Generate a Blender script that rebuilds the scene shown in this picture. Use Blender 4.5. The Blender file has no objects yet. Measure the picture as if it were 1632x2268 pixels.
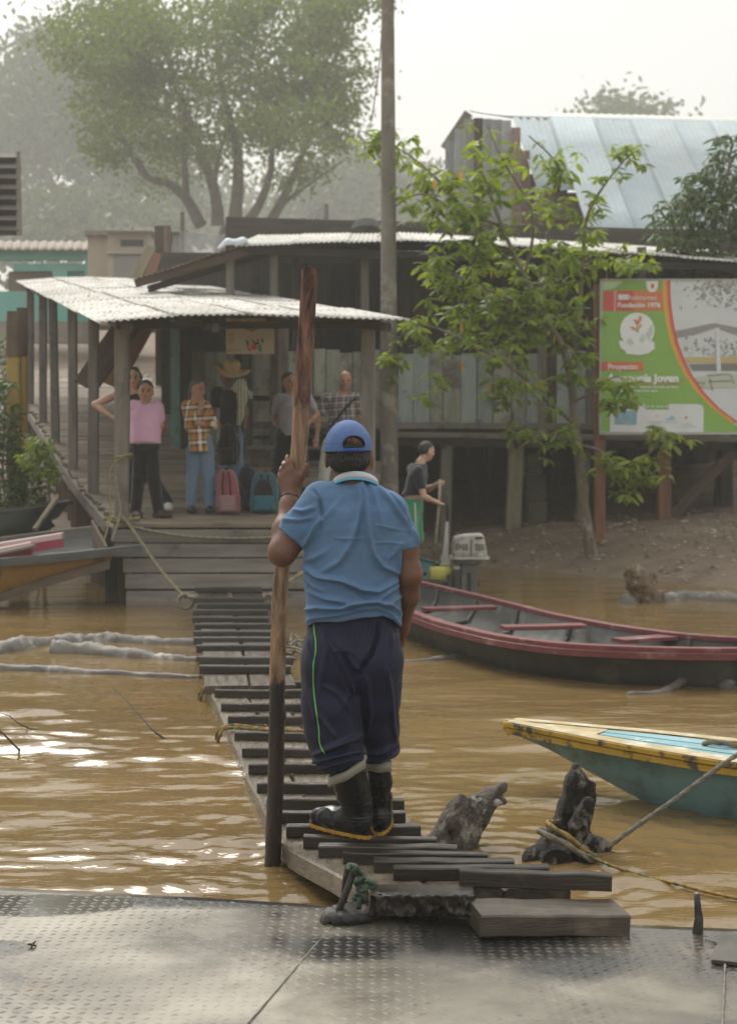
import bpy, bmesh, math, random
import numpy as np
import openvdb
from mathutils import Vector, Matrix, noise as mnoise

scene = bpy.context.scene
COL = scene.collection
# ---------------------------------------------------------------- camera
F_PX, W_PX, H_PX, HORIZON = 3465.0, 1632.0, 2268.0, 987.0      # focal length and frame in overview pixels
CAM_Z = 1.66
TH = math.atan((H_PX / 2 - HORIZON) / F_PX)                      # slight downward tilt
cam_data = bpy.data.cameras.new("camera")
cam = bpy.data.objects.new("camera", cam_data)
COL.objects.link(cam)
cam.location = (0, 0, CAM_Z)
cam.rotation_euler = (math.pi / 2 - TH, 0, 0)
cam_data.sensor_fit = 'VERTICAL'
cam_data.sensor_height = 36.0
cam_data.lens = F_PX * 36.0 / H_PX
cam_data.clip_start = 0.1
cam_data.clip_end = 2000
cam_data.dof.use_dof = True
cam_data.dof.focus_distance = 6.0
cam_data.dof.aperture_fstop = 4.4
scene.camera = cam
# ---------------------------------------------------------------- sky, sun, exposure
SUN_EL, SUN_AZ = math.radians(43), math.radians(-22)             # high, from the left and beyond (behind the mist)
world = bpy.data.worlds.new("World")
scene.world = world
world.use_nodes = True
nt = world.node_tree
nt.nodes.clear()
sky = nt.nodes.new('ShaderNodeTexSky')
sky.sky_type = 'NISHITA'
sky.sun_disc = False
sky.sun_elevation = SUN_EL
sky.sun_rotation = SUN_AZ
sky.dust_density = 6.0
sky.air_density = 1.0
hsv = nt.nodes.new('ShaderNodeHueSaturation')
hsv.inputs['Saturation'].default_value = 0.25
mixs = nt.nodes.new('ShaderNodeMix'); mixs.data_type = 'RGBA'
mixs.inputs['Factor'].default_value = 0.72                       # overcast veil over the clear sky
mixs.inputs['B'].default_value = (8.15, 8.22, 8.08, 1)
bg = nt.nodes.new('ShaderNodeBackground')
bg.inputs['Strength'].default_value = 0.113
wo = nt.nodes.new('ShaderNodeOutputWorld')
nt.links.new(sky.outputs[0], hsv.inputs['Color'])
nt.links.new(hsv.outputs[0], mixs.inputs['A'])
# an overcast sky is brighter towards the zenith
tcw = nt.nodes.new('ShaderNodeTexCoord'); sepw = nt.nodes.new('ShaderNodeSeparateXYZ'); nt.links.new(tcw.outputs['Generated'], sepw.inputs[0])
grd = nt.nodes.new('ShaderNodeMapRange'); grd.inputs['From Min'].default_value = 0.0; grd.inputs['From Max'].default_value = 1.0
grd.inputs['To Min'].default_value = 0.84; grd.inputs['To Max'].default_value = 1.85
nt.links.new(sepw.outputs['Z'], grd.inputs['Value'])
vm = nt.nodes.new('ShaderNodeVectorMath'); vm.operation = 'SCALE'
nt.links.new(mixs.outputs['Result'], vm.inputs[0]); nt.links.new(grd.outputs[0], vm.inputs['Scale'])
nt.links.new(vm.outputs[0], bg.inputs['Color'])
nt.links.new(bg.outputs[0], wo.inputs['Surface'])
sun_data = bpy.data.lights.new("sun", 'SUN')
sun_data.energy = 2.9
sun_data.angle = math.radians(28)
sun_data.color = (1.0, 0.94, 0.84)
sun = bpy.data.objects.new("sun", sun_data)
COL.objects.link(sun)
_d = Vector((math.sin(SUN_AZ) * math.cos(SUN_EL), math.cos(SUN_AZ) * math.cos(SUN_EL), math.sin(SUN_EL)))
sun.rotation_euler = _d.to_track_quat('Z', 'Y').to_euler()
vs = scene.view_settings
vs.view_transform = 'Standard'
vs.look = 'None'
vs.gamma = 1.0
vs.use_curve_mapping = False
vs.exposure = 0.0
cy = scene.cycles
cy.use_denoising = True
cy.denoiser = 'OPENIMAGEDENOISE'
cy.max_bounces = 7
cy.diffuse_bounces = 3
cy.glossy_bounces = 3
cy.transmission_bounces = 4
cy.transparent_max_bounces = 6
cy.volume_bounces = 1
cy.caustics_reflective = False
cy.caustics_refractive = False
cy.sample_clamp_indirect = 6.0

# ---------------------------------------------------------------- helpers: where a point of the picture stands at a given depth / height
def ray(x, y):
    a, b = (x - W_PX / 2), (H_PX / 2 - y)
    return Vector((a, F_PX * math.cos(TH) + b * math.sin(TH), b * math.cos(TH) - F_PX * math.sin(TH)))
def P(x, y, Y):
    d = ray(x, y); s = Y / d.y
    return Vector((d.x * s, Y, CAM_Z + d.z * s))
def G(x, y, z=0.0):
    d = ray(x, y); s = (z - CAM_Z) / d.z
    return Vector((d.x * s, d.y * s, z))
def XZ(x, y, Y):
    p = P(x, y, Y); return p.x, p.z

# ---------------------------------------------------------------- helpers: objects
def tag(o, label=None, cat=None, group=None, kind=None):
    if label: o['label'] = label
    if cat: o['category'] = cat
    if group: o['group'] = group
    if kind: o['kind'] = kind
    return o
def thing(name, loc, label, cat, group=None):
    o = bpy.data.objects.new(name, None)
    o.empty_display_size = 0.1
    COL.objects.link(o)
    o.location = loc
    return tag(o, label, cat, group)
def root_loc(p):
    v = Vector((0, 0, 0))
    while p is not None:
        v = v + p.location; p = p.parent
    return v
def link(name, me, mat=None, parent=None, loc=None, M=None):
    """link a mesh whose vertices are in world space (loc/M None) or local with a world matrix M"""
    o = bpy.data.objects.new(name, me)
    COL.objects.link(o)
    if mat is not None and len(me.materials) == 0:
        for m_ in (mat if isinstance(mat, (list, tuple)) else [mat]): me.materials.append(m_)
    if parent is not None: o.parent = parent
    if M is not None:
        base = root_loc(parent) if parent is not None else Vector((0, 0, 0))
        o.matrix_basis = Matrix.Translation(-base) @ M
    return o
def np_mesh(name, V, F, smooth=True):
    me = bpy.data.meshes.new(name)
    me.from_pydata([tuple(map(float, v)) for v in V], [], F if isinstance(F, list) else F.tolist())
    me.update()
    if smooth: me.polygons.foreach_set('use_smooth', [True] * len(me.polygons))
    return me
def world_obj(name, V, F, mat, parent=None, smooth=True, mats_idx=None, center=True):
    """vertices given in world space; the object's origin goes to the geometry's centre (or the parent's origin)"""
    V = np.asarray(V, dtype=float)
    c = V.mean(0) if center else np.zeros(3)
    base = np.array(root_loc(parent)) if parent is not None else np.zeros(3)
    me = np_mesh(name, V - c, F, smooth)
    o = bpy.data.objects.new(name, me)
    COL.objects.link(o)
    for m_ in (mat if isinstance(mat, (list, tuple)) else [mat]): me.materials.append(m_)
    if mats_idx is not None: me.polygons.foreach_set('material_index', mats_idx)
    if parent is not None: o.parent = parent
    o.location = c - base
    return o

class MB:
    """collects simple shapes (world space) into one mesh"""
    def __init__(s): s.V = []; s.F = []; s.I = []; s.n = 0
    def add(s, V, F, i=0):
        n = s.n
        s.V.extend([tuple(v) for v in V]); s.n += len(V)
        for f in F: s.F.append([k + n for k in f]); s.I.append(i)
        return s
    def box(s, a, b, i=0):
        x0, y0, z0 = a; x1, y1, z1 = b
        V = [(x0,y0,z0),(x1,y0,z0),(x1,y1,z0),(x0,y1,z0),(x0,y0,z1),(x1,y0,z1),(x1,y1,z1),(x0,y1,z1)]
        return s.add(V, [(0,3,2,1),(4,5,6,7),(0,1,5,4),(1,2,6,5),(2,3,7,6),(3,0,4,7)], i)
    def beam(s, p, q, w, t, up=(0,0,1), bev=0.15, seg=2, jit=0.0, rng=None, i=0):
        V, F = beam_geo(p, q, w, t, up, bev, seg, jit, rng); return s.add(V, F, i)
    def tube(s, pts, r, n=8, cap=True, i=0, **k):
        V, F = tube_geo(pts, r, n, cap, **k); return s.add(V, F, i)
    def quad(s, a, b, c, d, i=0): return s.add([a, b, c, d], [(0, 1, 2, 3)], i)
    def build(s, name, mat, parent=None, smooth=False):
        return world_obj(name, s.V, s.F, mat, parent, smooth, s.I if isinstance(mat, (list, tuple)) else None)

def beam_geo(p, q, w, t, up=(0,0,1), bev=0.15, seg=2, jit=0.0, rng=None):
    """timber from p to q: w across, t along 'up'; chamfered, a little uneven"""
    p = Vector(p); q = Vector(q); d = (q - p); L = d.length; d.normalize()
    u = Vector(up); u = (u - d * u.dot(d))
    if u.length < 1e-5: u = d.orthogonal()
    u.normalize(); s_ = d.cross(u)
    b = bev * min(w, t)
    hw, ht = w / 2, t / 2
    prof = [(-hw+b,-ht),(hw-b,-ht),(hw,-ht+b),(hw,ht-b),(hw-b,ht),(-hw+b,ht),(-hw,ht-b),(-hw,-ht+b)]
    V = []; F = []
    rng = rng or random
    for k in range(seg + 1):
        c = p + d * (L * k / seg)
        ox, oz = (rng.uniform(-jit, jit), rng.uniform(-jit, jit)) if jit else (0, 0)
        sc = 1 + (rng.uniform(-jit, jit) / max(w, t) if jit else 0)
        for (a, h) in prof: V.append(c + s_ * (a * sc + ox) + u * (h * sc + oz))
    for k in range(seg):
        for j in range(8):
            j2 = (j + 1) % 8
            F.append((k*8+j, k*8+j2, (k+1)*8+j2, (k+1)*8+j))
    F.append(tuple(range(7, -1, -1))); F.append(tuple(seg*8 + j for j in range(8)))
    return V, F
def plank(name, p, q, w, t, mat, parent, up=(0,0,1), bev=0.12, seg=2, jit=0.0, rng=None, mesh_cache=None):
    """one timber as an object of its own with its length along local X (so the grain runs along it)"""
    p = Vector(p); q = Vector(q); d = q - p; L = d.length
    V, F = beam_geo((-L/2,0,0), (L/2,0,0), w, t, (0,0,1), bev, seg, jit, rng)
    me = np_mesh(name, V, [list(f) for f in F], False)
    x = d.normalized(); u = Vector(up); u = u - x * u.dot(x)
    if u.length < 1e-5: u = x.orthogonal()
    u.normalize(); yv = u.cross(x)
    M = Matrix((x, yv, u)).transposed().to_4x4(); M.translation = (p + q) / 2
    return link(name, me, mat, parent, M=M)
def frames(pts):
    pts = [Vector(p) for p in pts]; T = []
    for i in range(len(pts)):
        a = pts[max(i-1, 0)]; b = pts[min(i+1, len(pts)-1)]
        T.append((b - a).normalized())
    n = T[0].orthogonal().normalized(); N = [n]
    for i in range(1, len(pts)):
        n = n - T[i] * n.dot(T[i]); n.normalize(); N.append(n)
    return pts, T, N
def tube_geo(pts, r, n=8, cap=True, lobes=0, twist=0.0, amp=0.0, rough=0.0, rng=None, flat=1.0):
    pts, T, N = frames(pts)
    m = len(pts)
    if not hasattr(r, '__len__'): r = [r] * m
    V = []; F = []; s = 0.0
    rng = rng or random
    for i in range(m):
        if i: s += (pts[i] - pts[i-1]).length
        B = T[i].cross(N[i])
        for j in range(n):
            a = 2 * math.pi * j / n
            rr = r[i]
            if lobes: rr *= 1 + amp * math.cos(lobes * a - twist * s)
            if rough: rr *= 1 + rng.uniform(-rough, rough)
            V.append(pts[i] + N[i] * (rr * math.cos(a)) + B * (rr * math.sin(a) * flat))
    for i in range(m - 1):
        for j in range(n):
            j2 = (j + 1) % n
            F.append((i*n+j, i*n+j2, (i+1)*n+j2, (i+1)*n+j))
    if cap:
        F.append(tuple(range(n-1, -1, -1))); F.append(tuple((m-1)*n + j for j in range(n)))
    return V, F
def spline(ctrl, n=8):
    """Catmull-Rom through control points"""
    c = [Vector(p) for p in ctrl]; out = []
    for i in range(len(c) - 1):
        p0 = c[max(i-1, 0)]; p1 = c[i]; p2 = c[i+1]; p3 = c[min(i+2, len(c)-1)]
        for k in range(n):
            t = k / n
            out.append(0.5 * ((2*p1) + (p2-p0)*t + (2*p0-5*p1+4*p2-p3)*t*t + (3*p1-p0-3*p2+p3)*t**3))
    out.append(c[-1]); return out
def rope_obj(name, ctrl, r, mat, parent=None, n=10, res=0.012):
    pts = spline(ctrl, 10)
    L = sum((pts[i+1]-pts[i]).length for i in range(len(pts)-1))
    k = max(8, min(420, int(L / res)))
    # resample evenly
    acc = [0.0]
    for i in range(len(pts)-1): acc.append(acc[-1] + (pts[i+1]-pts[i]).length)
    out = []; j = 0
    for i in range(k + 1):
        s = L * i / k
        while j < len(acc) - 2 and acc[j+1] < s: j += 1
        t = (s - acc[j]) / max(acc[j+1] - acc[j], 1e-9)
        out.append(pts[j].lerp(pts[j+1], min(max(t, 0), 1)))
    V, F = tube_geo(out, r, n, True, lobes=3, twist=2 * math.pi / (r * 7.5), amp=0.22)
    return world_obj(name, V, [list(f) for f in F], mat, parent, True)
def copy_tree(o, parent=None):
    c = o.copy(); COL.objects.link(c); c.parent = parent
    for ch in list(o.children): copy_tree(ch, c)
    return c

# ---------------------------------------------------------------- helpers: materials
def mk(name):
    m = bpy.data.materials.new(name); m.use_nodes = True
    n = m.node_tree; n.nodes.clear()
    out = n.nodes.new('ShaderNodeOutputMaterial'); b = n.nodes.new('ShaderNodeBsdfPrincipled')
    n.links.new(b.outputs[0], out.inputs['Surface'])
    return m, n, b
def C4(c): return (c[0], c[1], c[2], 1.0)
def srgb(r, g, b):
    f = lambda v: ((v/255) / 12.92) if v <= 10 else (((v/255) + 0.055) / 1.055) ** 2.4
    return (f(r), f(g), f(b))
def node(n, t, **k):
    x = n.nodes.new(t)
    for a, v in k.items():
        if a.startswith('in_'):
            key = a[3:]; x.inputs[int(key) if key.isdigit() else key.replace('_', ' ')].default_value = v
        else: setattr(x, a, v)
    return x
def coords(n, kind='Object', scale=(1,1,1), rnd=True):
    tc = node(n, 'ShaderNodeTexCoord')
    if kind != 'World': src = tc.outputs[kind]
    else:
        src = node(n, 'ShaderNodeNewGeometry').outputs['Position']
    mp = node(n, 'ShaderNodeMapping'); mp.inputs['Scale'].default_value = scale
    n.links.new(src, mp.inputs['Vector'])
    if rnd and kind != 'World':
        oi = node(n, 'ShaderNodeObjectInfo')
        mul = node(n, 'ShaderNodeMath', operation='MULTIPLY', in_1=37.0)
        n.links.new(oi.outputs['Random'], mul.inputs[0])
        cb = node(n, 'ShaderNodeCombineXYZ')
        for k in range(3): n.links.new(mul.outputs[0], cb.inputs[k])
        n.links.new(cb.outputs[0], mp.inputs['Location'])
    return mp.outputs[0]
def noise_(n, vec, scale, detail=4, rough=0.6, dist=0.0):
    t = node(n, 'ShaderNodeTexNoise'); t.inputs['Scale'].default_value = scale
    t.inputs['Detail'].default_value = detail; t.inputs['Roughness'].default_value = rough
    t.inputs['Distortion'].default_value = dist
    n.links.new(vec, t.inputs['Vector']); return t.outputs['Fac']
def ramp_(n, fac, stops):
    r = node(n, 'ShaderNodeValToRGB'); e = r.color_ramp.elements
    while len(e) > 1: e.remove(e[-1])
    e[0].position, e[0].color = stops[0][0], C4(stops[0][1])
    for p, c in stops[1:]:
        x = e.new(p); x.color = C4(c)
    n.links.new(fac, r.inputs['Fac']); return r.outputs['Color']
def mix_(n, fac, a, b, blend='MIX'):
    m = node(n, 'ShaderNodeMix', data_type='RGBA', blend_type=blend)
    if isinstance(fac, (int, float)): m.inputs['Factor'].default_value = fac
    else: n.links.new(fac, m.inputs['Factor'])
    for k, v in (('A', a), ('B', b)):
        if isinstance(v, tuple): m.inputs[k].default_value = C4(v)
        else: n.links.new(v, m.inputs[k])
    return m.outputs['Result']
def step_(n, fac, lo, hi):
    m = node(n, 'ShaderNodeMapRange'); m.inputs['From Min'].default_value = lo; m.inputs['From Max'].default_value = hi
    n.links.new(fac, m.inputs['Value']); return m.outputs[0]
def M(name, c1, c2=None, scale=4.0, rough=0.8, bump=0.2, bscale=None, stretch=(1,1,1), metal=0.0, spec=0.4,
      c3=None, c3scale=1.5, c3lo=0.55, c3hi=0.7, coord='Object', rvar=0.12, vary=0.25, detail=5, bdist=0.01, rough2=None, sheen=0.0):
    """general surface: two-tone noise, an optional third colour in patches (wear, dirt), bump, per-object variation"""
    m, n, b = mk(name)
    c2 = c2 or tuple(min(1, v * 1.35) for v in c1)
    v = coords(n, coord, stretch)
    f = noise_(n, v, scale, detail, 0.65, 0.3)
    col = ramp_(n, f, [(0.3, c1), (0.7, c2)])
    if c3 is not None:
        v3 = coords(n, coord, (1,1,1))
        f3 = noise_(n, v3, c3scale, 6, 0.7)
        k3 = step_(n, f3, c3lo, c3hi)
        col = mix_(n, k3, col, c3)
        if rough2 is not None:
            rr = node(n, 'ShaderNodeMapRange'); rr.inputs['To Min'].default_value = rough; rr.inputs['To Max'].default_value = rough2
            n.links.new(k3, rr.inputs['Value']); n.links.new(rr.outputs[0], b.inputs['Roughness'])
    if vary:
        oi = node(n, 'ShaderNodeObjectInfo')
        mr = node(n, 'ShaderNodeMapRange'); mr.inputs['To Min'].default_value = 1 - vary; mr.inputs['To Max'].default_value = 1 + vary
        n.links.new(oi.outputs['Random'], mr.inputs['Value'])
        hs = node(n, 'ShaderNodeHueSaturation'); n.links.new(mr.outputs[0], hs.inputs['Value']); n.links.new(col, hs.inputs['Color'])
        col = hs.outputs[0]
    n.links.new(col, b.inputs['Base Color'])
    if not (c3 is not None and rough2 is not None):
        f2 = noise_(n, v, scale * 2.3, 3)
        rr = node(n, 'ShaderNodeMapRange'); rr.inputs['To Min'].default_value = max(rough - rvar, 0.02); rr.inputs['To Max'].default_value = min(rough + rvar, 1)
        n.links.new(f2, rr.inputs['Value']); n.links.new(rr.outputs[0], b.inputs['Roughness'])
    b.inputs['Metallic'].default_value = metal
    b.inputs['Specular IOR Level'].default_value = spec
    if sheen: b.inputs['Sheen Weight'].default_value = sheen
    if bump:
        fb = noise_(n, v, bscale or scale * 3, 6, 0.7)
        bp = node(n, 'ShaderNodeBump'); bp.inputs['Strength'].default_value = bump; bp.inputs['Distance'].default_value = bdist
        n.links.new(fb, bp.inputs['Height']); n.links.new(bp.outputs[0], b.inputs['Normal'])
    return m
def wood(name, c1, c2, c3=None, rough=0.8, bump=0.5, wet=None, **k):
    """grain along local X"""
    return M(name, c1, c2, scale=k.pop('scale', 6.0), stretch=k.pop('stretch', (0.18, 1.6, 1.6)), rough=rough, bump=bump, bscale=k.pop('bscale', 16.0), c3=c3, **k)

# ---------------------------------------------------------------- helpers: signed-distance modelling (bodies, clothes, stumps)
class Sdf:
    def __init__(s, lo, hi, h):
        lo = np.array(lo, float); hi = np.array(hi, float); lo, hi = np.minimum(lo, hi), np.maximum(lo, hi)
        s.lo = lo; s.h = h
        s.n = np.ceil((hi - s.lo) / h).astype(int) + 1
        s.A = np.full(s.n, 0.12, np.float32)
        s.ax = [s.lo[k] + h * np.arange(s.n[k]) for k in range(3)]
    def sl(s, lo, hi):
        a = np.clip(np.floor((np.array(lo) - s.lo) / s.h).astype(int), 0, s.n)
        b = np.clip(np.ceil((np.array(hi) - s.lo) / s.h).astype(int) + 1, 0, s.n)
        S = tuple(slice(int(a[k]), int(b[k])) for k in range(3))
        X, Y, Z = np.meshgrid(*[s.ax[k][S[k]] for k in range(3)], indexing='ij', copy=False)
        return S, X, Y, Z
    def comb(s, S, d, k, op='u'):
        a = s.A[S]
        if a.size == 0: return
        d = d.astype(np.float32)
        if op == 'u':
            h = np.maximum(k - np.abs(a - d), 0) / max(k, 1e-6)
            s.A[S] = np.minimum(a, d) - h * h * k * 0.25
        elif op == 's':
            d = -d; h = np.maximum(k - np.abs(a - d), 0) / max(k, 1e-6)
            s.A[S] = np.maximum(a, d) + h * h * k * 0.25
        elif op == 'i': s.A[S] = np.maximum(a, d)
    def cone(s, p, q, r1, r2, k=0.02, op='u', squash=None):
        """round cone from p (r1) to q (r2); squash = (axis index, factor) flattens the section"""
        p = np.array(p, float); q = np.array(q, float)
        m = max(r1, r2) * (1 if squash is None else max(1, 1 / squash[1] if squash[1] > 0 else 1)) + k + 4 * s.h
        S, X, Y, Z = s.sl(np.minimum(p, q) - m, np.maximum(p, q) + m)
        D = [X - p[0], Y - p[1], Z - p[2]]; b = q - p
        t = np.clip((D[0]*b[0] + D[1]*b[1] + D[2]*b[2]) / max((b*b).sum(), 1e-9), 0, 1)
        E = [D[i] - t * b[i] for i in range(3)]
        if squash is not None: E[squash[0]] = E[squash[0]] / squash[1]
        d = np.sqrt(E[0]**2 + E[1]**2 + E[2]**2) - (r1 + (r2 - r1) * t)
        if squash is not None: d = d * min(1.0, squash[1])
        s.comb(S, d, k, op)
    def chain(s, pts, rs, k=0.02, op='u', squash=None):
        for i in range(len(pts) - 1): s.cone(pts[i], pts[i+1], rs[i], rs[i+1], k, op, squash)
    def ell(s, c, r, k=0.02, op='u', R=None):
        c = np.array(c, float); r = np.array(r, float); m = max(r) + k + 4 * s.h
        S, X, Y, Z = s.sl(c - m, c + m)
        D = np.stack([X - c[0], Y - c[1], Z - c[2]], -1)
        if R is not None: D = D @ np.array(R)
        k0 = np.sqrt(((D / r) ** 2).sum(-1)); k1 = np.sqrt(((D / (r*r)) ** 2).sum(-1))
        d = k0 * (k0 - 1) / np.maximum(k1, 1e-6)
        s.comb(S, d, k, op)
    def plane(s, p, nrm, op='i', lo=None, hi=None):
        """keeps the side the normal points away from (op i)"""
        S, X, Y, Z = s.sl(s.lo if lo is None else lo, (s.lo + s.h * s.n) if hi is None else hi)
        nrm = np.array(nrm, float); nrm /= np.linalg.norm(nrm)
        d = (X - p[0]) * nrm[0] + (Y - p[1]) * nrm[1] + (Z - p[2]) * nrm[2]
        s.comb(S, d, 0.004, op)
    def grid(s):
        return np.meshgrid(*s.ax, indexing='ij', copy=False)
    def mesh(s):
        g = openvdb.FloatGrid(0.12)
        g.copyFromArray(np.ascontiguousarray(s.A))
        pts, tris, quads = g.convertToPolygons(0.0, 0.0)
        V = np.array(pts, float) * s.h + s.lo
        F = [list(map(int, f))[::-1] for f in quads] + [list(map(int, f))[::-1] for f in tris]
        return V, F
    def obj(s, name, mat, parent=None, smooth_it=1, disp=None, keep_largest=True):
        V, F = s.mesh()
        V = relax(V, F, smooth_it)
        if disp is not None: V = disp(V)
        # orientation check by volume
        a = np.array([f[:3] for f in F]); p0, p1, p2 = V[a[:,0]], V[a[:,1]], V[a[:,2]]
        if (np.cross(p0, p1) * p2).sum() < 0: F = [f[::-1] for f in F]
        return world_obj(name, V, F, mat, parent, True)
def relax(V, F, it):
    if it <= 0: return V
    E = []
    for f in F:
        for i in range(len(f)): E.append((f[i], f[(i+1) % len(f)]))
    E = np.array(E); deg = np.bincount(E[:,0], minlength=len(V)) + np.bincount(E[:,1], minlength=len(V))
    for _ in range(it):
        S = np.zeros_like(V)
        for k in range(3):
            S[:,k] = np.bincount(E[:,0], V[E[:,1],k], len(V)) + np.bincount(E[:,1], V[E[:,0],k], len(V))
        V = 0.5 * V + 0.5 * S / np.maximum(deg, 1)[:,None]
    return V
def vnoise(P_, scale, seed=0, octaves=3):
    """cheap smooth pseudo-noise from summed sines, array in, array out"""
    r = np.random.RandomState(seed); out = np.zeros(P_.shape[:-1]); a = 1.0; f = scale
    for o in range(octaves):
        for _ in range(4):
            d = r.normal(size=3); d /= np.linalg.norm(d)
            out += a * np.sin(f * (P_ @ d) * 2 * math.pi + r.uniform(0, 6.28) + 1.3 * np.sin(f * 0.7 * (P_ @ np.roll(d, 1)) * 6.28 + r.uniform(0, 6.28)))
        a *= 0.55; f *= 1.9
    return out / 4.0
# ================================================================= materials
MAT = {}
MAT['deck_wood'] = wood('deck_wood', (0.12, 0.095, 0.066), (0.24, 0.195, 0.14), c3=(0.07, 0.06, 0.045), c3scale=2.0, c3lo=0.5, c3hi=0.75, vary=0.22)
MAT['grey_wood'] = wood('grey_wood', (0.11, 0.10, 0.085), (0.22, 0.20, 0.17), c3=(0.06, 0.055, 0.045), c3scale=1.6, vary=0.2)
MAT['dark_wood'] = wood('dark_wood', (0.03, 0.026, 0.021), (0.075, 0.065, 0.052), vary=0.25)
MAT['brown_wood'] = wood('brown_wood', (0.07, 0.05, 0.035), (0.13, 0.095, 0.066), vary=0.25)
MAT['red_wood'] = wood('red_wood', (0.16, 0.075, 0.045), (0.26, 0.13, 0.08), vary=0.15)
MAT['wet_wood'] = wood('wet_wood', (0.016, 0.0125, 0.009), (0.048, 0.037, 0.027), rough=0.22, rvar=0.12, bump=0.7, c3=(0.06, 0.05, 0.038), c3scale=7.0, c3lo=0.6, c3hi=0.72, vary=0.3, spec=0.38)
MAT['wet_plank'] = wood('wet_plank', (0.036, 0.028, 0.020), (0.085, 0.068, 0.049), rough=0.34, rvar=0.2, bump=0.6, c3=(0.13, 0.108, 0.078), c3scale=5.0, c3lo=0.52, c3hi=0.7, vary=0.2, spec=0.4)
MAT['beam_wood'] = wood('beam_wood', (0.2, 0.17, 0.115), (0.36, 0.31, 0.22), rough=0.6, bump=0.6, c3=(0.1, 0.085, 0.06), c3scale=5.0, c3lo=0.5, c3hi=0.65, vary=0.1)
MAT['pale_board'] = wood('pale_board', (0.27, 0.28, 0.23), (0.42, 0.43, 0.36), c3=(0.16, 0.14, 0.11), c3scale=2.4, c3lo=0.5, c3hi=0.66, vary=0.18, bump=0.3)
MAT['blue_board'] = wood('blue_board', (0.26, 0.31, 0.31), (0.38, 0.42, 0.40), c3=(0.12, 0.22, 0.31), c3scale=3.0, c3lo=0.55, c3hi=0.66, vary=0.15, bump=0.3)
MAT['old_tin'] = M('old_tin', (0.44, 0.43, 0.395), (0.62, 0.61, 0.565), scale=3.0, rough=0.8, rough2=0.9, c3=(0.17, 0.14, 0.105), c3scale=6.5, c3lo=0.53, c3hi=0.64, metal=0.0, spec=0.2, bump=0.08, vary=0.12)
MAT['blue_tin'] = M('blue_tin', (0.33, 0.39, 0.415), (0.42, 0.48, 0.50), scale=0.8, rough=0.85, spec=0.15, c3=(0.33, 0.345, 0.34), c3scale=0.7, c3lo=0.5, c3hi=0.8, metal=0.0, bump=0.05, vary=0.08)
MAT['grey_tin'] = M('grey_tin', (0.24, 0.25, 0.24), (0.36, 0.37, 0.36), scale=1.0, rough=0.55, c3=(0.2, 0.16, 0.13), c3scale=1.0, metal=0.1, bump=0.05, vary=0.15)
MAT['concrete'] = M('concrete', (0.115, 0.104, 0.085), (0.22, 0.20, 0.165), scale=2.2, stretch=(1, 1, 0.5), rough=0.9, bump=0.4, c3=(0.28, 0.265, 0.23), c3scale=3.4, c3lo=0.54, c3hi=0.64, vary=0.0, coord='World')
MAT['mud'] = M('mud', (0.12, 0.086, 0.06), (0.25, 0.188, 0.132), scale=1.1, rough=0.8, bump=0.9, bscale=7.0, bdist=0.06, c3=(0.23, 0.175, 0.125), c3scale=2.5, c3lo=0.5, c3hi=0.7, vary=0, coord='World', detail=8)
MAT['rope'] = M('rope', (0.15, 0.135, 0.088), (0.28, 0.255, 0.17), scale=30, rough=0.9, bump=0.3, vary=0.1)
MAT['rope_dark'] = M('rope_dark', (0.09, 0.085, 0.065), (0.19, 0.175, 0.135), scale=40, rough=0.85, bump=0.5, c3=(0.30, 0.17, 0.04), c3scale=14, c3lo=0.55, c3hi=0.65, vary=0.1)
MAT['rope_yellow'] = M('rope_yellow', (0.20, 0.115, 0.025), (0.34, 0.21, 0.045), scale=40, rough=0.8, bump=0.5, c3=(0.04, 0.09, 0.06), c3scale=30, c3lo=0.5, c3hi=0.58, vary=0.1)
MAT['rope_green'] = M('rope_green', (0.015, 0.03, 0.02), (0.06, 0.10, 0.06), scale=60, rough=0.6, bump=0.5, c3=(0.30, 0.34, 0.16), c3scale=60, c3lo=0.62, c3hi=0.7, vary=0.1)
MAT['iron'] = M('iron', (0.018, 0.016, 0.015), (0.05, 0.044, 0.04), scale=14, rough=0.45, metal=0.15, bump=0.5, c3=(0.16, 0.12, 0.095), c3scale=10, vary=0.1)
MAT['driftwood'] = M('driftwood', (0.055, 0.048, 0.039), (0.17, 0.155, 0.13), scale=5, stretch=(0.3, 1.5, 1.5), rough=0.6, bump=0.8, bscale=14, c3=(0.30, 0.28, 0.25), c3scale=5, c3lo=0.54, c3hi=0.64, vary=0.15)

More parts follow.
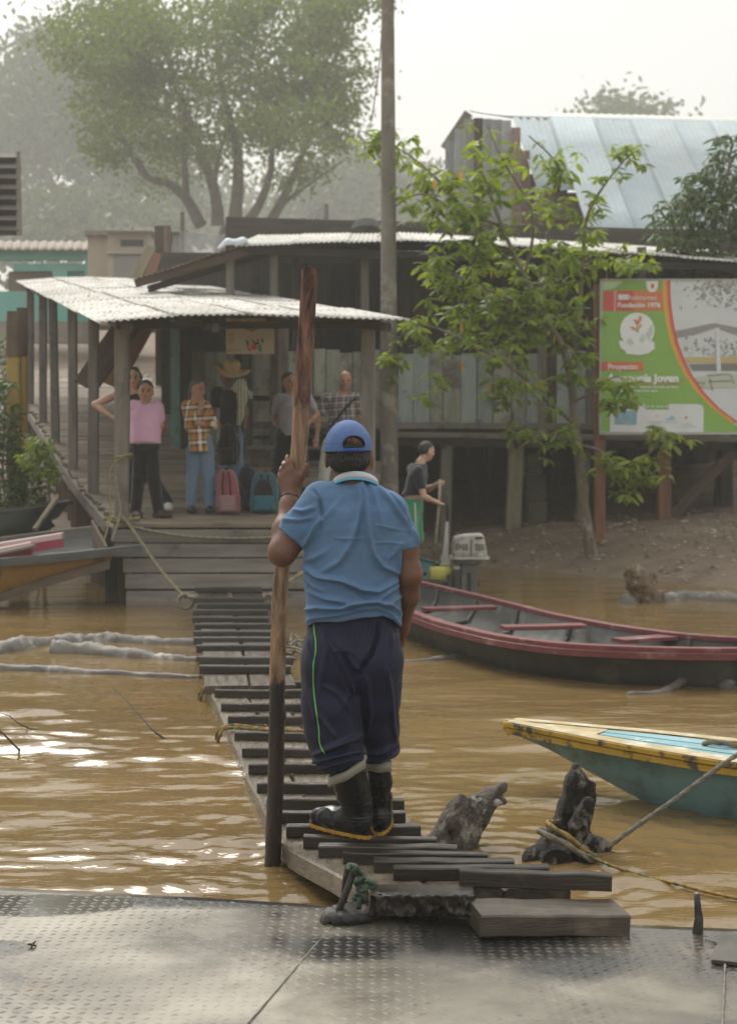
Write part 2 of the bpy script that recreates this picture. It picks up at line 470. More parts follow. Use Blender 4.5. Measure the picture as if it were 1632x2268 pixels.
# ================================================================= water
def make_water():
    m, n, b = mk('muddy_water')
    pos = node(n, 'ShaderNodeNewGeometry').outputs['Position']
    mp = node(n, 'ShaderNodeMapping'); mp.inputs['Scale'].default_value = (0.35, 0.9, 1); n.links.new(pos, mp.inputs['Vector'])
    f = noise_(n, mp.outputs[0], 1.0, 4, 0.6, 0.6)
    n.links.new(ramp_(n, f, [(0.25, (0.148, 0.096, 0.037)), (0.75, (0.215, 0.144, 0.060))]), b.inputs['Base Color'])
    b.inputs['Roughness'].default_value = 0.06
    b.inputs['IOR'].default_value = 1.333
    mp2 = node(n, 'ShaderNodeMapping'); mp2.inputs['Scale'].default_value = (5.0, 13.0, 1); n.links.new(pos, mp2.inputs['Vector'])
    f2 = noise_(n, mp2.outputs[0], 1.0, 3, 0.55, 0.5)
    mp3 = node(n, 'ShaderNodeMapping'); mp3.inputs['Scale'].default_value = (0.16, 0.3, 1); n.links.new(pos, mp3.inputs['Vector'])
    gust = step_(n, noise_(n, mp3.outputs[0], 1.0, 2), 0.35, 0.7)
    st = node(n, 'ShaderNodeMapRange'); st.inputs['To Min'].default_value = 0.07; st.inputs['To Max'].default_value = 0.30
    n.links.new(gust, st.inputs['Value'])
    bp = node(n, 'ShaderNodeBump'); bp.inputs['Distance'].default_value = 0.03
    n.links.new(st.outputs[0], bp.inputs['Strength']); n.links.new(f2, bp.inputs['Height']); n.links.new(bp.outputs[0], b.inputs['Normal'])
    MAT['water'] = m
    xs = list(np.arange(-2.6, 2.75, 0.026)); s = 0.03
    while xs[-1] < 90: s *= 1.17; xs.append(xs[-1] + s)
    s = 0.03; left = []
    x = -2.6
    while x > -90: s *= 1.17; x -= s; left.append(x)
    xs = np.array(left[::-1] + xs)
    ys = [3.0, 4.0, 4.6]
    while ys[-1] < 40: ys.append(ys[-1] + 0.0155 * max(1, (ys[-1] / 6.5)) ** 1.7)
    ys = np.array(ys)
    X, Y = np.meshgrid(xs, ys, indexing='xy')
    dy = np.gradient(ys)[:, None]; dx = np.gradient(xs)[None, :]
    r = np.random.RandomState(4)
    Z = np.zeros_like(X)
    patch = 0.55 + 0.45 * vnoise(np.stack([X * 0.6, Y * 0.6, X * 0], -1), 0.35, 9, 2)
    patch = np.clip(patch, 0.22, 1.3)
    left_boost = 1.0 + 1.9 / (1 + np.exp((X + 0.75) * 2.2)) * (1 / (1 + np.exp((Y - 9.2) * 1.1)))
    for k in range(90):
        lam = 0.10 * (1.1 / 0.10) ** r.uniform(0, 1)
        ang = r.normal(0, 0.34) + (math.pi / 2)
        kx, ky = math.cos(ang) * 2 * math.pi / lam, math.sin(ang) * 2 * math.pi / lam
        slope = 0.0165 * r.uniform(0.6, 1.3)
        amp = slope * lam / (2 * math.pi)
        fade = np.clip((lam / (3.0 * dy) - 0.6), 0, 1) * np.clip((lam / (2.2 * dx * max(abs(math.cos(ang)), 0.25)) - 0.6), 0, 1)
        ph = kx * X + ky * Y + r.uniform(0, 6.28) + 0.9 * np.sin(X * r.uniform(0.6, 1.6) + Y * r.uniform(.5, 1.4) + r.uniform(0, 6))
        Z += amp * fade * np.sin(ph)
    Z *= patch * left_boost * np.interp(Y, [9.5, 13, 20], [1.0, 0.55, 0.35])
    for (cx, cy_, a0, lam, R) in [(-0.39, 6.13, 0.003, 0.11, 0.5), (0.53, 6.25, 0.0045, 0.13, 0.8), (0.22, 6.4, 0.004, 0.12, 0.6), (1.6, 6.9, 0.003, 0.16, 0.7)]:
        D = np.hypot(X - cx, Y - cy_)
        Z += a0 * np.exp(-D / R) * np.sin(D * 2 * math.pi / lam)
    nx, ny = len(xs), len(ys)
    V = np.stack([X, Y, Z], -1).reshape(-1, 3)
    i, j = np.meshgrid(np.arange(ny - 1), np.arange(nx - 1), indexing='ij')
    a = (i * nx + j).ravel()
    F = np.stack([a, a + 1, a + nx + 1, a + nx], -1)
    me = bpy.data.meshes.new('water')
    me.vertices.add(len(V)); me.vertices.foreach_set('co', V.ravel())
    me.loops.add(F.size); me.loops.foreach_set('vertex_index', F.ravel().astype(np.int32))
    me.polygons.add(len(F)); me.polygons.foreach_set('loop_start', np.arange(0, F.size, 4, dtype=np.int32))
    me.polygons.foreach_set('use_smooth', np.ones(len(F), bool))
    me.update(); me.validate()
    o = link('water', me, m); o['kind'] = 'structure'
make_water()

# ================================================================= ground (river bed, muddy bank, rising village ground)
def gh(x, y):
    x = np.asarray(x, float); y = np.asarray(y, float)
    sh = np.where(x > 1.0, np.clip(22.0 - 1.12 * (x - 1.0), 15.5, 22.0), np.where(x < -3.0, 19.3, 19.3 + (np.clip(x, -3, 1) + 3) * 0.675))
    d = y - sh
    z = np.where(d < 0, np.maximum(0.16 * d, -0.9), np.minimum(0.21 * d, 0.34 + 0.05 * d))
    lf = 1 / (1 + np.exp((x + 3.4) * 2.0))
    z = z + np.clip(y - 20.5, 0, 60) * 0.105 * lf + np.clip(y - 24.0, 0, 40) * 0.11 * (1 - lf)
    return z
def make_ground():
    xs = np.concatenate([np.linspace(-300, -14, 14), np.arange(-12, 12, 0.16), np.linspace(13, 300, 14)])
    ys = np.concatenate([[-60, 0, 10], np.arange(14, 30, 0.14), np.linspace(31, 60, 30), [80, 120, 200, 400, 700]])
    X, Y = np.meshgrid(xs, ys)
    Z = gh(X, Y)
    PN = np.stack([X, Y, X * 0], -1)
    near = ((Y > 13) & (Y < 45))
    Z = Z + np.where(near, 0.035 * vnoise(PN, 0.55, 3, 3) + 0.014 * vnoise(PN, 2.6, 5, 2), 0)
    Z = np.where(Y < 12, -0.9, Z)
    Z = np.minimum(Z, 7.0)
    nx, ny = len(xs), len(ys)
    V = np.stack([X, Y, Z], -1).reshape(-1, 3)
    i, j = np.meshgrid(np.arange(ny - 1), np.arange(nx - 1), indexing='ij')
    a = (i * nx + j).ravel()
    F = np.stack([a, a + 1, a + nx + 1, a + nx], -1)
    o = world_obj('ground', V, [list(map(int, f)) for f in F], MAT['mud'], None, True, center=False); o['kind'] = 'structure'
    # sunken leaves, chips of wood and pebbles on the bank
    r = random.Random(8); mb = MB()
    for k in range(1500):
        x = r.uniform(0.6, 7.5); y = r.uniform(17.0, 24.0)
        z = float(gh(x, y))
        if z < 0.02: continue
        s = r.uniform(0.015, 0.05) * (1 if r.random() < 0.9 else 1.7); a = r.uniform(0, 6.28); h = r.uniform(0.004, 0.03)
        c, sn = math.cos(a), math.sin(a); w = r.uniform(0.35, 0.9)
        z += 0.035 * 0.3
        pts = [(x + c*s - sn*s*w*q, y + sn*s + c*s*w*q, z) for q in (0,)] 
        V = [(x + c*s, y + sn*s, z), (x - sn*s*w, y + c*s*w, z), (x - c*s, y - sn*s, z), (x + sn*s*w, y - c*s*w, z), (x + r.uniform(-.3,.3)*s, y + r.uniform(-.3,.3)*s, z + h + s*0.25)]
        mb.add(V, [(0,1,4),(1,2,4),(2,3,4),(3,0,4)], r.choice((0, 0, 1, 1, 2)))
    mats = [M('litter_brown', (0.08, 0.055, 0.035), (0.16, 0.11, 0.07), vary=0), M('litter_tan', (0.22, 0.165, 0.11), (0.32, 0.25, 0.17), vary=0), M('litter_pale', (0.26, 0.235, 0.19), (0.36, 0.33, 0.28), vary=0)]
    o = mb.build('bank_litter', mats); o['kind'] = 'stuff'
make_ground()

# ================================================================= steel pontoon deck in the foreground
DECK_Z = 0.12
MAT['weld'] = M('weld', (0.12, 0.108, 0.088), (0.24, 0.22, 0.18), scale=20, rough=0.6, vary=0)
def make_deck():
    m, n, b = mk('wet_steel')
    pos = node(n, 'ShaderNodeNewGeometry').outputs['Position']
    f1 = noise_(n, pos, 1.6, 6, 0.62, 0.4); f2 = noise_(n, pos, 5.0, 6, 0.7)
    f3 = noise_(n, pos, 26.0, 3, 0.7)
    col = ramp_(n, f1, [(0.34, (0.070, 0.061, 0.047)), (0.5, (0.160, 0.142, 0.110)), (0.66, (0.26, 0.236, 0.186))])
    col = mix_(n, step_(n, f2, 0.58, 0.78), col, (0.19, 0.145, 0.09))
    col = mix_(n, step_(n, f3, 0.60, 0.75), col, (0.07, 0.065, 0.058))
    n.links.new(col, b.inputs['Base Color'])
    b.inputs['Specular IOR Level'].default_value = 0.6
    b.inputs['Metallic'].default_value = 0.12
    rr = ramp_(n, f1, [(0.30, (0.12,)*3), (0.44, (0.30,)*3), (0.64, (0.48,)*3)])
    # dark wet steel with the gangplank's shadow and reflection painted in, and two puddles at the left
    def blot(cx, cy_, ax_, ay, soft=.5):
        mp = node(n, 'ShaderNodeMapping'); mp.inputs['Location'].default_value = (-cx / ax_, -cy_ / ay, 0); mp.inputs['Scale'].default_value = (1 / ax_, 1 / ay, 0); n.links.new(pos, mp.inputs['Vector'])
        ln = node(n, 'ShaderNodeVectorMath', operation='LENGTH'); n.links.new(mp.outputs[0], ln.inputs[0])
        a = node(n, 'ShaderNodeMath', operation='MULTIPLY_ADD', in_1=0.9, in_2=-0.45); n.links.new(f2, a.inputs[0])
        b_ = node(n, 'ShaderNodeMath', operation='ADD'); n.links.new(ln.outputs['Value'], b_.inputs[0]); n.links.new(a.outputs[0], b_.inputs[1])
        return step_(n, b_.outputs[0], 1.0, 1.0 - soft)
    def mx(a_, b_):
        m_ = node(n, 'ShaderNodeMath', operation='MAXIMUM'); n.links.new(a_, m_.inputs[0]); n.links.new(b_, m_.inputs[1]); return m_.outputs[0]
    wet = mx(mx(blot(0.36, 4.86, 0.52, 0.34), blot(0.62, 4.62, 0.26, 0.22)), mx(blot(-0.05, 4.74, 0.28, 0.18), blot(-0.45, 5.22, 0.75, 0.10)))  # damp steel and the gangplank's painted shade share this mask
    pud = mx(blot(-1.15, 5.18, 0.42, 0.13, .2), blot(-1.22, 4.72, 0.22, 0.10, .2))
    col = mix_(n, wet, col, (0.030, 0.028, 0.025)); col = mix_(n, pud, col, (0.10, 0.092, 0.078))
    n.links.new(col, b.inputs['Base Color'])
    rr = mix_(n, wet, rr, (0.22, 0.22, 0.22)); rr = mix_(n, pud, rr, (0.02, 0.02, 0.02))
    n.links.new(rr, b.inputs['Roughness'])
    bp = node(n, 'ShaderNodeBump'); bp.inputs['Strength'].default_value = 0.25; bp.inputs['Distance'].default_value = 0.004
    n.links.new(f2, bp.inputs['Height']); n.links.new(bp.outputs[0], b.inputs['Normal'])
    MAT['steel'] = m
    P0 = np.array([G(-900, 1967, DECK_Z).x, G(-900, 1962, DECK_Z).y]); A = G(0, 1966, DECK_Z); B = G(1400, 2044, DECK_Z)
    sl = (B.y - A.y) / (B.x - A.x)
    edge = lambda x: A.y + sl * (x - A.x)
    xs = np.linspace(-4.2, 4.2, 200); ts = np.linspace(0, 1, 90) ** 0.7
    def hz(x, y): return DECK_Z + 0.006 * np.sin(x * 1.7 + 0.6) * np.cos(y * 1.9) + 0.0035 * np.sin(x * 4.1 + y * 3.0)
    X = np.repeat(xs[None, :], 90, 0); Y = 0.5 + ts[:, None] * (np.array([edge(x) for x in xs])[None, :] - 0.5)
    Z = hz(X, Y)
    V = list(np.stack([X, Y, Z], -1).reshape(-1, 3)); nx = 200
    F = []
    for i in range(89):
        for j in range(nx - 1):
            a = i * nx + j; F.append([a, a + 1, a + nx + 1, a + nx])
    k = len(V)                                                   # the plate's far edge turns down into the water
    for j in range(nx): V.append((X[89, j], Y[89, j] + 0.006, Z[89, j] - 0.012)); 
    for j in range(nx): V.append((X[89, j], Y[89, j] + 0.006, -0.35))
    for j in range(nx - 1):
        F.append([89*nx + j, 89*nx + j + 1, k + j + 1, k + j]); F.append([k + j, k + j + 1, k + nx + j + 1, k + nx + j])
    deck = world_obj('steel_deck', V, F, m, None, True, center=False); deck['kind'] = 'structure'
    # raised tread lozenges
    V = []; F = []; r = random.Random(2)
    px, py = 0.036, 0.034
    seam_a, seam_b = G(752, 2032, DECK_Z), G(540, 2268, DECK_Z)
    i0 = 0
    y = 3.3; row = 0
    while y < 5.6:
        x = -1.75
        c = 0
        while x < 1.75:
            if y < edge(x) - 0.03:
                a = math.radians(38 if (row + c) % 2 else -38) + r.uniform(-.06, .06)
                ca, sa = math.cos(a), math.sin(a); L, Wd, H = 0.0165, 0.0056, 0.0026
                wear = float(np.clip(0.50 + 0.95 * vnoise(np.array([[x, y, 0.0]]), 1.3, 17, 3)[0], 0.06, 1.0)) * (1.0 if r.random() > 0.06 else 0.5)
                z = float(hz(x, y)) - 0.0003
                pr = [(-L,0,0),(-L*.5,-Wd,0),(L*.5,-Wd,0),(L,0,0),(L*.5,Wd,0),(-L*.5,Wd,0),(-L*.62,0,H*.8),(-L*.2,-Wd*.45,H),(L*.2,-Wd*.45,H),(L*.62,0,H*.8),(L*.2,Wd*.45,H),(-L*.2,Wd*.45,H)]
                n0 = len(V)
                for (u, v, w) in pr: V.append((x + u*ca - v*sa, y + u*sa + v*ca, z + w * wear))
                for k in range(6): F.append([n0+k, n0+(k+1)%6, n0+6+(k+1)%6, n0+6+k])
                F.append([n0+6+k for k in range(6)])
            x += px; c += 1
        y += py; row += 1
    m2 = m.copy(); m2.name = 'muddy_tread'; b2 = [x for x in m2.node_tree.nodes if x.type == 'BSDF_PRINCIPLED'][0]
    for l in list(b2.inputs['Roughness'].links): m2.node_tree.links.remove(l)
    b2.inputs['Roughness'].default_value = 0.55; b2.inputs['Metallic'].default_value = 0.0; b2.inputs['Specular IOR Level'].default_value = 0.4
    o = world_obj('tread', V, F, m2, deck, True); o['kind'] = 'stuff'
    for (p, q) in (((752, 2032), (520, 2300)), ((1606, 2110), (1598, 2290)), ((1560, 2080), (1640, 2102))):
        a, c = G(*p, DECK_Z + 0.0005), G(*q, DECK_Z + 0.0005)
        pts = [a.lerp(c, t / 40) + Vector((0, 0, r.uniform(-.001, .001))) for t in range(41)]
        V, F = tube_geo(pts, [0.0036 * r.uniform(0.5, 1.3) for _ in pts], 6)
        world_obj('weld_bead', V, F, MAT['weld'], deck, True)
    return deck
deck = make_deck()

# ================================================================= wooden landing stage with its long ramp
DOCK_Y0 = 16.4
def dock_z(y):
    return 0.84 + 0.085 * (min(y, 20.5) - 16.4) + max(0, y - 20.5) * 0.138
def dock_left(y): return -2.65 - 0.288 * (y - 16.7)
def make_dock():
    r = random.Random(11)
    t = thing('landing_stage', (-1.2, 17, 0), 'weathered plank landing stage sloping up from the river to the village', 'dock')
    y = DOCK_Y0; k = 0
    while y < 36:
        w = 0.205 * (1 if y < 26 else 2)
        yc = y + w / 2
        xl = dock_left(yc) - r.uniform(0.02, 0.09); xr = (0.20 if yc < 22.4 else dock_left(yc) + 3.0) + r.uniform(-.03, .05)
        z = dock_z(yc) - 0.025 + r.uniform(-.006, .006); zz = dock_z(yc + 0.1) - dock_z(yc - 0.1)
        plank('plank', (xl, yc, z), (xr, yc + r.uniform(-.01, .01), z + r.uniform(-.008, .008)), w - r.uniform(0.010, 0.022), 0.045, MAT['deck_wood'], t, up=(0, -zz, 0.2), jit=0.002, rng=r)
        y += w
    # broad front boards going down to the water
    zt = dock_z(16.4) - 0.05
    hs = [0.15, 0.155, 0.16, 0.17, 0.17, 0.17]
    z = zt
    for k, h in enumerate(hs):
        yy = 16.36 - 0.028 * k
        xl = -2.66 + (0.0 if k < 2 else 0.07 + 0.02 * k) + r.uniform(-.02, .02)
        plank('front_board', (xl, yy, z - h / 2), (0.24 + r.uniform(-.05, .05), yy, z - h / 2 + r.uniform(-.012, .012)), h - 0.012, 0.04, MAT['grey_wood'], t, up=(0, -1, 0.15), jit=0.003, rng=r)
        z -= h
    # edge beam and stilts along the open left side
    yy = 16.45
    while yy < 33:
        y2 = min(yy + 2.6, 33)
        plank('edge_beam', (dock_left(yy) - 0.06, yy, dock_z(yy) - 0.13), (dock_left(y2) - 0.06, y2, dock_z(y2) - 0.13), 0.10, 0.16, MAT['grey_wood'], t, jit=0.003, rng=r)
        yy = y2
    for yy in np.arange(16.6, 31, 0.62):
        x = dock_left(yy) + r.uniform(0.0, 0.03)
        plank('stilt', (x, yy, float(gh(x, yy)) - 0.45), (x + r.uniform(-.02, .02), yy, dock_z(yy) - 0.06), r.uniform(0.12, 0.2), 0.09, MAT['brown_wood'], t, up=(1, 0, 0), jit=0.004, rng=r)
    for x in (-2.72, -2.44, -1.5, -0.4, 0.18):
        plank('stilt', (x, 16.62, -0.8), (x, 16.62, dock_z(16.6) - 0.06), 0.14, 0.12, MAT['dark_wood'], t, up=(0, 1, 0), jit=0.004, rng=r)
    return t
dock = make_dock()

# ---------------------------------------------------------------- corrugated sheets
def tin_sheet(name, a, b, c, d, mat, parent, pitch=0.076, amp=0.011, rows=3, sag=0.0, rng=None, n_per=6):
    """sheet with corners a-b (lower edge) and d-c (upper edge), ribs run from the lower to the upper edge; thin but solid"""
    a, b, c, d = map(Vector, (a, b, c, d))
    W_ = (b - a).length
    nw = max(1, round(W_ / pitch)); m = nw * n_per
    nrm = (b - a).cross(d - a).normalized()
    if nrm.z < 0: nrm = -nrm
    V = []; F = []
    for s in (0, 1):
        for i in range(rows + 1):
            v = i / rows
            for j in range(m + 1):
                u = j / m
                p = (a.lerp(b, u)).lerp(d.lerp(c, u), v)
                h = amp * math.cos(2 * math.pi * u * nw) - s * 0.003 - sag * math.sin(math.pi * v) * math.sin(math.pi * u)
                V.append(p + nrm * h)
    N = (rows + 1) * (m + 1)
    for s in (0, 1):
        for i in range(rows):
            for j in range(m):
                q = s * N + i * (m + 1) + j
                f = [q, q + 1, q + m + 2, q + m + 1]
                F.append(f if s == 0 else f[::-1])
    for j in range(m):
        F.append([j + 1, j, N + j, N + j + 1]); q = rows * (m + 1) + j; F.append([q, q + 1, N + q + 1, N + q])
    for i in range(rows):
        q = i * (m + 1); F.append([q, q + m + 1, N + q + m + 1, N + q]); q += m; F.append([q + m + 1, q, N + q, N + q + m + 1])
    return world_obj(name, V, F, mat, parent, True)

def make_canopy():
    r = random.Random(5)
    t = thing('ramp_canopy', (-2.6, 16.6, 0.84), 'long low corrugated tin roof on grey posts over the landing ramp', 'canopy')
    zl = lambda y: 2.97 + 0.128 * (y - 16.3)
    wid = 3.16
    ov = lambda y: float(np.interp(y, [15.8, 33], [0.34, 0.05]))
    ys = [15.85, 18.2, 20.6, 23.0, 25.4, 27.8, 30.4, 33.0]
    nx = 4
    arch = [-0.02, 0.045, 0.055, 0.03, 0.0]
    for i in range(len(ys) - 1, 0, -1):
        y0, y1 = ys[i-1], ys[i] + 0.12
        for k in range(nx):
            u0, u1 = k / nx, (k + 1) / nx
            L0, L1 = dock_left(y0) - ov(y0), dock_left(y1) - ov(y1)
            o = 0.012 * (i % 2) + 0.006 * (k % 2) + r.uniform(0, 0.006)
            dn = r.uniform(-.05, .05) if i == 1 else 0
            a = (L0 + wid*u0 - 0.012, y0 + dn, zl(y0) + arch[k] + o); b = (L0 + wid*u1 + 0.012, y0 + dn, zl(y0) + arch[k+1] + o)
            d = (L1 + wid*u0 - 0.012, y1, zl(y1) + arch[k] + o + 0.01); c = (L1 + wid*u1 + 0.012, y1, zl(y1) + arch[k+1] + o + 0.01)
            tin_sheet('roof_sheet', a, b, c, d, MAT['old_tin'], t, rows=4, sag=r.uniform(0, 0.03), rng=r)
    for x in (270, 207, 163, 125, 97, 70):
        Y = 2.16 / ((x - 816) / F_PX + 0.288)
        X = (x - 816) / F_PX * Y
        w = 0.15 if x == 270 else 0.125
        plank('post', (X, Y, dock_z(Y) - 0.3), (X + r.uniform(-.03, .03), Y, zl(Y) - 0.04), w, w * 0.8, MAT['grey_wood'], t, up=(0, 1, 0), jit=0.004, rng=r, seg=3)
    for (x, Y) in ((815, 16.7), (628, 22.2)):
        X = (x - 816) / F_PX * Y
        plank('post', (X, Y, dock_z(Y) - 0.3), (X, Y, zl(Y) - 0.02), 0.15, 0.12, MAT['grey_wood'], t, up=(0, 1, 0), jit=0.004, rng=r, seg=3)
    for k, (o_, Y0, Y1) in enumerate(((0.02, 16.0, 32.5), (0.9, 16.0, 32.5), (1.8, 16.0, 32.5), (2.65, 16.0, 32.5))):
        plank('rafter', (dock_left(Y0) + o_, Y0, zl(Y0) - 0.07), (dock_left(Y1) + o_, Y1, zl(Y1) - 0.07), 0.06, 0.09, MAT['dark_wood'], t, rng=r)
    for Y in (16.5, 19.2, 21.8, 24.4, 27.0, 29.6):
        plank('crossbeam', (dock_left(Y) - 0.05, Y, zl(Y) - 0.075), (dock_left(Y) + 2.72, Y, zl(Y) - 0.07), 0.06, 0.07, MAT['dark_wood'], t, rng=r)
    return t
canopy = make_canopy()

# ================================================================= gangplanks
def gp_edge(Y):
    """left edge and width of the long gangplank along its length"""
    ys = [4.9, 5.3, 6.1, 7.2, 8.8, 10.3]; xl = [0.06, -0.09, -0.345, -0.54, -0.80, -1.07]
    ws = [0.70, 0.72, 0.62, 0.62, 0.64, 0.64]; zs = [0.205, 0.175, 0.09, 0.060, 0.055, 0.065]
    return np.interp(Y, ys, xl), np.interp(Y, ys, ws), np.interp(Y, ys, zs)
def make_gangplank():
    r = random.Random(21)
    t = thing('gangplank', (-0.4, 7.2, 0.06), 'long wet gangplank with dark cross cleats under the man in boots', 'gangplank')
    # three long bowed planks
    edges = [0.0, 0.36, 0.68, 1.0]
    for k in range(3):
        yy = np.linspace(5.12 if k == 0 else 5.16, 10.3, 30)
        V = []; F = []
        g = 0.006
        for i, Y in enumerate(yy):
            xl, w, z = gp_edge(Y)
            a = xl + w * edges[k] + g; b = xl + w * edges[k+1] - g
            th = 0.075
            wob = 0.004 * math.sin(i * 1.3 + k)
            for (x, h) in ((a, z - th), (b, z - th), (b + 0.0, z - 0.008), (b - 0.008, z), (a + 0.008, z), (a, z - 0.008)):
                V.append((x + wob, Y, h + 0.003 * math.sin(i * 0.8 + k * 2)))
        for i in range(len(yy) - 1):
            for j in range(6): F.append([i*6 + j, i*6 + (j+1) % 6, (i+1)*6 + (j+1) % 6, (i+1)*6 + j][::-1])
        F.append(list(range(6))); F.append([(len(yy)-1)*6 + j for j in range(6)][::-1])
        world_obj('plank', V, F, MAT['gp_plank'], t, False)
    cl = [(5.13, 1, 0.06), (5.30, 0, 0.0), (5.45, 0, 0), (5.62, 0, 0), (5.80, 0, 0), (6.01, 0, 0), (6.25, 0, 0), (6.50, 0, 0), (6.77, 0, 0), (7.15, 0, 0), (7.59, 0, 0), (7.99, 0, 0), (8.47, 0, 0), (8.95, 0, 0), (9.39, 0, 0), (9.88, 0, 0), (10.2, 2, 0)]
    lr = {0: (0.30, 0.80), 1: (0.085, 0.615), 2: (0.02, 0.51), 3: (-0.09, 0.37+0.06), 4: (-0.185, 0.33), 5: (-0.25, 0.262), 6: (-0.33, 0.21), 7: (-0.375, 0.155)}
    for k, (Y, mode, e) in enumerate(cl):
        xl, w, z = gp_edge(Y)
        a, b = (xl + 0.02, xl + w - 0.01 + r.uniform(-.02, .03))
        if k in lr: a, b = lr[k]
        h = 0.046 if k else 0.056
        if mode == 2: a = xl + 0.42
        tw = r.uniform(-.006, .006)
        plank('cleat', (a, Y + r.uniform(-.012, .012), z + h / 2 + 0.002 + (0.012 if k == 0 else 0)), (b, Y - 0.02 + r.uniform(-.02, .02), z + h / 2 + 0.002 + tw), 0.052 + r.uniform(-.006, .01), h, MAT['wet_wood'], t, bev=0.09, jit=0.0026, seg=5, rng=r)
    # the thick split butt of the middle plank and the loose block wedged beside it
    s = Sdf((-0.03, 4.93, 0.10), (0.38, 5.14, 0.26), 0.005)
    X, Y, Z = s.grid()
    qx, qy, qz = np.abs(X - 0.172) - 0.168, np.abs(Y - 5.035) - 0.065, np.abs(Z - 0.180) - 0.036
    s.A[:] = (np.sqrt(np.maximum(qx, 0)**2 + np.maximum(qy, 0)**2 + np.maximum(qz, 0)**2) + np.minimum(np.maximum(qx, np.maximum(qy, qz)), 0)).astype(np.float32)
    def broken(V):
        n_ = vnoise(V * np.array([1.0, 1.0, 0.5]), 16, 5, 3); front = np.clip((5.02 - V[:,1]) / 0.04, 0.12, 1)
        return V + np.stack([0.004 * vnoise(V, 20, 6, 2), -0.014 * n_ * front + 0.006 * front * np.sin(V[:,0] * 170 + 4 * n_), 0.004 * n_ * front], -1)
    s.obj('plank_butt', MAT['wet_wood'], t, 1, broken)
    V, F = beam_geo((0.335, 4.905, 0.165), (0.81, 4.985, 0.140), 0.19, 0.070, (0,0,1), 0.08, 5, 0.003, r)
    V = [Vector(v) for v in V]
    world_obj('plank_butt', V, [list(f) for f in F], MAT['wet_plank'], t, False)
    return t
MAT['gp_plank'] = M('gp_plank', (0.075, 0.06, 0.042), (0.16, 0.13, 0.092), scale=9.0, stretch=(2.2, 0.25, 2.2), rough=0.3, rvar=0.2, bump=0.6, bscale=18, c3=(0.26, 0.22, 0.15), c3scale=6, c3lo=0.5, c3hi=0.68, vary=0.15, spec=0.5)
gangplank = make_gangplank()
def make_gangplank2():
    r = random.Random(31)
    t = thing('gangplank', (-1.35, 12.5, 0.15), 'far gangplank of weathered cleats leading to the landing stage', 'gangplank')
    xl = lambda Y: np.interp(Y, [10.1, 12, 15.5], [-1.06, -1.33, -1.73]); wd = lambda Y: np.interp(Y, [10.1, 15.5], [0.60, 0.68])
    zz = lambda Y: np.interp(Y, [10.0, 12, 15.6], [0.115, 0.13, 0.22])
    for k in range(2):
        plank('plank', (xl(10.05) + wd(10)*(0.25 + 0.5*k), 10.05, zz(10.05) - 0.03), (xl(15.6) + wd(15.6)*(0.25 + 0.5*k), 15.6, zz(15.6) - 0.03), 0.29, 0.055, MAT['wet_plank'], t, jit=0.003, seg=6, rng=r)
    for y in (1302, 1325, 1338, 1352, 1368, 1383, 1400, 1414, 1431, 1457, 1477):
        z = 0.2
        for _ in range(6): Y = (CAM_Z - z) * F_PX / (y - HORIZON); z = float(zz(Y)) + 0.05
        plank('cleat', (xl(Y) + r.uniform(-.02, .03), Y, zz(Y) + 0.027), (xl(Y) + wd(Y) + r.uniform(-.03, .06), Y + r.uniform(-.02, .02), zz(Y) + 0.027), 0.065, 0.055, MAT['dark_wood2'], t, bev=0.14, jit=0.003, rng=r)
    return t
MAT['dark_wood2'] = wood('dark_wood2', (0.026, 0.023, 0.019), (0.06, 0.053, 0.043), rough=0.4, vary=0.2, bump=0.5)
gangplank_far = make_gangplank2()
# ================================================================= buildings behind the landing
def text_mesh(txt, size, align='LEFT', spacing=1.0, shear=0.0, offset=0.0):
    cu = bpy.data.curves.new('t', 'FONT'); cu.body = txt; cu.size = size; cu.align_x = align
    cu.space_character = spacing; cu.shear = shear; cu.offset = offset; cu.resolution_u = 3
    o = bpy.data.objects.new('t', cu); COL.objects.link(o)
    dg = bpy.context.evaluated_depsgraph_get(); me = bpy.data.meshes.new_from_object(o.evaluated_get(dg))
    V = [tuple(v.co) for v in me.vertices]; F = [list(p.vertices) for p in me.polygons]
    bpy.data.objects.remove(o); bpy.data.curves.remove(cu); bpy.data.meshes.remove(me)
    return V, F
def paint(name, c, rough=0.6, vary=0.0, c2=None, **k): return M(name, c, c2 or tuple(v * 1.12 for v in c), scale=3, rough=rough, bump=0.0, vary=vary, **k)

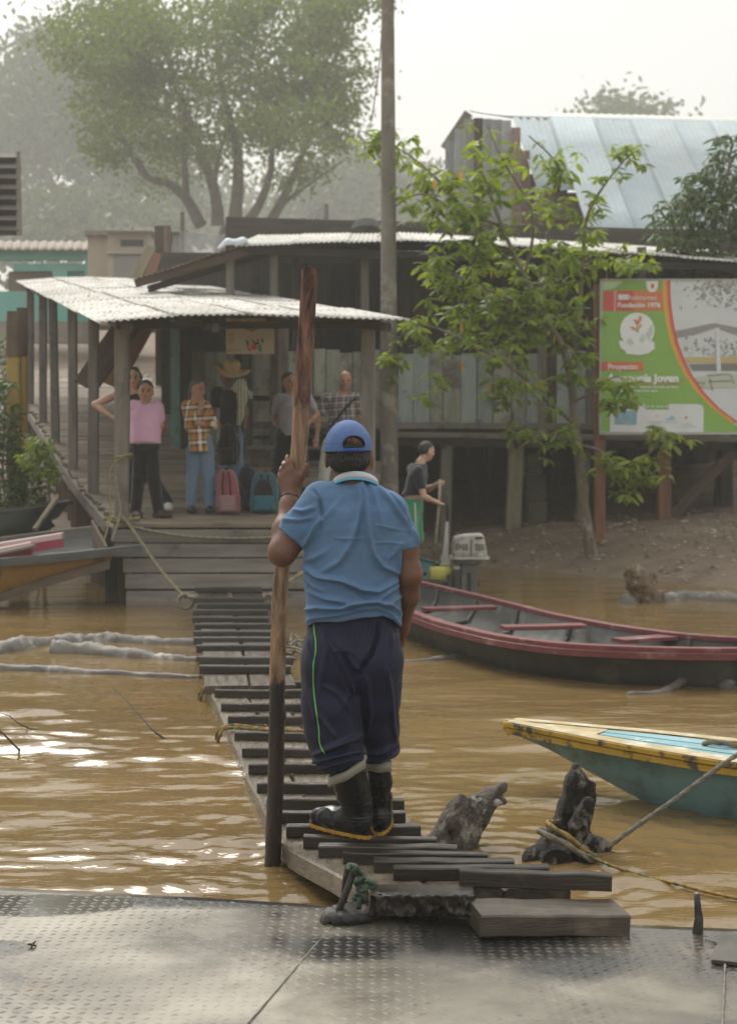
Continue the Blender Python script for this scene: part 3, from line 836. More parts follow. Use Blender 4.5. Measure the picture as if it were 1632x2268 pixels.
def make_stilt_house():
    r = random.Random(41)
    t = thing('stilt_house', (2.0, 23, 0.4), 'old wooden stilt house with pale plank wall, tin roof and dark space beneath', 'house')
    Y = 23.0
    z = lambda y, Y=Y: P(816, y, Y).z
    X = lambda x, Y=Y: P(x, 987, Y).x
    # pale wall boards
    x = X(566)
    while x < X(1325):
        w = r.uniform(0.17, 0.27); px = 816 + (x + w/2) / Y * F_PX
        mat = MAT['pale_board'] if px < 1175 else r.choice([MAT['brown_wood'], MAT['blue_board'], MAT['grey_wood']])
        if 870 < px < 935 or r.random() < 0.12: mat = MAT['blue_board']
        if r.random() < 0.1: mat = MAT['grey_wood']
        plank('wall_board', (x + w/2, Y + r.uniform(-.012, .012), z(938)), (x + w/2 + r.uniform(-.008, .008), Y, z(780) + r.uniform(-.05, .05)), w - r.uniform(.006, .02), 0.025, mat, t, up=(0, -1, 0), rng=r)
        x += w
    # dark boards of the upper wall to the right, set back
    x = X(884)
    while x < X(1700):
        w = r.uniform(0.2, 0.32)
        plank('wall_board', (x + w/2, Y + 0.7 + r.uniform(-.01, .01), z(800)), (x + w/2, Y + 0.7, z(545)), w - 0.012, 0.025, MAT['brown_wood'] if r.random() < .6 else MAT['dark_wood'], t, up=(0, -1, 0), rng=r)
        x += w
    x = X(1330)
    while x < X(1720):
        w = r.uniform(0.2, 0.3)
        plank('wall_board', (x + w/2, Y + 0.1, z(938)), (x + w/2, Y + 0.1, z(780)), w - 0.012, 0.025, MAT['grey_wood'], t, up=(0, -1, 0), rng=r); x += w
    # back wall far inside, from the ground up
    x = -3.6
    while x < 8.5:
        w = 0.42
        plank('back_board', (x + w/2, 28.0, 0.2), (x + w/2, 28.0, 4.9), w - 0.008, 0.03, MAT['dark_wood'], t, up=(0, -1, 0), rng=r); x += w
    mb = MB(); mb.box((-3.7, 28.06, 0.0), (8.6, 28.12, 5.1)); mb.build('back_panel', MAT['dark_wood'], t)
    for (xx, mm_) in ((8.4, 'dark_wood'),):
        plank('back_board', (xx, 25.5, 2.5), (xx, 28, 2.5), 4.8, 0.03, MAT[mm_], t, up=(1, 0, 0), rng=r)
    # sills, floor beams
    plank('sill_beam', (X(560), Y - 0.05, z(941)), (X(1720), Y - 0.05, z(947)), 0.10, 0.10, MAT['grey_wood'], t, seg=5, jit=0.004, rng=r)
    plank('floor_beam', (X(855), Y - 0.16, z(962)), (X(1720), Y - 0.16, z(975)), 0.10, 0.085, MAT['grey_wood'], t, seg=5, jit=0.006, rng=r)
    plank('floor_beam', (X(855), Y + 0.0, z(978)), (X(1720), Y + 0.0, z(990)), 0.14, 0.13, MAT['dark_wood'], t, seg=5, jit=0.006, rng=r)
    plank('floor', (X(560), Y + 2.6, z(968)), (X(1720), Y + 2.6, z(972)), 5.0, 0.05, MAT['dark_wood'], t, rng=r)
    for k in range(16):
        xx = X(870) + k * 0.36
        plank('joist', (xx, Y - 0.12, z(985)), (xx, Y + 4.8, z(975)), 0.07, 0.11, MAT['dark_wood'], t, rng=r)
    plank('rail', (X(560), Y - 0.06, z(882)), (X(812), Y - 0.06, z(884)), 0.05, 0.07, MAT['dark_wood'], t, rng=r)
    # stilts
    for (x, xb, yb, w, mat, dY) in ((990, 984, 1180, .17, 'grey_wood', 0), (1143, 1133, 1186, .22, 'beam_wood2', 0), (1052, 1050, 1160, .15, 'dark_wood', 1.5), (1296, 1284, 1182, .18, 'grey_wood', 0.1), (1085, 1083, 1150, .15, 'dark_wood', 2.4), (1470, 1468, 1190, .19, 'red_wood', 0), (1606, 1606, 1185, .2, 'dark_wood', 1.2), (930, 930, 1170, .16, 'dark_wood', .6), (1230, 1230, 1150, .15, 'dark_wood', 2.2), (1390, 1390, 1160, .15, 'dark_wood', 2.2)):
        a = P(xb, yb, Y + dY); b = P(x, 982, Y + dY); a.z = float(gh(a.x, a.y)) - 0.25
        plank('stilt', a, b, w, w * 0.8, MAT[mat], t, up=(0, 1, 0), seg=3, jit=0.006, rng=r)
    plank('brace', P(1438, 1190, Y + 0.05), P(1640, 985, Y + 0.05), 0.16, 0.09, MAT['brown_wood'], t, up=(0, 1, 0), jit=0.006, rng=r)
    # veranda posts under the eave
    for (x, dY) in ((510, 0), (565, 1.2), (608, 0), (655, 1.2), (808, 0), (1200, 0), (1420, 0)):
        plank('veranda_post', P(x, 1000 if x < 700 else 960, 22.6 + dY), P(x, 548, 22.6 + dY), 0.12, 0.10, MAT['grey_wood'], t, up=(0, 1, 0), jit=0.004, rng=r)
    # main roof
    fx = [500, 910, 1300, 1600, 1780]; fy = [545, 533, 556, 577, 590]; by = [520, 515, 531, 546, 556]
    edges = [520 + 124 * k for k in range(11)]
    for k in range(10):
        a0, a1 = edges[k] - 1.5, edges[k+1] + 1.5
        o = 0.012 * (k % 2)
        f = lambda x, ys: float(np.interp(x, fx, ys))
        a = P(a0, f(a0, fy), 22.2); b = P(a1, f(a1, fy), 22.2)
        d = P(a0 + 30, f(a0, by), 27.5); c = P(a1 + 30, f(a1, by), 27.5); d.x = a.x; c.x = b.x
        for v in (a, b, c, d): v.z += o
        tin_sheet('roof_sheet', a, b, c, d, MAT['old_tin'], t, rows=3, sag=0.02)
    plank('eave_beam', P(500, 552, 22.4), P(1780, 598, 22.4), 0.08, 0.12, MAT['dark_wood'], t, seg=5, jit=0.004, rng=r)
    # back slope closing the roof
    plank('ridge_board', P(500, 512, 27.6), P(1780, 548, 27.6), 0.06, 0.5, MAT['dark_wood'], t, rng=r)
    # drooping lean-to at the left end
    pts = [(545, 541), (480, 560), (390, 590), (296, 618)]
    for k in range(3):
        a, b = P(pts[k+1][0], pts[k+1][1], 22.25), P(pts[k][0], pts[k][1], 22.25)
        d, c = a + Vector((0.25, 4.2, 0.55)), b + Vector((0.0, 4.2, 0.55))
        tin_sheet('roof_sheet', a, b, c, d, MAT['rust_tin'], t, rows=3, sag=0.05)
    plank('eave_beam', P(300, 628, 22.4), P(548, 556, 22.4), 0.09, 0.12, MAT['brown_wood'], t, seg=3, jit=0.006, rng=r)
    plank('rafter', P(330, 640, 22.6), P(600, 560, 23.6), 0.07, 0.10, MAT['brown_wood'], t, rng=r)
    # patchwork wall at the back of the landing, left of the banner
    x = X(378, 23.6); cols = ['teal_paint', 'dark_wood', 'moss_board', 'pale_green', 'pale_green', 'dark_wood', 'grey_wood', 'grey_tin2', 'grey_tin2', 'dark_wood']
    for k, cname in enumerate(cols):
        w = 0.15 + 0.03 * (k % 3)
        top = 700 if k < 2 else (780 if k < 8 else 720)
        plank('wall_board', (x + w/2, 23.6, 1.3), (x + w/2, 23.6, P(816, top, 23.6).z), w - 0.012, 0.03, MAT[cname], t, up=(0, -1, 0), rng=r); x += w
    # bench under the wall
    plank('bench_seat', P(535, 992, 21.9), P(800, 992, 21.9), 0.3, 0.05, MAT['grey_wood'], t, rng=r)
    for xx in (560, 660, 780): plank('bench_leg', P(xx, 1030, 21.9), P(xx, 996, 21.9), 0.08, 0.08, MAT['grey_wood'], t, up=(0, 1, 0), rng=r)
    return t
MAT['beam_wood2'] = wood('beam_wood2', (0.17, 0.145, 0.10), (0.30, 0.26, 0.18), c3=(0.09, 0.08, 0.06), vary=0.05)
MAT['rust_tin'] = M('rust_tin', (0.17, 0.13, 0.10), (0.28, 0.23, 0.185), scale=3, rough=0.8, c3=(0.42, 0.40, 0.36), c3scale=2, c3lo=0.55, c3hi=0.7, bump=0.1)
MAT['teal_paint'] = wood('teal_paint', (0.14, 0.30, 0.28), (0.22, 0.40, 0.37), c3=(0.12, 0.12, 0.10), bump=0.2)
MAT['moss_board'] = wood('moss_board', (0.10, 0.11, 0.05), (0.18, 0.19, 0.09), bump=0.3)
MAT['pale_green'] = wood('pale_green', (0.26, 0.30, 0.24), (0.38, 0.42, 0.34), c3=(0.15, 0.15, 0.12), bump=0.2)
MAT['grey_tin2'] = M('grey_tin2', (0.20, 0.22, 0.20), (0.32, 0.34, 0.31), scale=2, rough=0.6, bump=0.1)
stilt_house = make_stilt_house()

def make_leaning_boards():
    r = random.Random(43)
    for (p, q, Yp, w, mat, lab) in ((( 190, 856), (296, 700), 20.6, 0.34, 'brown_wood', 'dark brown leaning board nearest the ramp posts, under the canopy'), ((240, 850), (330, 690), 21.3, 0.36, 'red_wood', 'reddish leaning board propped behind the dark one under the canopy')):
        o = plank('leaning_board', P(*p, Yp), P(*q, Yp + 0.5), w, 0.05, MAT[mat], None, up=(0, -1, 0.4), jit=0.004, rng=r)
        tag(o, lab, 'board', 'boards leaning under the canopy')
make_leaning_boards()

def make_block_pillar():
    t = thing('block_pillar', tuple(P(1184, 1186, 23.4)), 'mossy stacked block pillar in the dark beneath the stilt house', 'pillar')
    m = M('mossy_block', (0.05, 0.052, 0.03), (0.11, 0.105, 0.062), scale=6, bump=0.8, vary=0.2)
    r = random.Random(9)
    for k, (y0, y1, w) in enumerate(((1186, 1110, .34), (1108, 1052, .36), (1050, 1008, .26))):
        V, F = beam_geo(P(1186 - 3*k, y0, 23.4), P(1184 - 4*k, y1, 23.4), w, 0.3, (0, 1, 0), 0.2, 3, 0.012, r)
        world_obj('block', V, [list(f) for f in F], m, t, False)
make_block_pillar()

# ---------------------------------------------------------------- the project billboard
def make_billboard():
    Y = 21.15
    t = thing('billboard', tuple(P(1325, 1215, Y + .15)), 'green printed billboard reading Amazonía Joven standing before the stilt house', 'billboard')
    W0, W1 = P(1331, 621, Y).x, P(1331, 621, Y).x + 2.75
    z1, z0 = P(1331, 621, Y).z, P(1331, 957, Y).z
    sx = (P(1632, 700, Y).x - P(1331, 700, Y).x) / 301.0
    # picture coordinates: enlarged view of the sign (u right, v down) -> world
    def uv(u, v, lift=0.0):
        x = (1492 + u * 350 / 1632) * 0.886; y = (680 + v * 350 / 1632) * 0.886
        p = P(x, y, Y); return (p.x, Y - lift, p.z)
    mb = MB(); mb.box((W0, Y, z0), (W0 + 2.75, Y + 0.02, z1)); mb.build('panel', paint('sheet_white', (0.55, 0.58, 0.58), 0.5), t)
    def poly(name, pts, lift, mat): 
        return world_obj(name, [uv(u, v, lift) for u, v in pts], [list(range(len(pts)))[::-1]], mat, t, False)
    E_ = 0.004
    green = M('print_green', (0.20, 0.38, 0.075), (0.25, 0.43, 0.10), scale=1.5, rough=0.45, bump=0, vary=0)
    def curve(off): return [(835 + off, 90), (838 + off, 250), (850 + off, 420), (880 + off, 620), (930 + off, 830), (1000 + off, 1020), (1090 + off, 1200), (1230 + off, 1400), (1400 + off, 1580), (1640 + off * 1.0, 1760)]
    cg = curve(-70)
    poly('print', [(62, 95)] + [(u, v) for u, v in cg] + [(1700, 1830), (1700, 1886), (20, 1858)], E_, green)
    def strip(c0, c1, lift, mat):
        A = curve(c0); B = curve(c1)
        for i in range(len(A)):
            pass
        V = [uv(u, v + (c0 < -30) * 0, lift) for u, v in A] + [uv(u, v, lift) for u, v in B]; n = len(A)
        F = [[i, i+1, n+i+1, n+i] for i in range(n-1)]
        world_obj('print', V, F, mat, t, False)
    strip(-78, -32, 2*E_, paint('print_amber', (0.62, 0.36, 0.07)))
    strip(-34, -12, 2.3*E_, paint('print_orange', (0.62, 0.18, 0.06)))
    strip(-14, 12, 2*E_, paint('print_crimson', (0.52, 0.06, 0.09)))
    red = paint('print_red', (0.56, 0.10, 0.09)); white = paint('print_white', (0.70, 0.72, 0.70)); coral = paint('print_coral', (0.58, 0.19, 0.09))
    poly('print', [(75, 222), (420, 215), (420, 455), (65, 455)], 2*E_, red)
    poly('print', [(420, 215), (756, 212), (765, 452), (420, 455)], 2*E_, coral)
    poly('print', [(196, 218), (222, 218), (215, 456), (190, 456)], 3*E_, paint('print_pink', (0.62, 0.32, 0.30)))
    poly('print', [(68, 110), (300, 105), (200, 190), (66, 215)], 2*E_, paint('print_mist', (0.45, 0.55, 0.36)))
    # badge at the top
    poly('print', [(565, 108), (708, 106), (700, 190), (670, 232), (610, 234), (578, 200)], 3*E_, white)
    poly('print', [(640, 128), (662, 160), (655, 190), (630, 190), (622, 165)], 4*E_, red)
    # round emblem with ribbon
    circ = [(464 + 200*math.cos(a), 680 + 205*math.sin(a)) for a in np.linspace(0, 2*math.pi, 40, endpoint=False)]
    poly('print', circ, 3*E_, white)
    poly('print', [(250, 800), (300, 805), (360, 850), (460, 870), (570, 850), (640, 800), (665, 830), (660, 870), (680, 885), (590, 950), (490, 970), (340, 955), (320, 920), (265, 880)], 3.6*E_, white)
    heli = paint('print_heliconia', (0.60, 0.22, 0.10)); pg = paint('print_palegreen', (0.50, 0.56, 0.50)); ol = paint('print_stem', (0.42, 0.36, 0.12))
    for pts in ([(470, 600), (480, 530), (505, 505), (515, 545), (490, 610)], [(455, 610), (430, 570), (425, 545), (450, 560), (468, 610)], [(470, 650), (500, 615), (525, 610), (505, 640), (475, 670)], [(455, 690), (400, 660), (378, 635), (420, 640), (460, 670)], [(455, 560), (470, 560), (476, 690), (462, 690)]):
        poly('print', pts, 4.4*E_, heli)
    poly('print', [(466, 640), (480, 640), (478, 710), (464, 705)], 5*E_, ol)
    for pts in ([(490, 790), (530, 720), (560, 780), (520, 830)], [(560, 720), (640, 600), (650, 700), (600, 790)], [(330, 820), (380, 760), (430, 830), (400, 850)]):
        poly('print', pts, 4.4*E_, pg)
    poly('print', [(45, 1050), (535, 1045), (540, 1150), (45, 1145)], 2*E_, paint('print_orange_red', (0.60, 0.14, 0.06)))
    poly('print', [(45, 1050), (118, 1049), (110, 1145), (45, 1145)], 2.6*E_, red)
    # logo strip at the bottom
    poly('print', [(270, 1540), (550, 1540), (560, 1605), (830, 1605), (832, 1538), (1180, 1540), (1222, 1560), (1238, 1600), (1235, 1878), (145, 1862), (150, 1640)], 2*E_, paint('print_offwhite', (0.62, 0.64, 0.63)))
    poly('print', [(205, 1615), (460, 1615), (455, 1780), (200, 1775)], 3*E_, paint('print_steelblue', (0.22, 0.36, 0.43)))
    ringc = [(332 + 62*math.cos(a), 1695 + 62*math.sin(a)) for a in np.linspace(0, 2*math.pi, 12, endpoint=False)]
    for (u, v) in ringc: poly('print', [(u-6, v), (u, v-7), (u+6, v), (u, v+7)], 4*E_, white)
    poly('print', [(780, 1725), (850, 1690), (870, 1660), (885, 1690), (920, 1700), (890, 1725)], 3*E_, paint('print_sky', (0.30, 0.45, 0.55)))
    poly('print', [(1005, 1715), (1035, 1680), (1055, 1690), (1040, 1705)], 3*E_, red)
    poly('print', [(680, 1665), (708, 1660), (712, 1685), (686, 1690)], 3*E_, paint('print_peach', (0.66, 0.48, 0.36)))
    rr = random.Random(4)
    grey = paint('print_grey', (0.36, 0.38, 0.37))
    for (u0, u1, v) in ((570, 740, 1740), (600, 720, 1762), (790, 930, 1745), (1000, 1150, 1800), (990, 1090, 1770)):
        u = u0
        while u < u1:
            l = rr.uniform(8, 24); poly('print', [(u, v), (u + l, v - 2), (u + l, v + 7), (u, v + 8)], 3*E_, grey); u += l + 6
    k = 350 / 1632 * 0.886 * Y / F_PX
    def put(txt, u, v, h, mat, bold=0.0, spacing=1.0):
        V, F = text_mesh(txt, h * k * 1.38, 'LEFT', spacing, 0.0, bold)
        p = uv(u, v, 5*E_)
        world_obj('lettering', [(p[0] + a, p[1], p[2] + b) for a, b, c in V], F, mat, t, False)
    put('800', 240, 322, 60, white, 0.006); put('habitantes', 372, 325, 56, white)
    put('Fundación 1976', 236, 412, 56, white, 0.003)
    put('Proyecto:', 120, 1135, 66, white, 0.002)
    put('Amazonía Joven', 118, 1280, 92, white, 0.007)
    poly('print', [(470, 1302), (1000, 1298), (1000, 1306), (470, 1312)], 3*E_, coral)
    for (u0, u1, v) in ((330, 945, 1352), (230, 680, 1396), (570, 820, 1580)):
        u = u0
        while u < u1:
            l = rr.uniform(26, 74)
            x = u
            while x < u + l: poly('print', [(x, v - rr.uniform(14, 26)), (x + 8, v - 22), (x + 8, v), (x, v)], 3*E_, white); x += 13
            u += l + 20
    # the printed photograph: pavilion, trees, benches
    g1 = paint('photo_roof', (0.27, 0.26, 0.24)); g2 = paint('photo_foliage', (0.30, 0.30, 0.25)); g3 = paint('photo_pale', (0.56, 0.59, 0.60)); g4 = paint('photo_lawn', (0.44, 0.48, 0.37)); g5 = paint('photo_dark', (0.2, 0.19, 0.17)); g6 = paint('photo_ochre', (0.48, 0.38, 0.18))
    poly('print', [(905, 690), (1330, 600), (1380, 600), (1900, 700), (1900, 770), (1640, 740), (1380, 650), (1120, 735), (925, 765)], 1.5*E_, g1)
    poly('print', [(1375, 650), (1425, 650), (1440, 1180), (1390, 1180)], 1.9*E_, g3); poly('print', [(1060, 740), (1085, 740), (1085, 960), (1060, 960)], 1.9*E_, g3)
    poly('print', [(1010, 990), (1900, 985), (1900, 1060), (1040, 1055)], 1.6*E_, g6)
    poly('print', [(1060, 1075), (1900, 1060), (1900, 1150), (1110, 1150)], 1.6*E_, g5)
    poly('print', [(1120, 1230), (1900, 1170), (1900, 1330), (1230, 1360)], 1.5*E_, g4)
    for (a, b, c, d) in (((1275, 1200), (1540, 1185), (1545, 1196), (1275, 1212)), ((1290, 1270), (1560, 1262), (1560, 1274), (1290, 1284)), ((1300, 1240), (1312, 1240), (1345, 1380), (1330, 1380)), ((1540, 1190), (1552, 1190), (1600, 1310), (1588, 1310)), ((1170, 1290), (1250, 1280), (1250, 1290), (1170, 1302)), ((1240, 1285), (1250, 1285), (1230, 1340), (1220, 1340))):
        poly('print', [a, b, c, d], 2.4*E_, g5)
    for kk in range(300):
        u, v = (rr.gauss(1420, 190), abs(rr.gauss(0, 130)) + 105) if kk < 190 else (rr.uniform(980, 1900), rr.uniform(770, 980))
        if u < 900 + (v - 90) * 0.12 or v > 1000 or u > 1990: continue
        s_ = rr.uniform(12, 30); an = rr.uniform(0, 3.1); c_, sn = math.cos(an) * s_, math.sin(an) * s_
        poly('print', [(u - c_, v - sn), (u - sn*.4, v + c_*.4), (u + c_, v + sn), (u + sn*.4, v - c_*.4)], 1.2*E_ + rr.uniform(0, .001), g2 if kk % 3 else g5)
    # frame and posts
    r = random.Random(2)
    fr = paint('frame_grey', (0.36, 0.36, 0.33))
    mb = MB(); mb.box((W0 - .02, Y - .012, z0 - .02), (W0, Y + .03, z1 + .02)); mb.box((W0 - .02, Y - .012, z1), (W0 + 2.77, Y + .03, z1 + .02)); mb.box((W0 - .02, Y - .012, z0 - .035), (W0 + 2.77, Y + .03, z0 - .001)); mb.build('frame', fr, t)
    for x, yb in ((1327, 1218), (1745, 1218)):
        a = P(x, yb, Y + .15); a.z = float(gh(a.x, a.y)) - 0.2
        plank('post', a, P(x, 630, Y + .15), 0.145, 0.12, MAT['red_wood'], t, up=(0, 1, 0), jit=0.003, rng=r)
    return t
billboard = make_billboard()

# ---------------------------------------------------------------- banner hanging under the canopy
def make_banner():
    Y = 17.6
    t = thing('banner', tuple(P(555, 744, Y)), 'off-white cloth banner with orange lettering and flowers hanging under the canopy', 'banner')
    def uv(u, v, lift=0.0):
        x = (550 + u * 150 / 1632) * 0.886; y = (780 + v * 150 / 1632) * 0.886; p = P(x, y, Y); return (p.x, Y - lift, p.z)
    V = []; F = []
    n = 10
    for i in range(n + 1):
        for j in range(7):
            p = uv(170 + (1480 - 170) * i / n, 180 + (1140 - 180) * j / 6); V.append((p[0], p[1] + 0.006 * math.sin(i * 1.1) * j / 6 + .008, p[2]))
    for i in range(n):
        for j in range(6): F.append([i*7+j, i*7+j+1, (i+1)*7+j+1, (i+1)*7+j])
    world_obj('cloth', V, F, paint('banner_cloth', (0.50, 0.48, 0.40), 0.9), t, True)
    E_ = 0.004
    def poly(pts, lift, mat): world_obj('print', [uv(u, v, lift) for u, v in pts], [list(range(len(pts)))[::-1]], mat, t, False)
    org = paint('banner_orange', (0.50, 0.19, 0.07), 0.9); pk = paint('banner_pink', (0.62, 0.05, 0.13), 0.9); gn = paint('banner_green', (0.10, 0.28, 0.17), 0.9); dk = paint('banner_dark', (0.09, 0.07, 0.06), 0.9); gg = paint('banner_olive', (0.24, 0.27, 0.18), 0.9)
    for (u0, u1, v, h) in ((300, 600, 300, 95), (720, 880, 300, 90), (970, 1370, 300, 95), (210, 400, 665, 60), (240, 370, 785, 55), (270, 320, 890, 60), (190, 560, 1085, 70)):
        u = u0
        while u < u1 - 10:
            poly([(u, v - h), (u + 14, v - h), (u + 14, v), (u, v)], 2*E_, org); poly([(u + 14, v - h), (u + 36, v - h), (u + 36, v - h + 16), (u + 14, v - h + 16)], 2*E_, org)
            poly([(u + 14, v - h*.55), (u + 34, v - h*.55), (u + 34, v - h*.55 + 14), (u + 14, v - h*.55 + 14)], 2*E_, org); u += 52
    poly([(600, 370), (720, 430), (800, 470), (760, 520), (690, 490)], 2*E_, gg); poly([(1130, 390), (960, 440), (900, 480), (930, 520), (1010, 480)], 2*E_, gg)
    poly([(790, 460), (900, 455), (950, 500), (860, 545), (800, 520)], 3*E_, org)
    poly([(710, 750), (760, 770), (790, 900), (760, 920), (720, 830)], 2*E_, dk); poly([(880, 740), (930, 790), (960, 860), (920, 850), (880, 790)], 2*E_, dk); poly([(930, 830), (1070, 820), (1060, 870), (960, 890)], 2*E_, dk)
    poly([(990, 750), (1060, 740), (1065, 800), (1000, 800)], 3*E_, pk)
    poly([(860, 930), (900, 880), (970, 880), (1005, 940), (990, 1010), (920, 1040), (870, 1010)], 3*E_, pk); poly([(720, 910), (780, 960), (850, 1050), (830, 1080), (760, 1020)], 2*E_, pk)
    poly([(1110, 710), (1190, 730), (1200, 830), (1130, 840)], 2*E_, gn); poly([(1040, 900), (1130, 880), (1120, 1000), (1150, 1090), (1060, 1070)], 2*E_, gn)
    return t
make_banner()

# ---------------------------------------------------------------- tall tin barn behind
def make_barn():
    r = random.Random(51)
    t = thing('tin_barn', tuple(P(1300, 560, 33)), 'tall barn with blue-grey corrugated roof rising behind the stilt house', 'barn')
    Yt, Yb = 37.0, 31.5
    tx = [1135, 1400, 1632, 1800]; ty = [259, 265, 271, 276]
    n = 7
    for k in range(n):
        a0, a1 = 1135 + 95 * k, 1135 + 95 * (k + 1)
        d, c = P(a0, np.interp(a0, tx, ty), Yt), P(a1 + 3, np.interp(a1, tx, ty), Yt)
        # ribs run square to the ridge: the lower edge keeps the sheet's own x plus the skew seen at the verge
        def low(x, y, Y):
            p = P(x, y, Y); return p
        bx0, bx1 = 1240 + 112 * k, 1240 + 112 * (k + 1)
        if k == 0:
            a, b = P(1190, 421, 34.0), P(1272 + 4, 421, 34.0); c = P(1218 + 4, 262, Yt)
            a1 = 1218
            tin_sheet('roof_sheet', a, b, c, d, MAT['blue_tin'], t, pitch=0.12, amp=0.006, rows=2, sag=0.02)
            continue
        t0, t1 = 1218 + 88 * (k - 1), 1218 + 88 * k
        b0, b1 = 1312 + 104 * (k - 1), 1312 + 104 * k
        d, c = P(t0, np.interp(t0, tx, ty), Yt), P(t1 + 3, np.interp(t1, tx, ty), Yt)
        a, b = P(b0, 540 + 6 * k, Yb), P(b1 + 4, 546 + 6 * k, Yb)
        o = 0.03 * (k % 2)
        for v in (a, b, c, d): v.y -= o; v.z += o
        tin_sheet('roof_sheet', a, b, c, d, MAT['blue_tin'], t, pitch=0.12, amp=0.006, rows=4, sag=0.04)
    tin_sheet('ridge_sheet', P(1133, 261, Yt - .05), P(1810, 281, Yt - .05), P(1700, 262, Yt + 3), P(1036, 246, Yt + 3), MAT['grey_tin'], t, pitch=0.2, amp=0.02, rows=2)
    # gable wall of tin and weathered boards
    xs = np.linspace(985, 1276, 15)
    top = lambda x: float(np.interp(x, [975, 1000, 1040, 1135, 1190, 1290], [340, 300, 256, 264, 400, 430]))
    for k in range(14):
        x0, x1 = xs[k], xs[k+1]; xm = (x0 + x1) / 2
        Yw = 36.2 - 1.6 * (xm - 985) / 290
        mat = MAT['grey_tin'] if xm < 1130 and k % 4 != 3 else (MAT['pink_board'] if k % 3 else MAT['brown_wood'])
        a = P(xm, 600, Yw); b = P(xm, top(xm) + 4, Yw); b.x = a.x
        plank('wall_board', a, b, (P(x1, 500, Yw) - P(x0, 500, Yw)).length * (0.97 + 0.02 * (k % 2)), 0.04 + 0.01 * (k % 2), mat, t, up=(0, -1, 0), rng=r)
    plank('verge_board', P(1038, 250, 36.2), P(984, 330, 36.4), 0.06, 0.22, MAT['grey_wood'], t, rng=r)
    plank('wall_board', P(1180, 486, 33.5), P(1280, 484, 33.5), 0.2, 0.1, MAT['brown_wood'], t, rng=r)
    mb = MB(); mb.box(tuple(P(1200, 600, 33.9)), tuple(P(1720, 440, 34.2))); mb.build('inner_wall', MAT['brown_wood'], t)
    return t
MAT['pink_board'] = wood('pink_board', (0.20, 0.125, 0.105), (0.30, 0.20, 0.17), bump=0.2)
barn = make_barn()

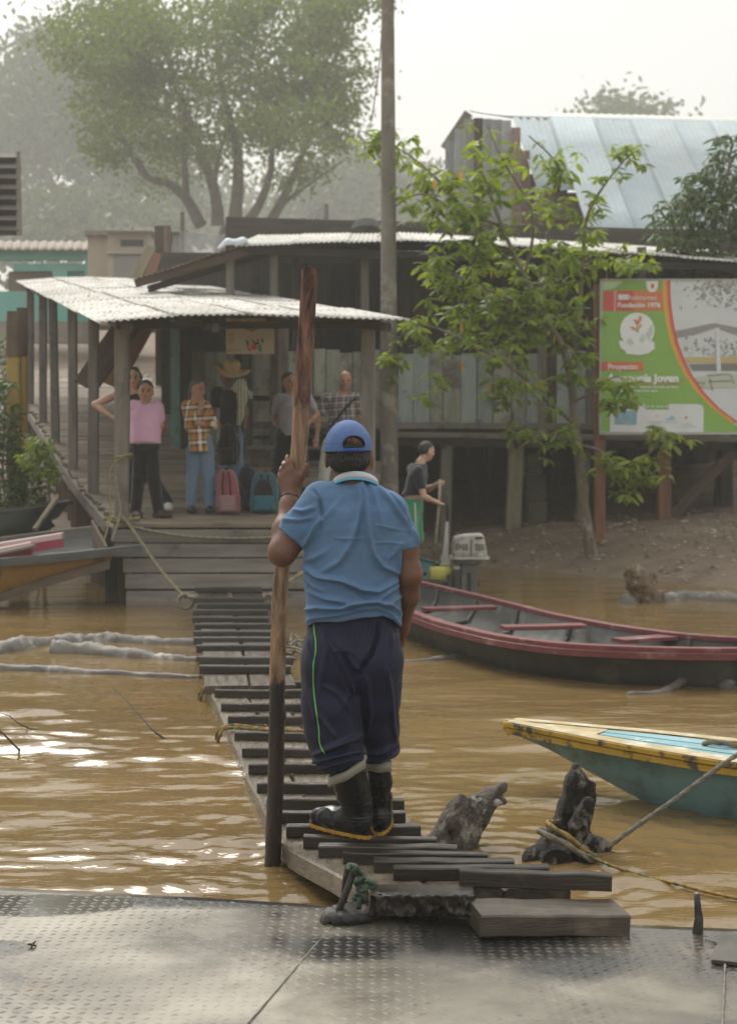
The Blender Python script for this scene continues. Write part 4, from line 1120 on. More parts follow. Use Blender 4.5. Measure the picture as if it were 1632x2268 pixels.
# ---------------------------------------------------------------- village houses up the slope on the left
def make_village():
    r = random.Random(61)
    turq = M('turquoise', (0.16, 0.44, 0.38), (0.22, 0.50, 0.43), scale=1.2, rough=0.8, bump=0.05, vary=0.05, c3=(0.25, 0.4, 0.34), c3scale=.8)
    beige = M('beige_wall', (0.34, 0.29, 0.23), (0.44, 0.385, 0.31), scale=0.8, rough=0.9, bump=0.1, vary=0.05, c3=(0.27, 0.24, 0.2), c3scale=0.7)
    brownp = paint('brown_panel', (0.2, 0.155, 0.12), 0.9); greyp = paint('grey_shutter', (0.2, 0.2, 0.18), 0.7); dark = paint('dark_void', (0.06, 0.055, 0.05), 0.9)
    Y = 46.0
    def bx(mb, x0, y0, x1, y1, Ya, Yb, i=0):
        a = P(x0, y1, Ya); b = P(x1, y0, Ya); mb.box((a.x, Ya, a.z), (b.x, Yb, b.z), i)
    t = thing('turquoise_house', tuple(P(100, 745, Y)), 'turquoise framed village house up the slope at the left', 'house')
    for nm, (x0, y0, x1, y1, Ya, Yb, mat) in [('wall', (-120, 645, 215, 745, Y + .3, Y + .6, turq)), ('lintel', (-120, 553, 211, 575, Y, Y + .3, turq)), ('lintel', (30, 584, 196, 600, Y + .1, Y + .4, turq)), ('column', (190, 575, 211, 745, Y - .02, Y + .3, turq)), ('column', (118, 600, 150, 745, Y + .1, Y + .4, turq)), ('panel', (20, 601, 118, 646, Y + .5, Y + .6, brownp)), ('panel', (150, 601, 190, 646, Y + .6, Y + .7, turq)), ('window', (175, 608, 196, 640, Y + .06, Y + .09, brownp)), ('base_wall', (-120, 712, 215, 760, Y - .1, Y + .28, M('stone_base', (0.2, 0.18, 0.15), (0.3, 0.27, 0.22), scale=2, vary=0)))]:
        mb = MB(); bx(mb, x0, y0, x1, y1, Ya, Yb); mb.build(nm, mat, t)
    tin_sheet('roof_sheet', P(-130, 552, Y - .4), P(214, 554, Y - .4), P(214, 535, Y + 5), P(-130, 533, Y + 5), MAT['rust_tin'], t, pitch=0.25, amp=0.03)
    Y2 = 43.0
    t = thing('beige_house', tuple(P(268, 700, Y2)), 'small beige house with a vent slot and grey shutter door beyond the canopy', 'house')
    for nm, (x0, y0, x1, y1, Ya, Yb, mat) in [('wall', (240, 511, 330, 720, Y2, Y2 + 3, beige)), ('vent', (268, 531, 318, 545, Y2 - .03, Y2 + .1, dark)), ('ledge', (236, 556, 330, 562, Y2 - .12, Y2 + .1, beige)), ('shutter_door', (254, 563, 322, 640, Y2 - .05, Y2 + .05, greyp)), ('side_wall', (196, 520, 240, 720, Y2 + 1.0, Y2 + 3, beige)), ('roof_slab', (232, 503, 338, 511, Y2 - .3, Y2 + 3.2, MAT['old_tin'])), ('parapet', (188, 511, 240, 521, Y2 + .8, Y2 + 3.1, MAT['rust_tin']))]:
        mb = MB(); bx(mb, x0, y0, x1, y1, Ya, Yb); mb.build(nm, mat, t)
    Y3 = 33.0
    t = thing('board_hut', tuple(P(350, 690, Y3)), 'dark brown board hut wall beside the shade net behind the canopy', 'hut')
    x = P(330, 0, Y3).x
    for k in range(3):
        plank('wall_board', (x + .18, Y3, 2.0), (x + .18, Y3, P(0, 500 + 14 * (k == 2), Y3).z), 0.17 * 1, 0.06, MAT['brown_wood'], t, up=(0, -1, 0), rng=r); x += 0.175
    plank('brace', P(290, 640, Y3 - .3), P(336, 545, Y3 - .2), 0.2, 0.06, MAT['beam_wood2'], t, up=(0, -1, 0), rng=r)
    plank('brace', P(322, 640, Y3 - .25), P(348, 560, Y3 - .2), 0.25, 0.06, MAT['red_wood'], t, up=(0, -1, 0), rng=r)
    # dark shade net stretched behind the roof
    m, n, b = mk('shade_net'); b.inputs['Base Color'].default_value = (0.03, 0.035, 0.03, 1); b.inputs['Roughness'].default_value = 0.9
    tr = node(n, 'ShaderNodeBsdfTransparent'); mx = node(n, 'ShaderNodeMixShader', in_0=0.35); out = [x for x in n.nodes if x.type == 'OUTPUT_MATERIAL'][0]
    n.links.new(b.outputs[0], mx.inputs[1]); n.links.new(tr.outputs[0], mx.inputs[2]); n.links.new(mx.outputs[0], out.inputs[0])
    t = thing('shade_net', tuple(P(540, 560, 31)), 'dark netting stretched between poles behind the tin roofs', 'netting')
    def sheet(nm, pts):
        V = []; F = []
        A, B, C, D = [P(*p) for p in pts]; k = 10
        for i in range(k + 1):
            for j in range(k + 1):
                u, v = i / k, j / k
                p = A.lerp(B, u).lerp(D.lerp(C, u), v); p.z -= 0.18 * math.sin(math.pi * u) * (1 - v); V.append(tuple(p))
        for i in range(k):
            for j in range(k): F.append([i*(k+1)+j, i*(k+1)+j+1, (i+1)*(k+1)+j+1, (i+1)*(k+1)+j])
        world_obj(nm, V, F, m, t, True)
    sheet('net', [(388, 502, 34), (560, 500, 34), (545, 560, 29), (372, 600, 29)])
    sheet('net', [(540, 500, 33), (722, 454, 33), (726, 530, 31), (545, 548, 30)])
    for (x, y0, y1, Yp) in ((722, 540, 452, 33), (404, 600, 470, 34), (372, 640, 505, 31)):
        a, c = P(x, y0, Yp), P(x, y1, Yp); a.z = float(gh(a.x, a.y)) - .2
        mb = MB(); mb.tube([a, c], 0.05, 7); mb.build('pole', MAT['brown_wood'], t, True)
    # slatted screen of a raised house cut by the left edge
    Y4 = 26.0
    t = thing('slatted_hut', tuple(P(-60, 900, Y4)), 'raised hut with dark louvred slats cut off at the left edge', 'hut')
    for k in range(8):
        y = 345 + k * 23
        plank('slat', P(-260, y, Y4), P(45, y, Y4), 0.15, 0.02, MAT['grey_wood'], t, up=(0, -0.55, 0.85), rng=r)
    mb = MB(); bx(mb, -260, 345, 36, 515, Y4 + .12, Y4 + .5); mb.build('wall', MAT['dark_wood'], t)
    for x in (-250, -60): 
        a = P(x, 900, Y4 + .6); a.z = float(gh(a.x, a.y)) - .2
        plank('stilt', a, P(x, 500, Y4 + .6), 0.16, 0.16, MAT['grey_wood'], t, up=(0, 1, 0), rng=r)
    plank('frame', P(42, 522, Y4 - .02), P(42, 336, Y4 - .02), 0.06, 0.06, MAT['grey_wood'], t, up=(0, 1, 0), rng=r)
    # satellite dish on the roof
    t = thing('satellite_dish', tuple(P(812, 520, 27.6)), 'grey satellite dish on the tin roof beside the concrete pole', 'dish')
    V = []; F = []; c = P(812, 506, 27.6); n_ = 18
    for i in range(5):
        rr_ = 0.05 + 0.055 * i
        for j in range(n_):
            a = 2*math.pi*j/n_; V.append((c.x + rr_ * math.cos(a), c.y + 0.5 * rr_ * rr_ * -1.0 - rr_ * math.sin(a) * 0.35, c.z + rr_ * 0.62 * math.sin(a)))
    for i in range(4):
        for j in range(n_): F.append([i*n_+j, i*n_+(j+1)%n_, (i+1)*n_+(j+1)%n_, (i+1)*n_+j])
    F.append(list(range(n_)))
    world_obj('bowl', V, F, MAT['grey_tin'], t, True)
    mb = MB(); mb.tube([(c.x, c.y + .05, c.z), (c.x, c.y + .1, c.z - .3)], 0.02, 6); mb.tube([(c.x, c.y, c.z - .05), (c.x + .1, c.y - .3, c.z + .02)], 0.012, 6); mb.build('mount', MAT['iron'], t)
    # crumpled tarpaulin at the roof corner
    mb_m = M('blue_white_tarp', (0.50, 0.56, 0.62), (0.66, 0.70, 0.73), scale=5, rough=0.5, bump=0.3)
    s = Sdf(P(470, 560, 22.6) - Vector((.1, .3, .1)), P(560, 520, 22.6) + Vector((.1, .4, .15)), 0.02)
    s.chain([P(488, 552, 22.6), P(505, 540, 22.6), P(545, 534, 22.7)], [0.05, 0.07, 0.05], 0.03)
    o = s.obj('tarpaulin', mb_m, None, 1, lambda V: V + 0.02 * vnoise(V, 5, 3, 2)[:, None]); tag(o, 'crumpled pale blue tarpaulin on the corner of the tin roof', 'tarp')
make_village()

# ---------------------------------------------------------------- utility pole
def make_pole2():
    Y = 20.2
    base = P(863, 1110, Y); base.z = -0.3
    t = thing('utility_pole', tuple(base), 'tall mottled concrete utility pole rising beside the canopy', 'utility pole')
    top = P(858, -160, Y)
    n = 60; pts = [base.lerp(top, k / n) for k in range(n + 1)]
    V, F = tube_geo(pts, [0.128 - 0.052 * k / n for k in range(n + 1)], 20, True, rough=0.012, rng=random.Random(1))
    world_obj('shaft', V, [list(f) for f in F], MAT['concrete'], t, True)
    mb = MB()
    mb.tube(spline([P(846, 60, Y), P(838, 160, Y + .3), P(822, 270, Y + .8)], 8), 0.008, 5); mb.build('cable', MAT['iron'], t)
make_pole2()
mo = MB()
def make_mooring_posts():
    r = random.Random(71)
    yel = wood('yellow_paint', (0.28, 0.20, 0.05), (0.38, 0.27, 0.07), c3=(0.12, 0.09, 0.05), vary=0.1)
    for (x, y0, y1, Y, w, lab) in ((32, 960, 690, 20.0, 0.17, 'thicker yellow-stained mooring post, broken at the top, in the bushes'), (50, 940, 682, 20.3, 0.12, 'thinner dark mooring post close behind the yellow-stained one')):
        t = thing('mooring_post', tuple(P(x, y0, Y)), lab, 'post', 'mooring posts at the left edge')
        a = P(x, y0, Y); a.z = float(gh(a.x, a.y)) - .3; b = P(x, y1, Y); m_ = P(x, 790, Y)
        plank('lower', a, m_, w, w, yel, t, up=(0, 1, 0), jit=0.006, rng=r); plank('upper', m_, b, w * 1.04, w * 1.04, MAT['brown_wood'], t, up=(0, 1, 0), jit=0.01, rng=r, seg=3)
make_mooring_posts()
# ================================================================= vegetation
def leafmat(name, c1, c2, c3=None, trans=0.35, nsc=2.2):
    m, n, b = mk(name)
    pos = node(n, 'ShaderNodeNewGeometry')
    oi = node(n, 'ShaderNodeObjectInfo')
    f = noise_(n, pos.outputs['Position'], nsc, 3, 0.7)
    wn = node(n, 'ShaderNodeTexWhiteNoise', noise_dimensions='1D'); n.links.new(pos.outputs['Random Per Island'], wn.inputs['W'])
    ad = node(n, 'ShaderNodeMath', operation='MULTIPLY_ADD', in_1=0.55); n.links.new(wn.outputs['Value'], ad.inputs[0]); n.links.new(f, ad.inputs[2])
    ad2 = node(n, 'ShaderNodeMath', operation='MULTIPLY_ADD', in_1=0.3); n.links.new(oi.outputs['Random'], ad2.inputs[0]); n.links.new(ad.outputs[0], ad2.inputs[2])
    col = ramp_(n, ad2.outputs[0], [(0.45, c1), (1.05, c2)])
    n.links.new(col, b.inputs['Base Color']); b.inputs['Roughness'].default_value = 0.5; b.inputs['Specular IOR Level'].default_value = 0.35
    tl = node(n, 'ShaderNodeBsdfTranslucent'); mx = node(n, 'ShaderNodeMixShader', in_0=trans); out = [x for x in n.nodes if x.type == 'OUTPUT_MATERIAL'][0]
    hs = node(n, 'ShaderNodeHueSaturation', in_Saturation=1.15, in_Value=1.5); n.links.new(col, hs.inputs['Color']); n.links.new(hs.outputs[0], tl.inputs['Color'])
    n.links.new(b.outputs[0], mx.inputs[1]); n.links.new(tl.outputs[0], mx.inputs[2]); n.links.new(mx.outputs[0], out.inputs[0])
    return m
MAT['leaf_fresh'] = leafmat('leaf_fresh', (0.075, 0.128, 0.020), (0.26, 0.32, 0.052), trans=0.48)
MAT['leaf_orange'] = leafmat('leaf_orange', (0.36, 0.19, 0.02), (0.5, 0.3, 0.04))
MAT['leaf_dark'] = leafmat('leaf_dark', (0.030, 0.055, 0.016), (0.085, 0.125, 0.040), trans=0.25)
MAT['leaf_bush'] = leafmat('leaf_bush', (0.028, 0.058, 0.016), (0.09, 0.15, 0.035), trans=0.3)
MAT['leaf_far'] = leafmat('leaf_far', (0.038, 0.060, 0.012), (0.13, 0.168, 0.038), trans=0.38, nsc=0.42)
MAT['leaf_misty'] = leafmat('leaf_misty', (0.04, 0.056, 0.022), (0.095, 0.12, 0.048), trans=0.3, nsc=0.25)
MAT['bark'] = M('bark', (0.10, 0.08, 0.058), (0.23, 0.195, 0.15), scale=7, stretch=(2, 2, 0.5), bump=0.8, rough=0.9, c3=(0.33, 0.30, 0.25), c3scale=5, c3lo=0.58, c3hi=0.68, vary=0.05)
MAT['bark_far'] = M('bark_far', (0.075, 0.058, 0.04), (0.14, 0.11, 0.08), scale=2, bump=0.4, rough=0.9, vary=0.05)

def leaf_template(L=1.0, W=0.36, droop=0.18, fold=0.12):
    """a pointed leaf with a folded midrib: 9 points, 8 triangles"""
    xs = [0, 0.22, 0.55, 0.82, 1.0]; ws = [0, 0.38, 0.5, 0.3, 0]
    V = []
    for x, w in zip(xs, ws):
        z = -droop * L * x * x
        if w == 0: V.append((x*L, 0, z))
        else: V += [(x*L, w*W*L, z + fold*w*L*.5), (x*L, 0, z), (x*L, -w*W*L, z + fold*w*L*.5)]
    F = [(0,2,1),(0,3,2),(1,2,5,4),(2,3,6,5),(4,5,8,7),(5,6,9,8),(7,8,10),(8,9,10)]
    return np.array(V), F
LEAF_V, LEAF_F = leaf_template()
def basis(d, up):
    d = np.asarray(d, float); d = d / np.linalg.norm(d)
    s_ = np.cross(up, d); n_ = np.linalg.norm(s_)
    s_ = s_ / n_ if n_ > 1e-6 else np.array([1.0, 0, 0])
    return np.stack([d, s_, np.cross(d, s_)], 1)
def put_leaves(parent, items, mat, individual=300, templ=None, seed=0):
    """items: (pos, direction, size, roll). The ones that show largest become leaf objects sharing one mesh, the rest one joined part"""
    LV, LF = templ or (LEAF_V, LEAF_F)
    r = np.random.RandomState(seed)
    up = np.array([0, 0, 1.0])
    order = sorted(range(len(items)), key=lambda i: -items[i][2] / (items[i][0][1] + 0.0) + 0.0001 * items[i][0][1])
    ind = set(order[:individual])
    base = np.array(root_loc(parent))
    me = None
    if individual:
        me = np_mesh('leaf', LV, [list(f) for f in LF], True); me.materials.append(mat)
    V = []; F = []; n = 0; m = len(LV)
    for i, (p, d, s_, roll) in enumerate(items):
        B = basis(d, up); c, sn = math.cos(roll), math.sin(roll)
        B = B @ np.array([[1, 0, 0], [0, c, -sn], [0, sn, c]])
        if i in ind:
            o = bpy.data.objects.new('leaf', me); COL.objects.link(o); o.parent = parent
            Mx = Matrix(((*(B[0] * s_), p[0] - base[0]), (*(B[1] * s_), p[1] - base[1]), (*(B[2] * s_), p[2] - base[2]), (0, 0, 0, 1)))
            o.matrix_basis = Mx
        else:
            V.append((LV * s_) @ B.T + np.asarray(p)); F.append(n); n += m
    if V:
        V = np.concatenate(V)
        Q = []
        for k in F: Q.extend([[a + k for a in f] for f in LF])
        o = world_obj('foliage', V, Q, mat, parent, True); o['kind'] = 'stuff'
def limbs_obj(parent, limbs, mat, n=9, rough=0.04, seed=1):
    """limbs: list of (points, r0, r1); first one is the trunk"""
    r = random.Random(seed); mb = MB()
    for k, (pts, r0, r1) in enumerate(limbs):
        sp = spline(pts, 7); m = len(sp)
        rad = [r0 + (r1 - r0) * (i / (m - 1)) ** 0.85 for i in range(m)]
        if k == 0: rad[0] *= 1.7; rad[1] *= 1.35; rad[2] *= 1.15
        V, F = tube_geo(sp, rad, n if k < 4 else 7, True, rough=rough, rng=r)
        if k == 0: world_obj('trunk', V, [list(f) for f in F], mat, parent, True)
        else: mb.add(V, F)
    if mb.n:
        o = mb.build('branches', mat, parent, True)
def rosette(c, r, n, size, spread=1.0, droop=0.5, axis=None):
    out = []
    c = np.asarray(c, float)
    for k in range(n):
        a = 2 * math.pi * k / n + r.uniform(-.5, .5)
        d = np.array([math.cos(a), math.sin(a), r.uniform(-droop - 0.5, 0.35 - droop * 0.3)])
        if axis is not None: d = d + np.asarray(axis) * 0.8
        out.append((c + r.uniform(0, .03) * d, d, size * r.uniform(0.55, 1.25), r.uniform(-.7, .7)))
    return out

# ---------------------------------------------------------------- the young tree on the bank, right of the pole
def make_bank_tree():
    r = random.Random(81); Y = 20.8
    b = P(1312, 1232, Y)
    t = thing('bank_tree', (b.x, b.y, float(gh(b.x, b.y))), 'slender leafy tree with bright drooping leaves growing on the muddy bank', 'tree')
    Q = lambda x, y, dy=0.0: P(x, y, Y + dy)
    g = Q(1313, 1236); g.z = float(gh(g.x, g.y)) - 0.1
    limbs = [([g, Q(1305, 1205), Q(1294, 1130), Q(1284, 1030), Q(1273, 940), Q(1264, 850), Q(1246, 770, -.1), Q(1205, 700, -.2), Q(1160, 610, -.2), Q(1110, 500, -.2), Q(1075, 400, -.1), Q(1040, 330, 0)], 0.095, 0.012),
        ([Q(1264, 850), Q(1280, 720, .2), Q(1290, 590, .3), Q(1300, 480, .2), Q(1345, 400, 0), Q(1405, 330, -.2)], 0.045, 0.008),
        ([Q(1246, 770), Q(1220, 640, .4), Q(1215, 500, .5), Q(1240, 380, .4), Q(1170, 300, .3)], 0.04, 0.008),
        ([Q(1273, 940), Q(1215, 890, -.3), Q(1140, 820, -.6), Q(1020, 750, -.8), Q(920, 720, -.8), Q(860, 780, -.8)], 0.035, 0.007),
        ([Q(1205, 700), Q(1120, 660, -.5), Q(1010, 610, -.7), Q(940, 560, -.7)], 0.03, 0.007),
        ([Q(1160, 610), Q(1090, 540, .1), Q(990, 420, .2), Q(900, 340, .1), Q(800, 290, 0)], 0.034, 0.006),
        ([Q(1110, 500), Q(1020, 470, -.4), Q(930, 430, -.5), Q(860, 470, -.5)], 0.025, 0.006),
        ([Q(1278, 985), Q(1330, 1000, -.4), Q(1390, 1050, -.6), Q(1440, 1000, -.6), Q(1485, 955, -.6)], 0.024, 0.006),
        ([Q(1268, 890), Q(1310, 870, -.3), Q(1360, 835, -.5), Q(1400, 850, -.6)], 0.022, 0.006),
        ([Q(1278, 985), Q(1230, 960, -.3), Q(1170, 960, -.4), Q(1140, 960, -.4)], 0.016, 0.005),
        ([Q(1160, 610), Q(1180, 480, -.4), Q(1110, 350, -.5), Q(1080, 280, -.5)], 0.026, 0.006),
        ([Q(1290, 590), Q(1350, 560, .3), Q(1400, 580, .4)], 0.018, 0.006)]
    limbs_obj(t, [([Vector(p) for p in l[0]], l[1], l[2]) for l in limbs], MAT['bark'])
    items = []; orange = []
    S = 0.172
    def dab(x, y, n=8, sz=S, dy=0.0, droop=0.55):
        c = P(x, y, Y + dy + r.uniform(-.15, .15)); items.extend(rosette(c, r, n, sz, droop=droop))
    # sprays following the branches
    for k, l in enumerate(limbs):
        sp = spline([Vector(p) for p in l[0]], 9); m = len(sp)
        i0 = int(m * (0.62 if k == 0 else 0.30))
        for i in range(i0, m, 2):
            p = sp[i]
            for _ in range(2 if k not in (8, 9) else 1):
                q_ = p + Vector((r.gauss(0, .14), r.gauss(0, .22), r.gauss(-.05, .12)))
                items.extend(rosette(q_, r, r.randint(5, 7), S * r.uniform(.8, 1.05)))
    # masses of drooping sprays
    for (cx, cy_, rx, ry, n, dy) in ((1100, 700, 120, 80, 64, -.4), (1010, 590, 85, 60, 26, -.5), (1200, 590, 90, 60, 28, .1), (1180, 690, 110, 70, 40, -.1), (970, 420, 80, 45, 18, 0), (1080, 400, 70, 60, 18, 0), (870, 330, 60, 40, 10, 0), (860, 300, 40, 18, 6, 0), (1050, 500, 75, 50, 18, -.2), (950, 720, 55, 60, 12, -.8), (1270, 740, 50, 60, 18, .1), (1240, 360, 50, 40, 9, .3), (1140, 830, 70, 50, 16, -.5), (1100, 880, 30, 25, 5, -.5), (870, 800, 30, 40, 6, -.8), (950, 850, 40, 35, 5, -.8), (1290, 550, 40, 50, 9, .3), (1250, 830, 35, 45, 8, -.2), (1290, 480, 35, 40, 6, .2), (1210, 440, 40, 50, 7, .4), (1000, 480, 60, 40, 10, -.3),
                                      (1370, 870, 40, 45, 10, -.5), (1395, 1045, 50, 25, 9, -.6), (1460, 965, 35, 22, 7, -.6), (1340, 1020, 30, 25, 6, -.5), (1420, 1020, 25, 25, 4, -.6), (1255, 970, 30, 30, 6, -.3), (1150, 960, 22, 18, 4, -.4), (1400, 580, 60, 22, 10, .4), (1230, 930, 40, 40, 5, -.3), (1385, 350, 30, 30, 4, -.1)):
        for _ in range(int(n * 1.35)):
            a = r.uniform(0, 6.28); q_ = math.sqrt(r.random())
            dab(cx + rx * q_ * math.cos(a), cy_ + ry * q_ * math.sin(a), r.randint(5, 8), S * r.uniform(.85, 1.15), dy + r.uniform(-.3, .3))
    put_leaves(t, items, MAT['leaf_fresh'], 292, seed=3)
    for (x, y) in ((1022, 378), (1085, 590), (960, 395), (1230, 740), (1020, 712), (1300, 700), (1165, 585), (1020, 800), (1085, 845), (1345, 600), (1120, 640)):
        for _ in range(1):
            p = P(x, y, Y - .75); orange.append((np.array(p), np.array([r.uniform(-.4, .4), r.uniform(-.4, .4), -1]), 0.15, r.uniform(-1, 1)))
    put_leaves(t, orange, MAT['leaf_orange'], 8, seed=4)
make_bank_tree()

# ---------------------------------------------------------------- darker tree at the right edge
def make_right_tree():
    r = random.Random(91); Y = 24.3
    b = P(1590, 1000, Y)
    t = thing('mango_tree', (b.x, b.y, float(gh(b.x, b.y))), 'dense dark green tree crowding the right edge above the billboard', 'tree')
    g = P(1600, 1100, Y); g.z = float(gh(g.x, g.y)) - .2
    Q = lambda x, y, dy=0.0: P(x, y, Y + dy)
    limbs = [([g, Q(1598, 900), Q(1590, 760), Q(1575, 620), Q(1585, 480), Q(1620, 350)], 0.13, 0.02), ([Q(1590, 760), Q(1550, 640, -.4), Q(1515, 530, -.7), Q(1490, 450, -.6)], 0.06, 0.01), ([Q(1575, 620), Q(1640, 520, -.2), Q(1700, 430)], 0.06, 0.01), ([Q(1550, 640, -.4), Q(1500, 590, -.8), Q(1455, 520, -.8)], 0.035, 0.01), ([Q(1590, 700), Q(1630, 640, -.6), Q(1690, 620, -.6)], 0.04, 0.01)]
    limbs_obj(t, [([Vector(p) for p in l[0]], l[1], l[2]) for l in limbs], MAT['bark'])
    items = []
    for (cx, cy_, rx, ry, n, dy) in ((1515, 490, 75, 75, 130, -.5), (1560, 420, 60, 50, 60, -.2), (1625, 360, 70, 70, 75, 0), (1600, 480, 80, 60, 80, -.3), (1680, 460, 80, 110, 90, -.2), (1600, 590, 60, 40, 46, -.6), (1500, 545, 50, 30, 34, -.7), (1560, 600, 70, 25, 26, -.8), (1720, 600, 60, 60, 30, -.4)):
        for _ in range(n):
            a = r.uniform(0, 6.28); q_ = math.sqrt(r.random())
            c = P(cx + rx * q_ * math.cos(a), cy_ + ry * q_ * math.sin(a), Y + dy + r.uniform(-.8, .8))
            items.extend(rosette(c, r, r.randint(6, 9), 0.17 * r.uniform(.8, 1.1), droop=0.6))
    templ = leaf_template(W=0.26)
    put_leaves(t, items, MAT['leaf_dark'], 300, templ, seed=5)
make_right_tree()

# ---------------------------------------------------------------- bushes at the left edge
def make_bush(name, label, Y, blobs, seed, size, mat='leaf_bush', group='bushes beside the landing stage'):
    r = random.Random(seed)
    cx = sum(b[0] for b in blobs) / len(blobs)
    b = P(cx, 1130, Y)
    t = thing(name, (b.x, b.y, max(0.0, float(gh(b.x, b.y)))), label, 'bush', group)
    items = []; mb = MB()
    root = Vector((b.x, b.y, float(gh(b.x, b.y)) - .1))
    for (x, y, rx, ry, n, dy) in blobs:
        tip = P(x, y, Y + dy)
        mb.tube(spline([root, root.lerp(tip, .5) + Vector((r.uniform(-.1, .1), 0, .1)), tip], 6), [0.02 - 0.014 * k / 12 for k in range(13)], 6)
        for _ in range(n):
            a = r.uniform(0, 6.28); q_ = math.sqrt(r.random())
            c = P(x + rx * q_ * math.cos(a), y + ry * q_ * math.sin(a), Y + dy + r.uniform(-.4, .4))
            items.extend(rosette(c, r, r.randint(5, 8), size * r.uniform(.7, 1.15), droop=0.35))
    mb.build('stems', MAT['bark'], t, True)
    put_leaves(t, items, MAT[mat], 300, leaf_template(W=0.42), seed)
make_bush('bush', 'dense dark bush below the mooring posts at the left edge', 19.6, [(20, 1010, 60, 70, 80, 0), (70, 1060, 55, 55, 70, -.2), (10, 900, 40, 60, 40, .2), (90, 1110, 35, 25, 24, -.3), (-40, 960, 60, 130, 90, 0), (20, 1100, 60, 30, 40, -.2)], 101, 0.11)
make_bush('bush', 'lighter fern-like shrub with bright tips leaning on the ramp side', 19.0, [(95, 985, 32, 22, 30, -.2), (75, 1020, 40, 26, 36, -.3), (110, 1040, 18, 30, 14, -.3)], 103, 0.10, 'leaf_fresh')
make_bush('bush', 'sunlit leafy bush behind the mooring posts', 22.5, [(5, 800, 40, 60, 40, 0), (10, 860, 30, 50, 34, 0), (-40, 850, 50, 100, 50, 0)], 104, 0.12)

# ---------------------------------------------------------------- background trees in the mist
def cluster_tree(name, label, Y, trunk, limbs, blobs, leaf, seed, mat, clump=0.55, per=30, group=None, spread=3.0, bark='bark_far', thin=1.0, far=None):
    FF = far or FAR; Y *= FF; clump *= FF; leaf *= FF; spread *= FF; limbs = [(p_, r_ * FF * .8) for p_, r_ in limbs]
    r = np.random.RandomState(seed); rr = random.Random(seed)
    b = P(trunk[0][0], trunk[0][1], Y)
    t = thing(name, (b.x, b.y, float(gh(b.x, b.y))), label, 'tree', group)
    L = [([Vector(P(x, y, Y)) for x, y in trunk], trunk_r(Y, trunk), trunk_r(Y, trunk) * .35)]
    L[0][0].insert(0, Vector((b.x, b.y, float(gh(b.x, b.y)) - .4)))
    for (pts, r0) in limbs:
        d = rr.uniform(-2, 2)
        L.append(([Vector(P(x, y, Y + d * i / max(1, len(pts) - 1))) for i, (x, y) in enumerate(pts)], r0, r0 * .25))
    limbs_obj(t, L, MAT[bark], 8, 0.05, seed)
    V = []; n = 0
    quads = []
    for (x, y, rx, ry, k, hollow) in blobs:
        for _ in range(max(1, round(k * thin))):
            a = r.uniform(0, 6.28); q_ = math.sqrt(r.uniform(hollow, 1))
            c = np.array(P(x + rx * q_ * math.cos(a), y + ry * q_ * math.sin(a), Y + r.normal(0, spread * 0.5)))
            m = int(per * r.uniform(.6, 1.3))
            cl = clump * r.uniform(.6, 1.3)
            pos = c + r.normal(size=(m, 3)) * np.array([cl, cl, cl * .55])
            d = r.normal(size=(m, 3)); d[:,2] -= 0.3; d /= np.linalg.norm(d, axis=1)[:,None]
            u = np.cross(d, r.normal(size=(m, 3))); u /= np.linalg.norm(u, axis=1)[:,None]
            s_ = leaf * r.uniform(.6, 1.25, (m, 1))
            tip = pos + d * s_; mid = pos + d * s_ * .5
            quads.append(np.stack([pos, mid + u * s_ * .27, tip, mid - u * s_ * .27], 1).reshape(-1, 3))
    V = np.concatenate(quads); k = len(V) // 4
    F = np.arange(len(V)).reshape(-1, 4).tolist()
    o = world_obj('crown', V, F, MAT[mat], t, False); o['kind'] = 'stuff'
    return t
FAR = 2.8
def trunk_r(Y, tr): return 0.0062 * Y
z1 = lambda *p: [(x * .5429, y * .5429) for x, y in p]
big_limbs = [(z1((820,920),(760,810),(690,750),(600,720),(520,600),(470,500)), .24), (z1((890,920),(875,780),(800,560),(720,350),(650,130)), .26), (z1((960,900),(972,700),(955,560),(895,300),(885,60)), .26), (z1((980,930),(1050,850),(1105,700),(1112,560),(1150,300)), .22), (z1((1090,930),(1170,780),(1260,560),(1340,300)), .22), (z1((1130,850),(1250,760),(1410,650)), .1), (z1((760,810),(752,600),(748,420),(690,300)), .15), (z1((600,720),(560,640),(480,560)), .1), (z1((872,760),(900,620),(960,420)), .13), (z1((1110,600),(1060,450),(1000,330)), .12), (z1((800,560),(700,470),(560,420)), .12), (z1((1260,560),(1380,470),(1440,420)), .1), (z1((720,350),(560,230),(380,150)), .12), (z1((1340,300),(1400,150),(1430,40)), .1), (z1((895,300),(1000,150),(1100,60)), .1)]
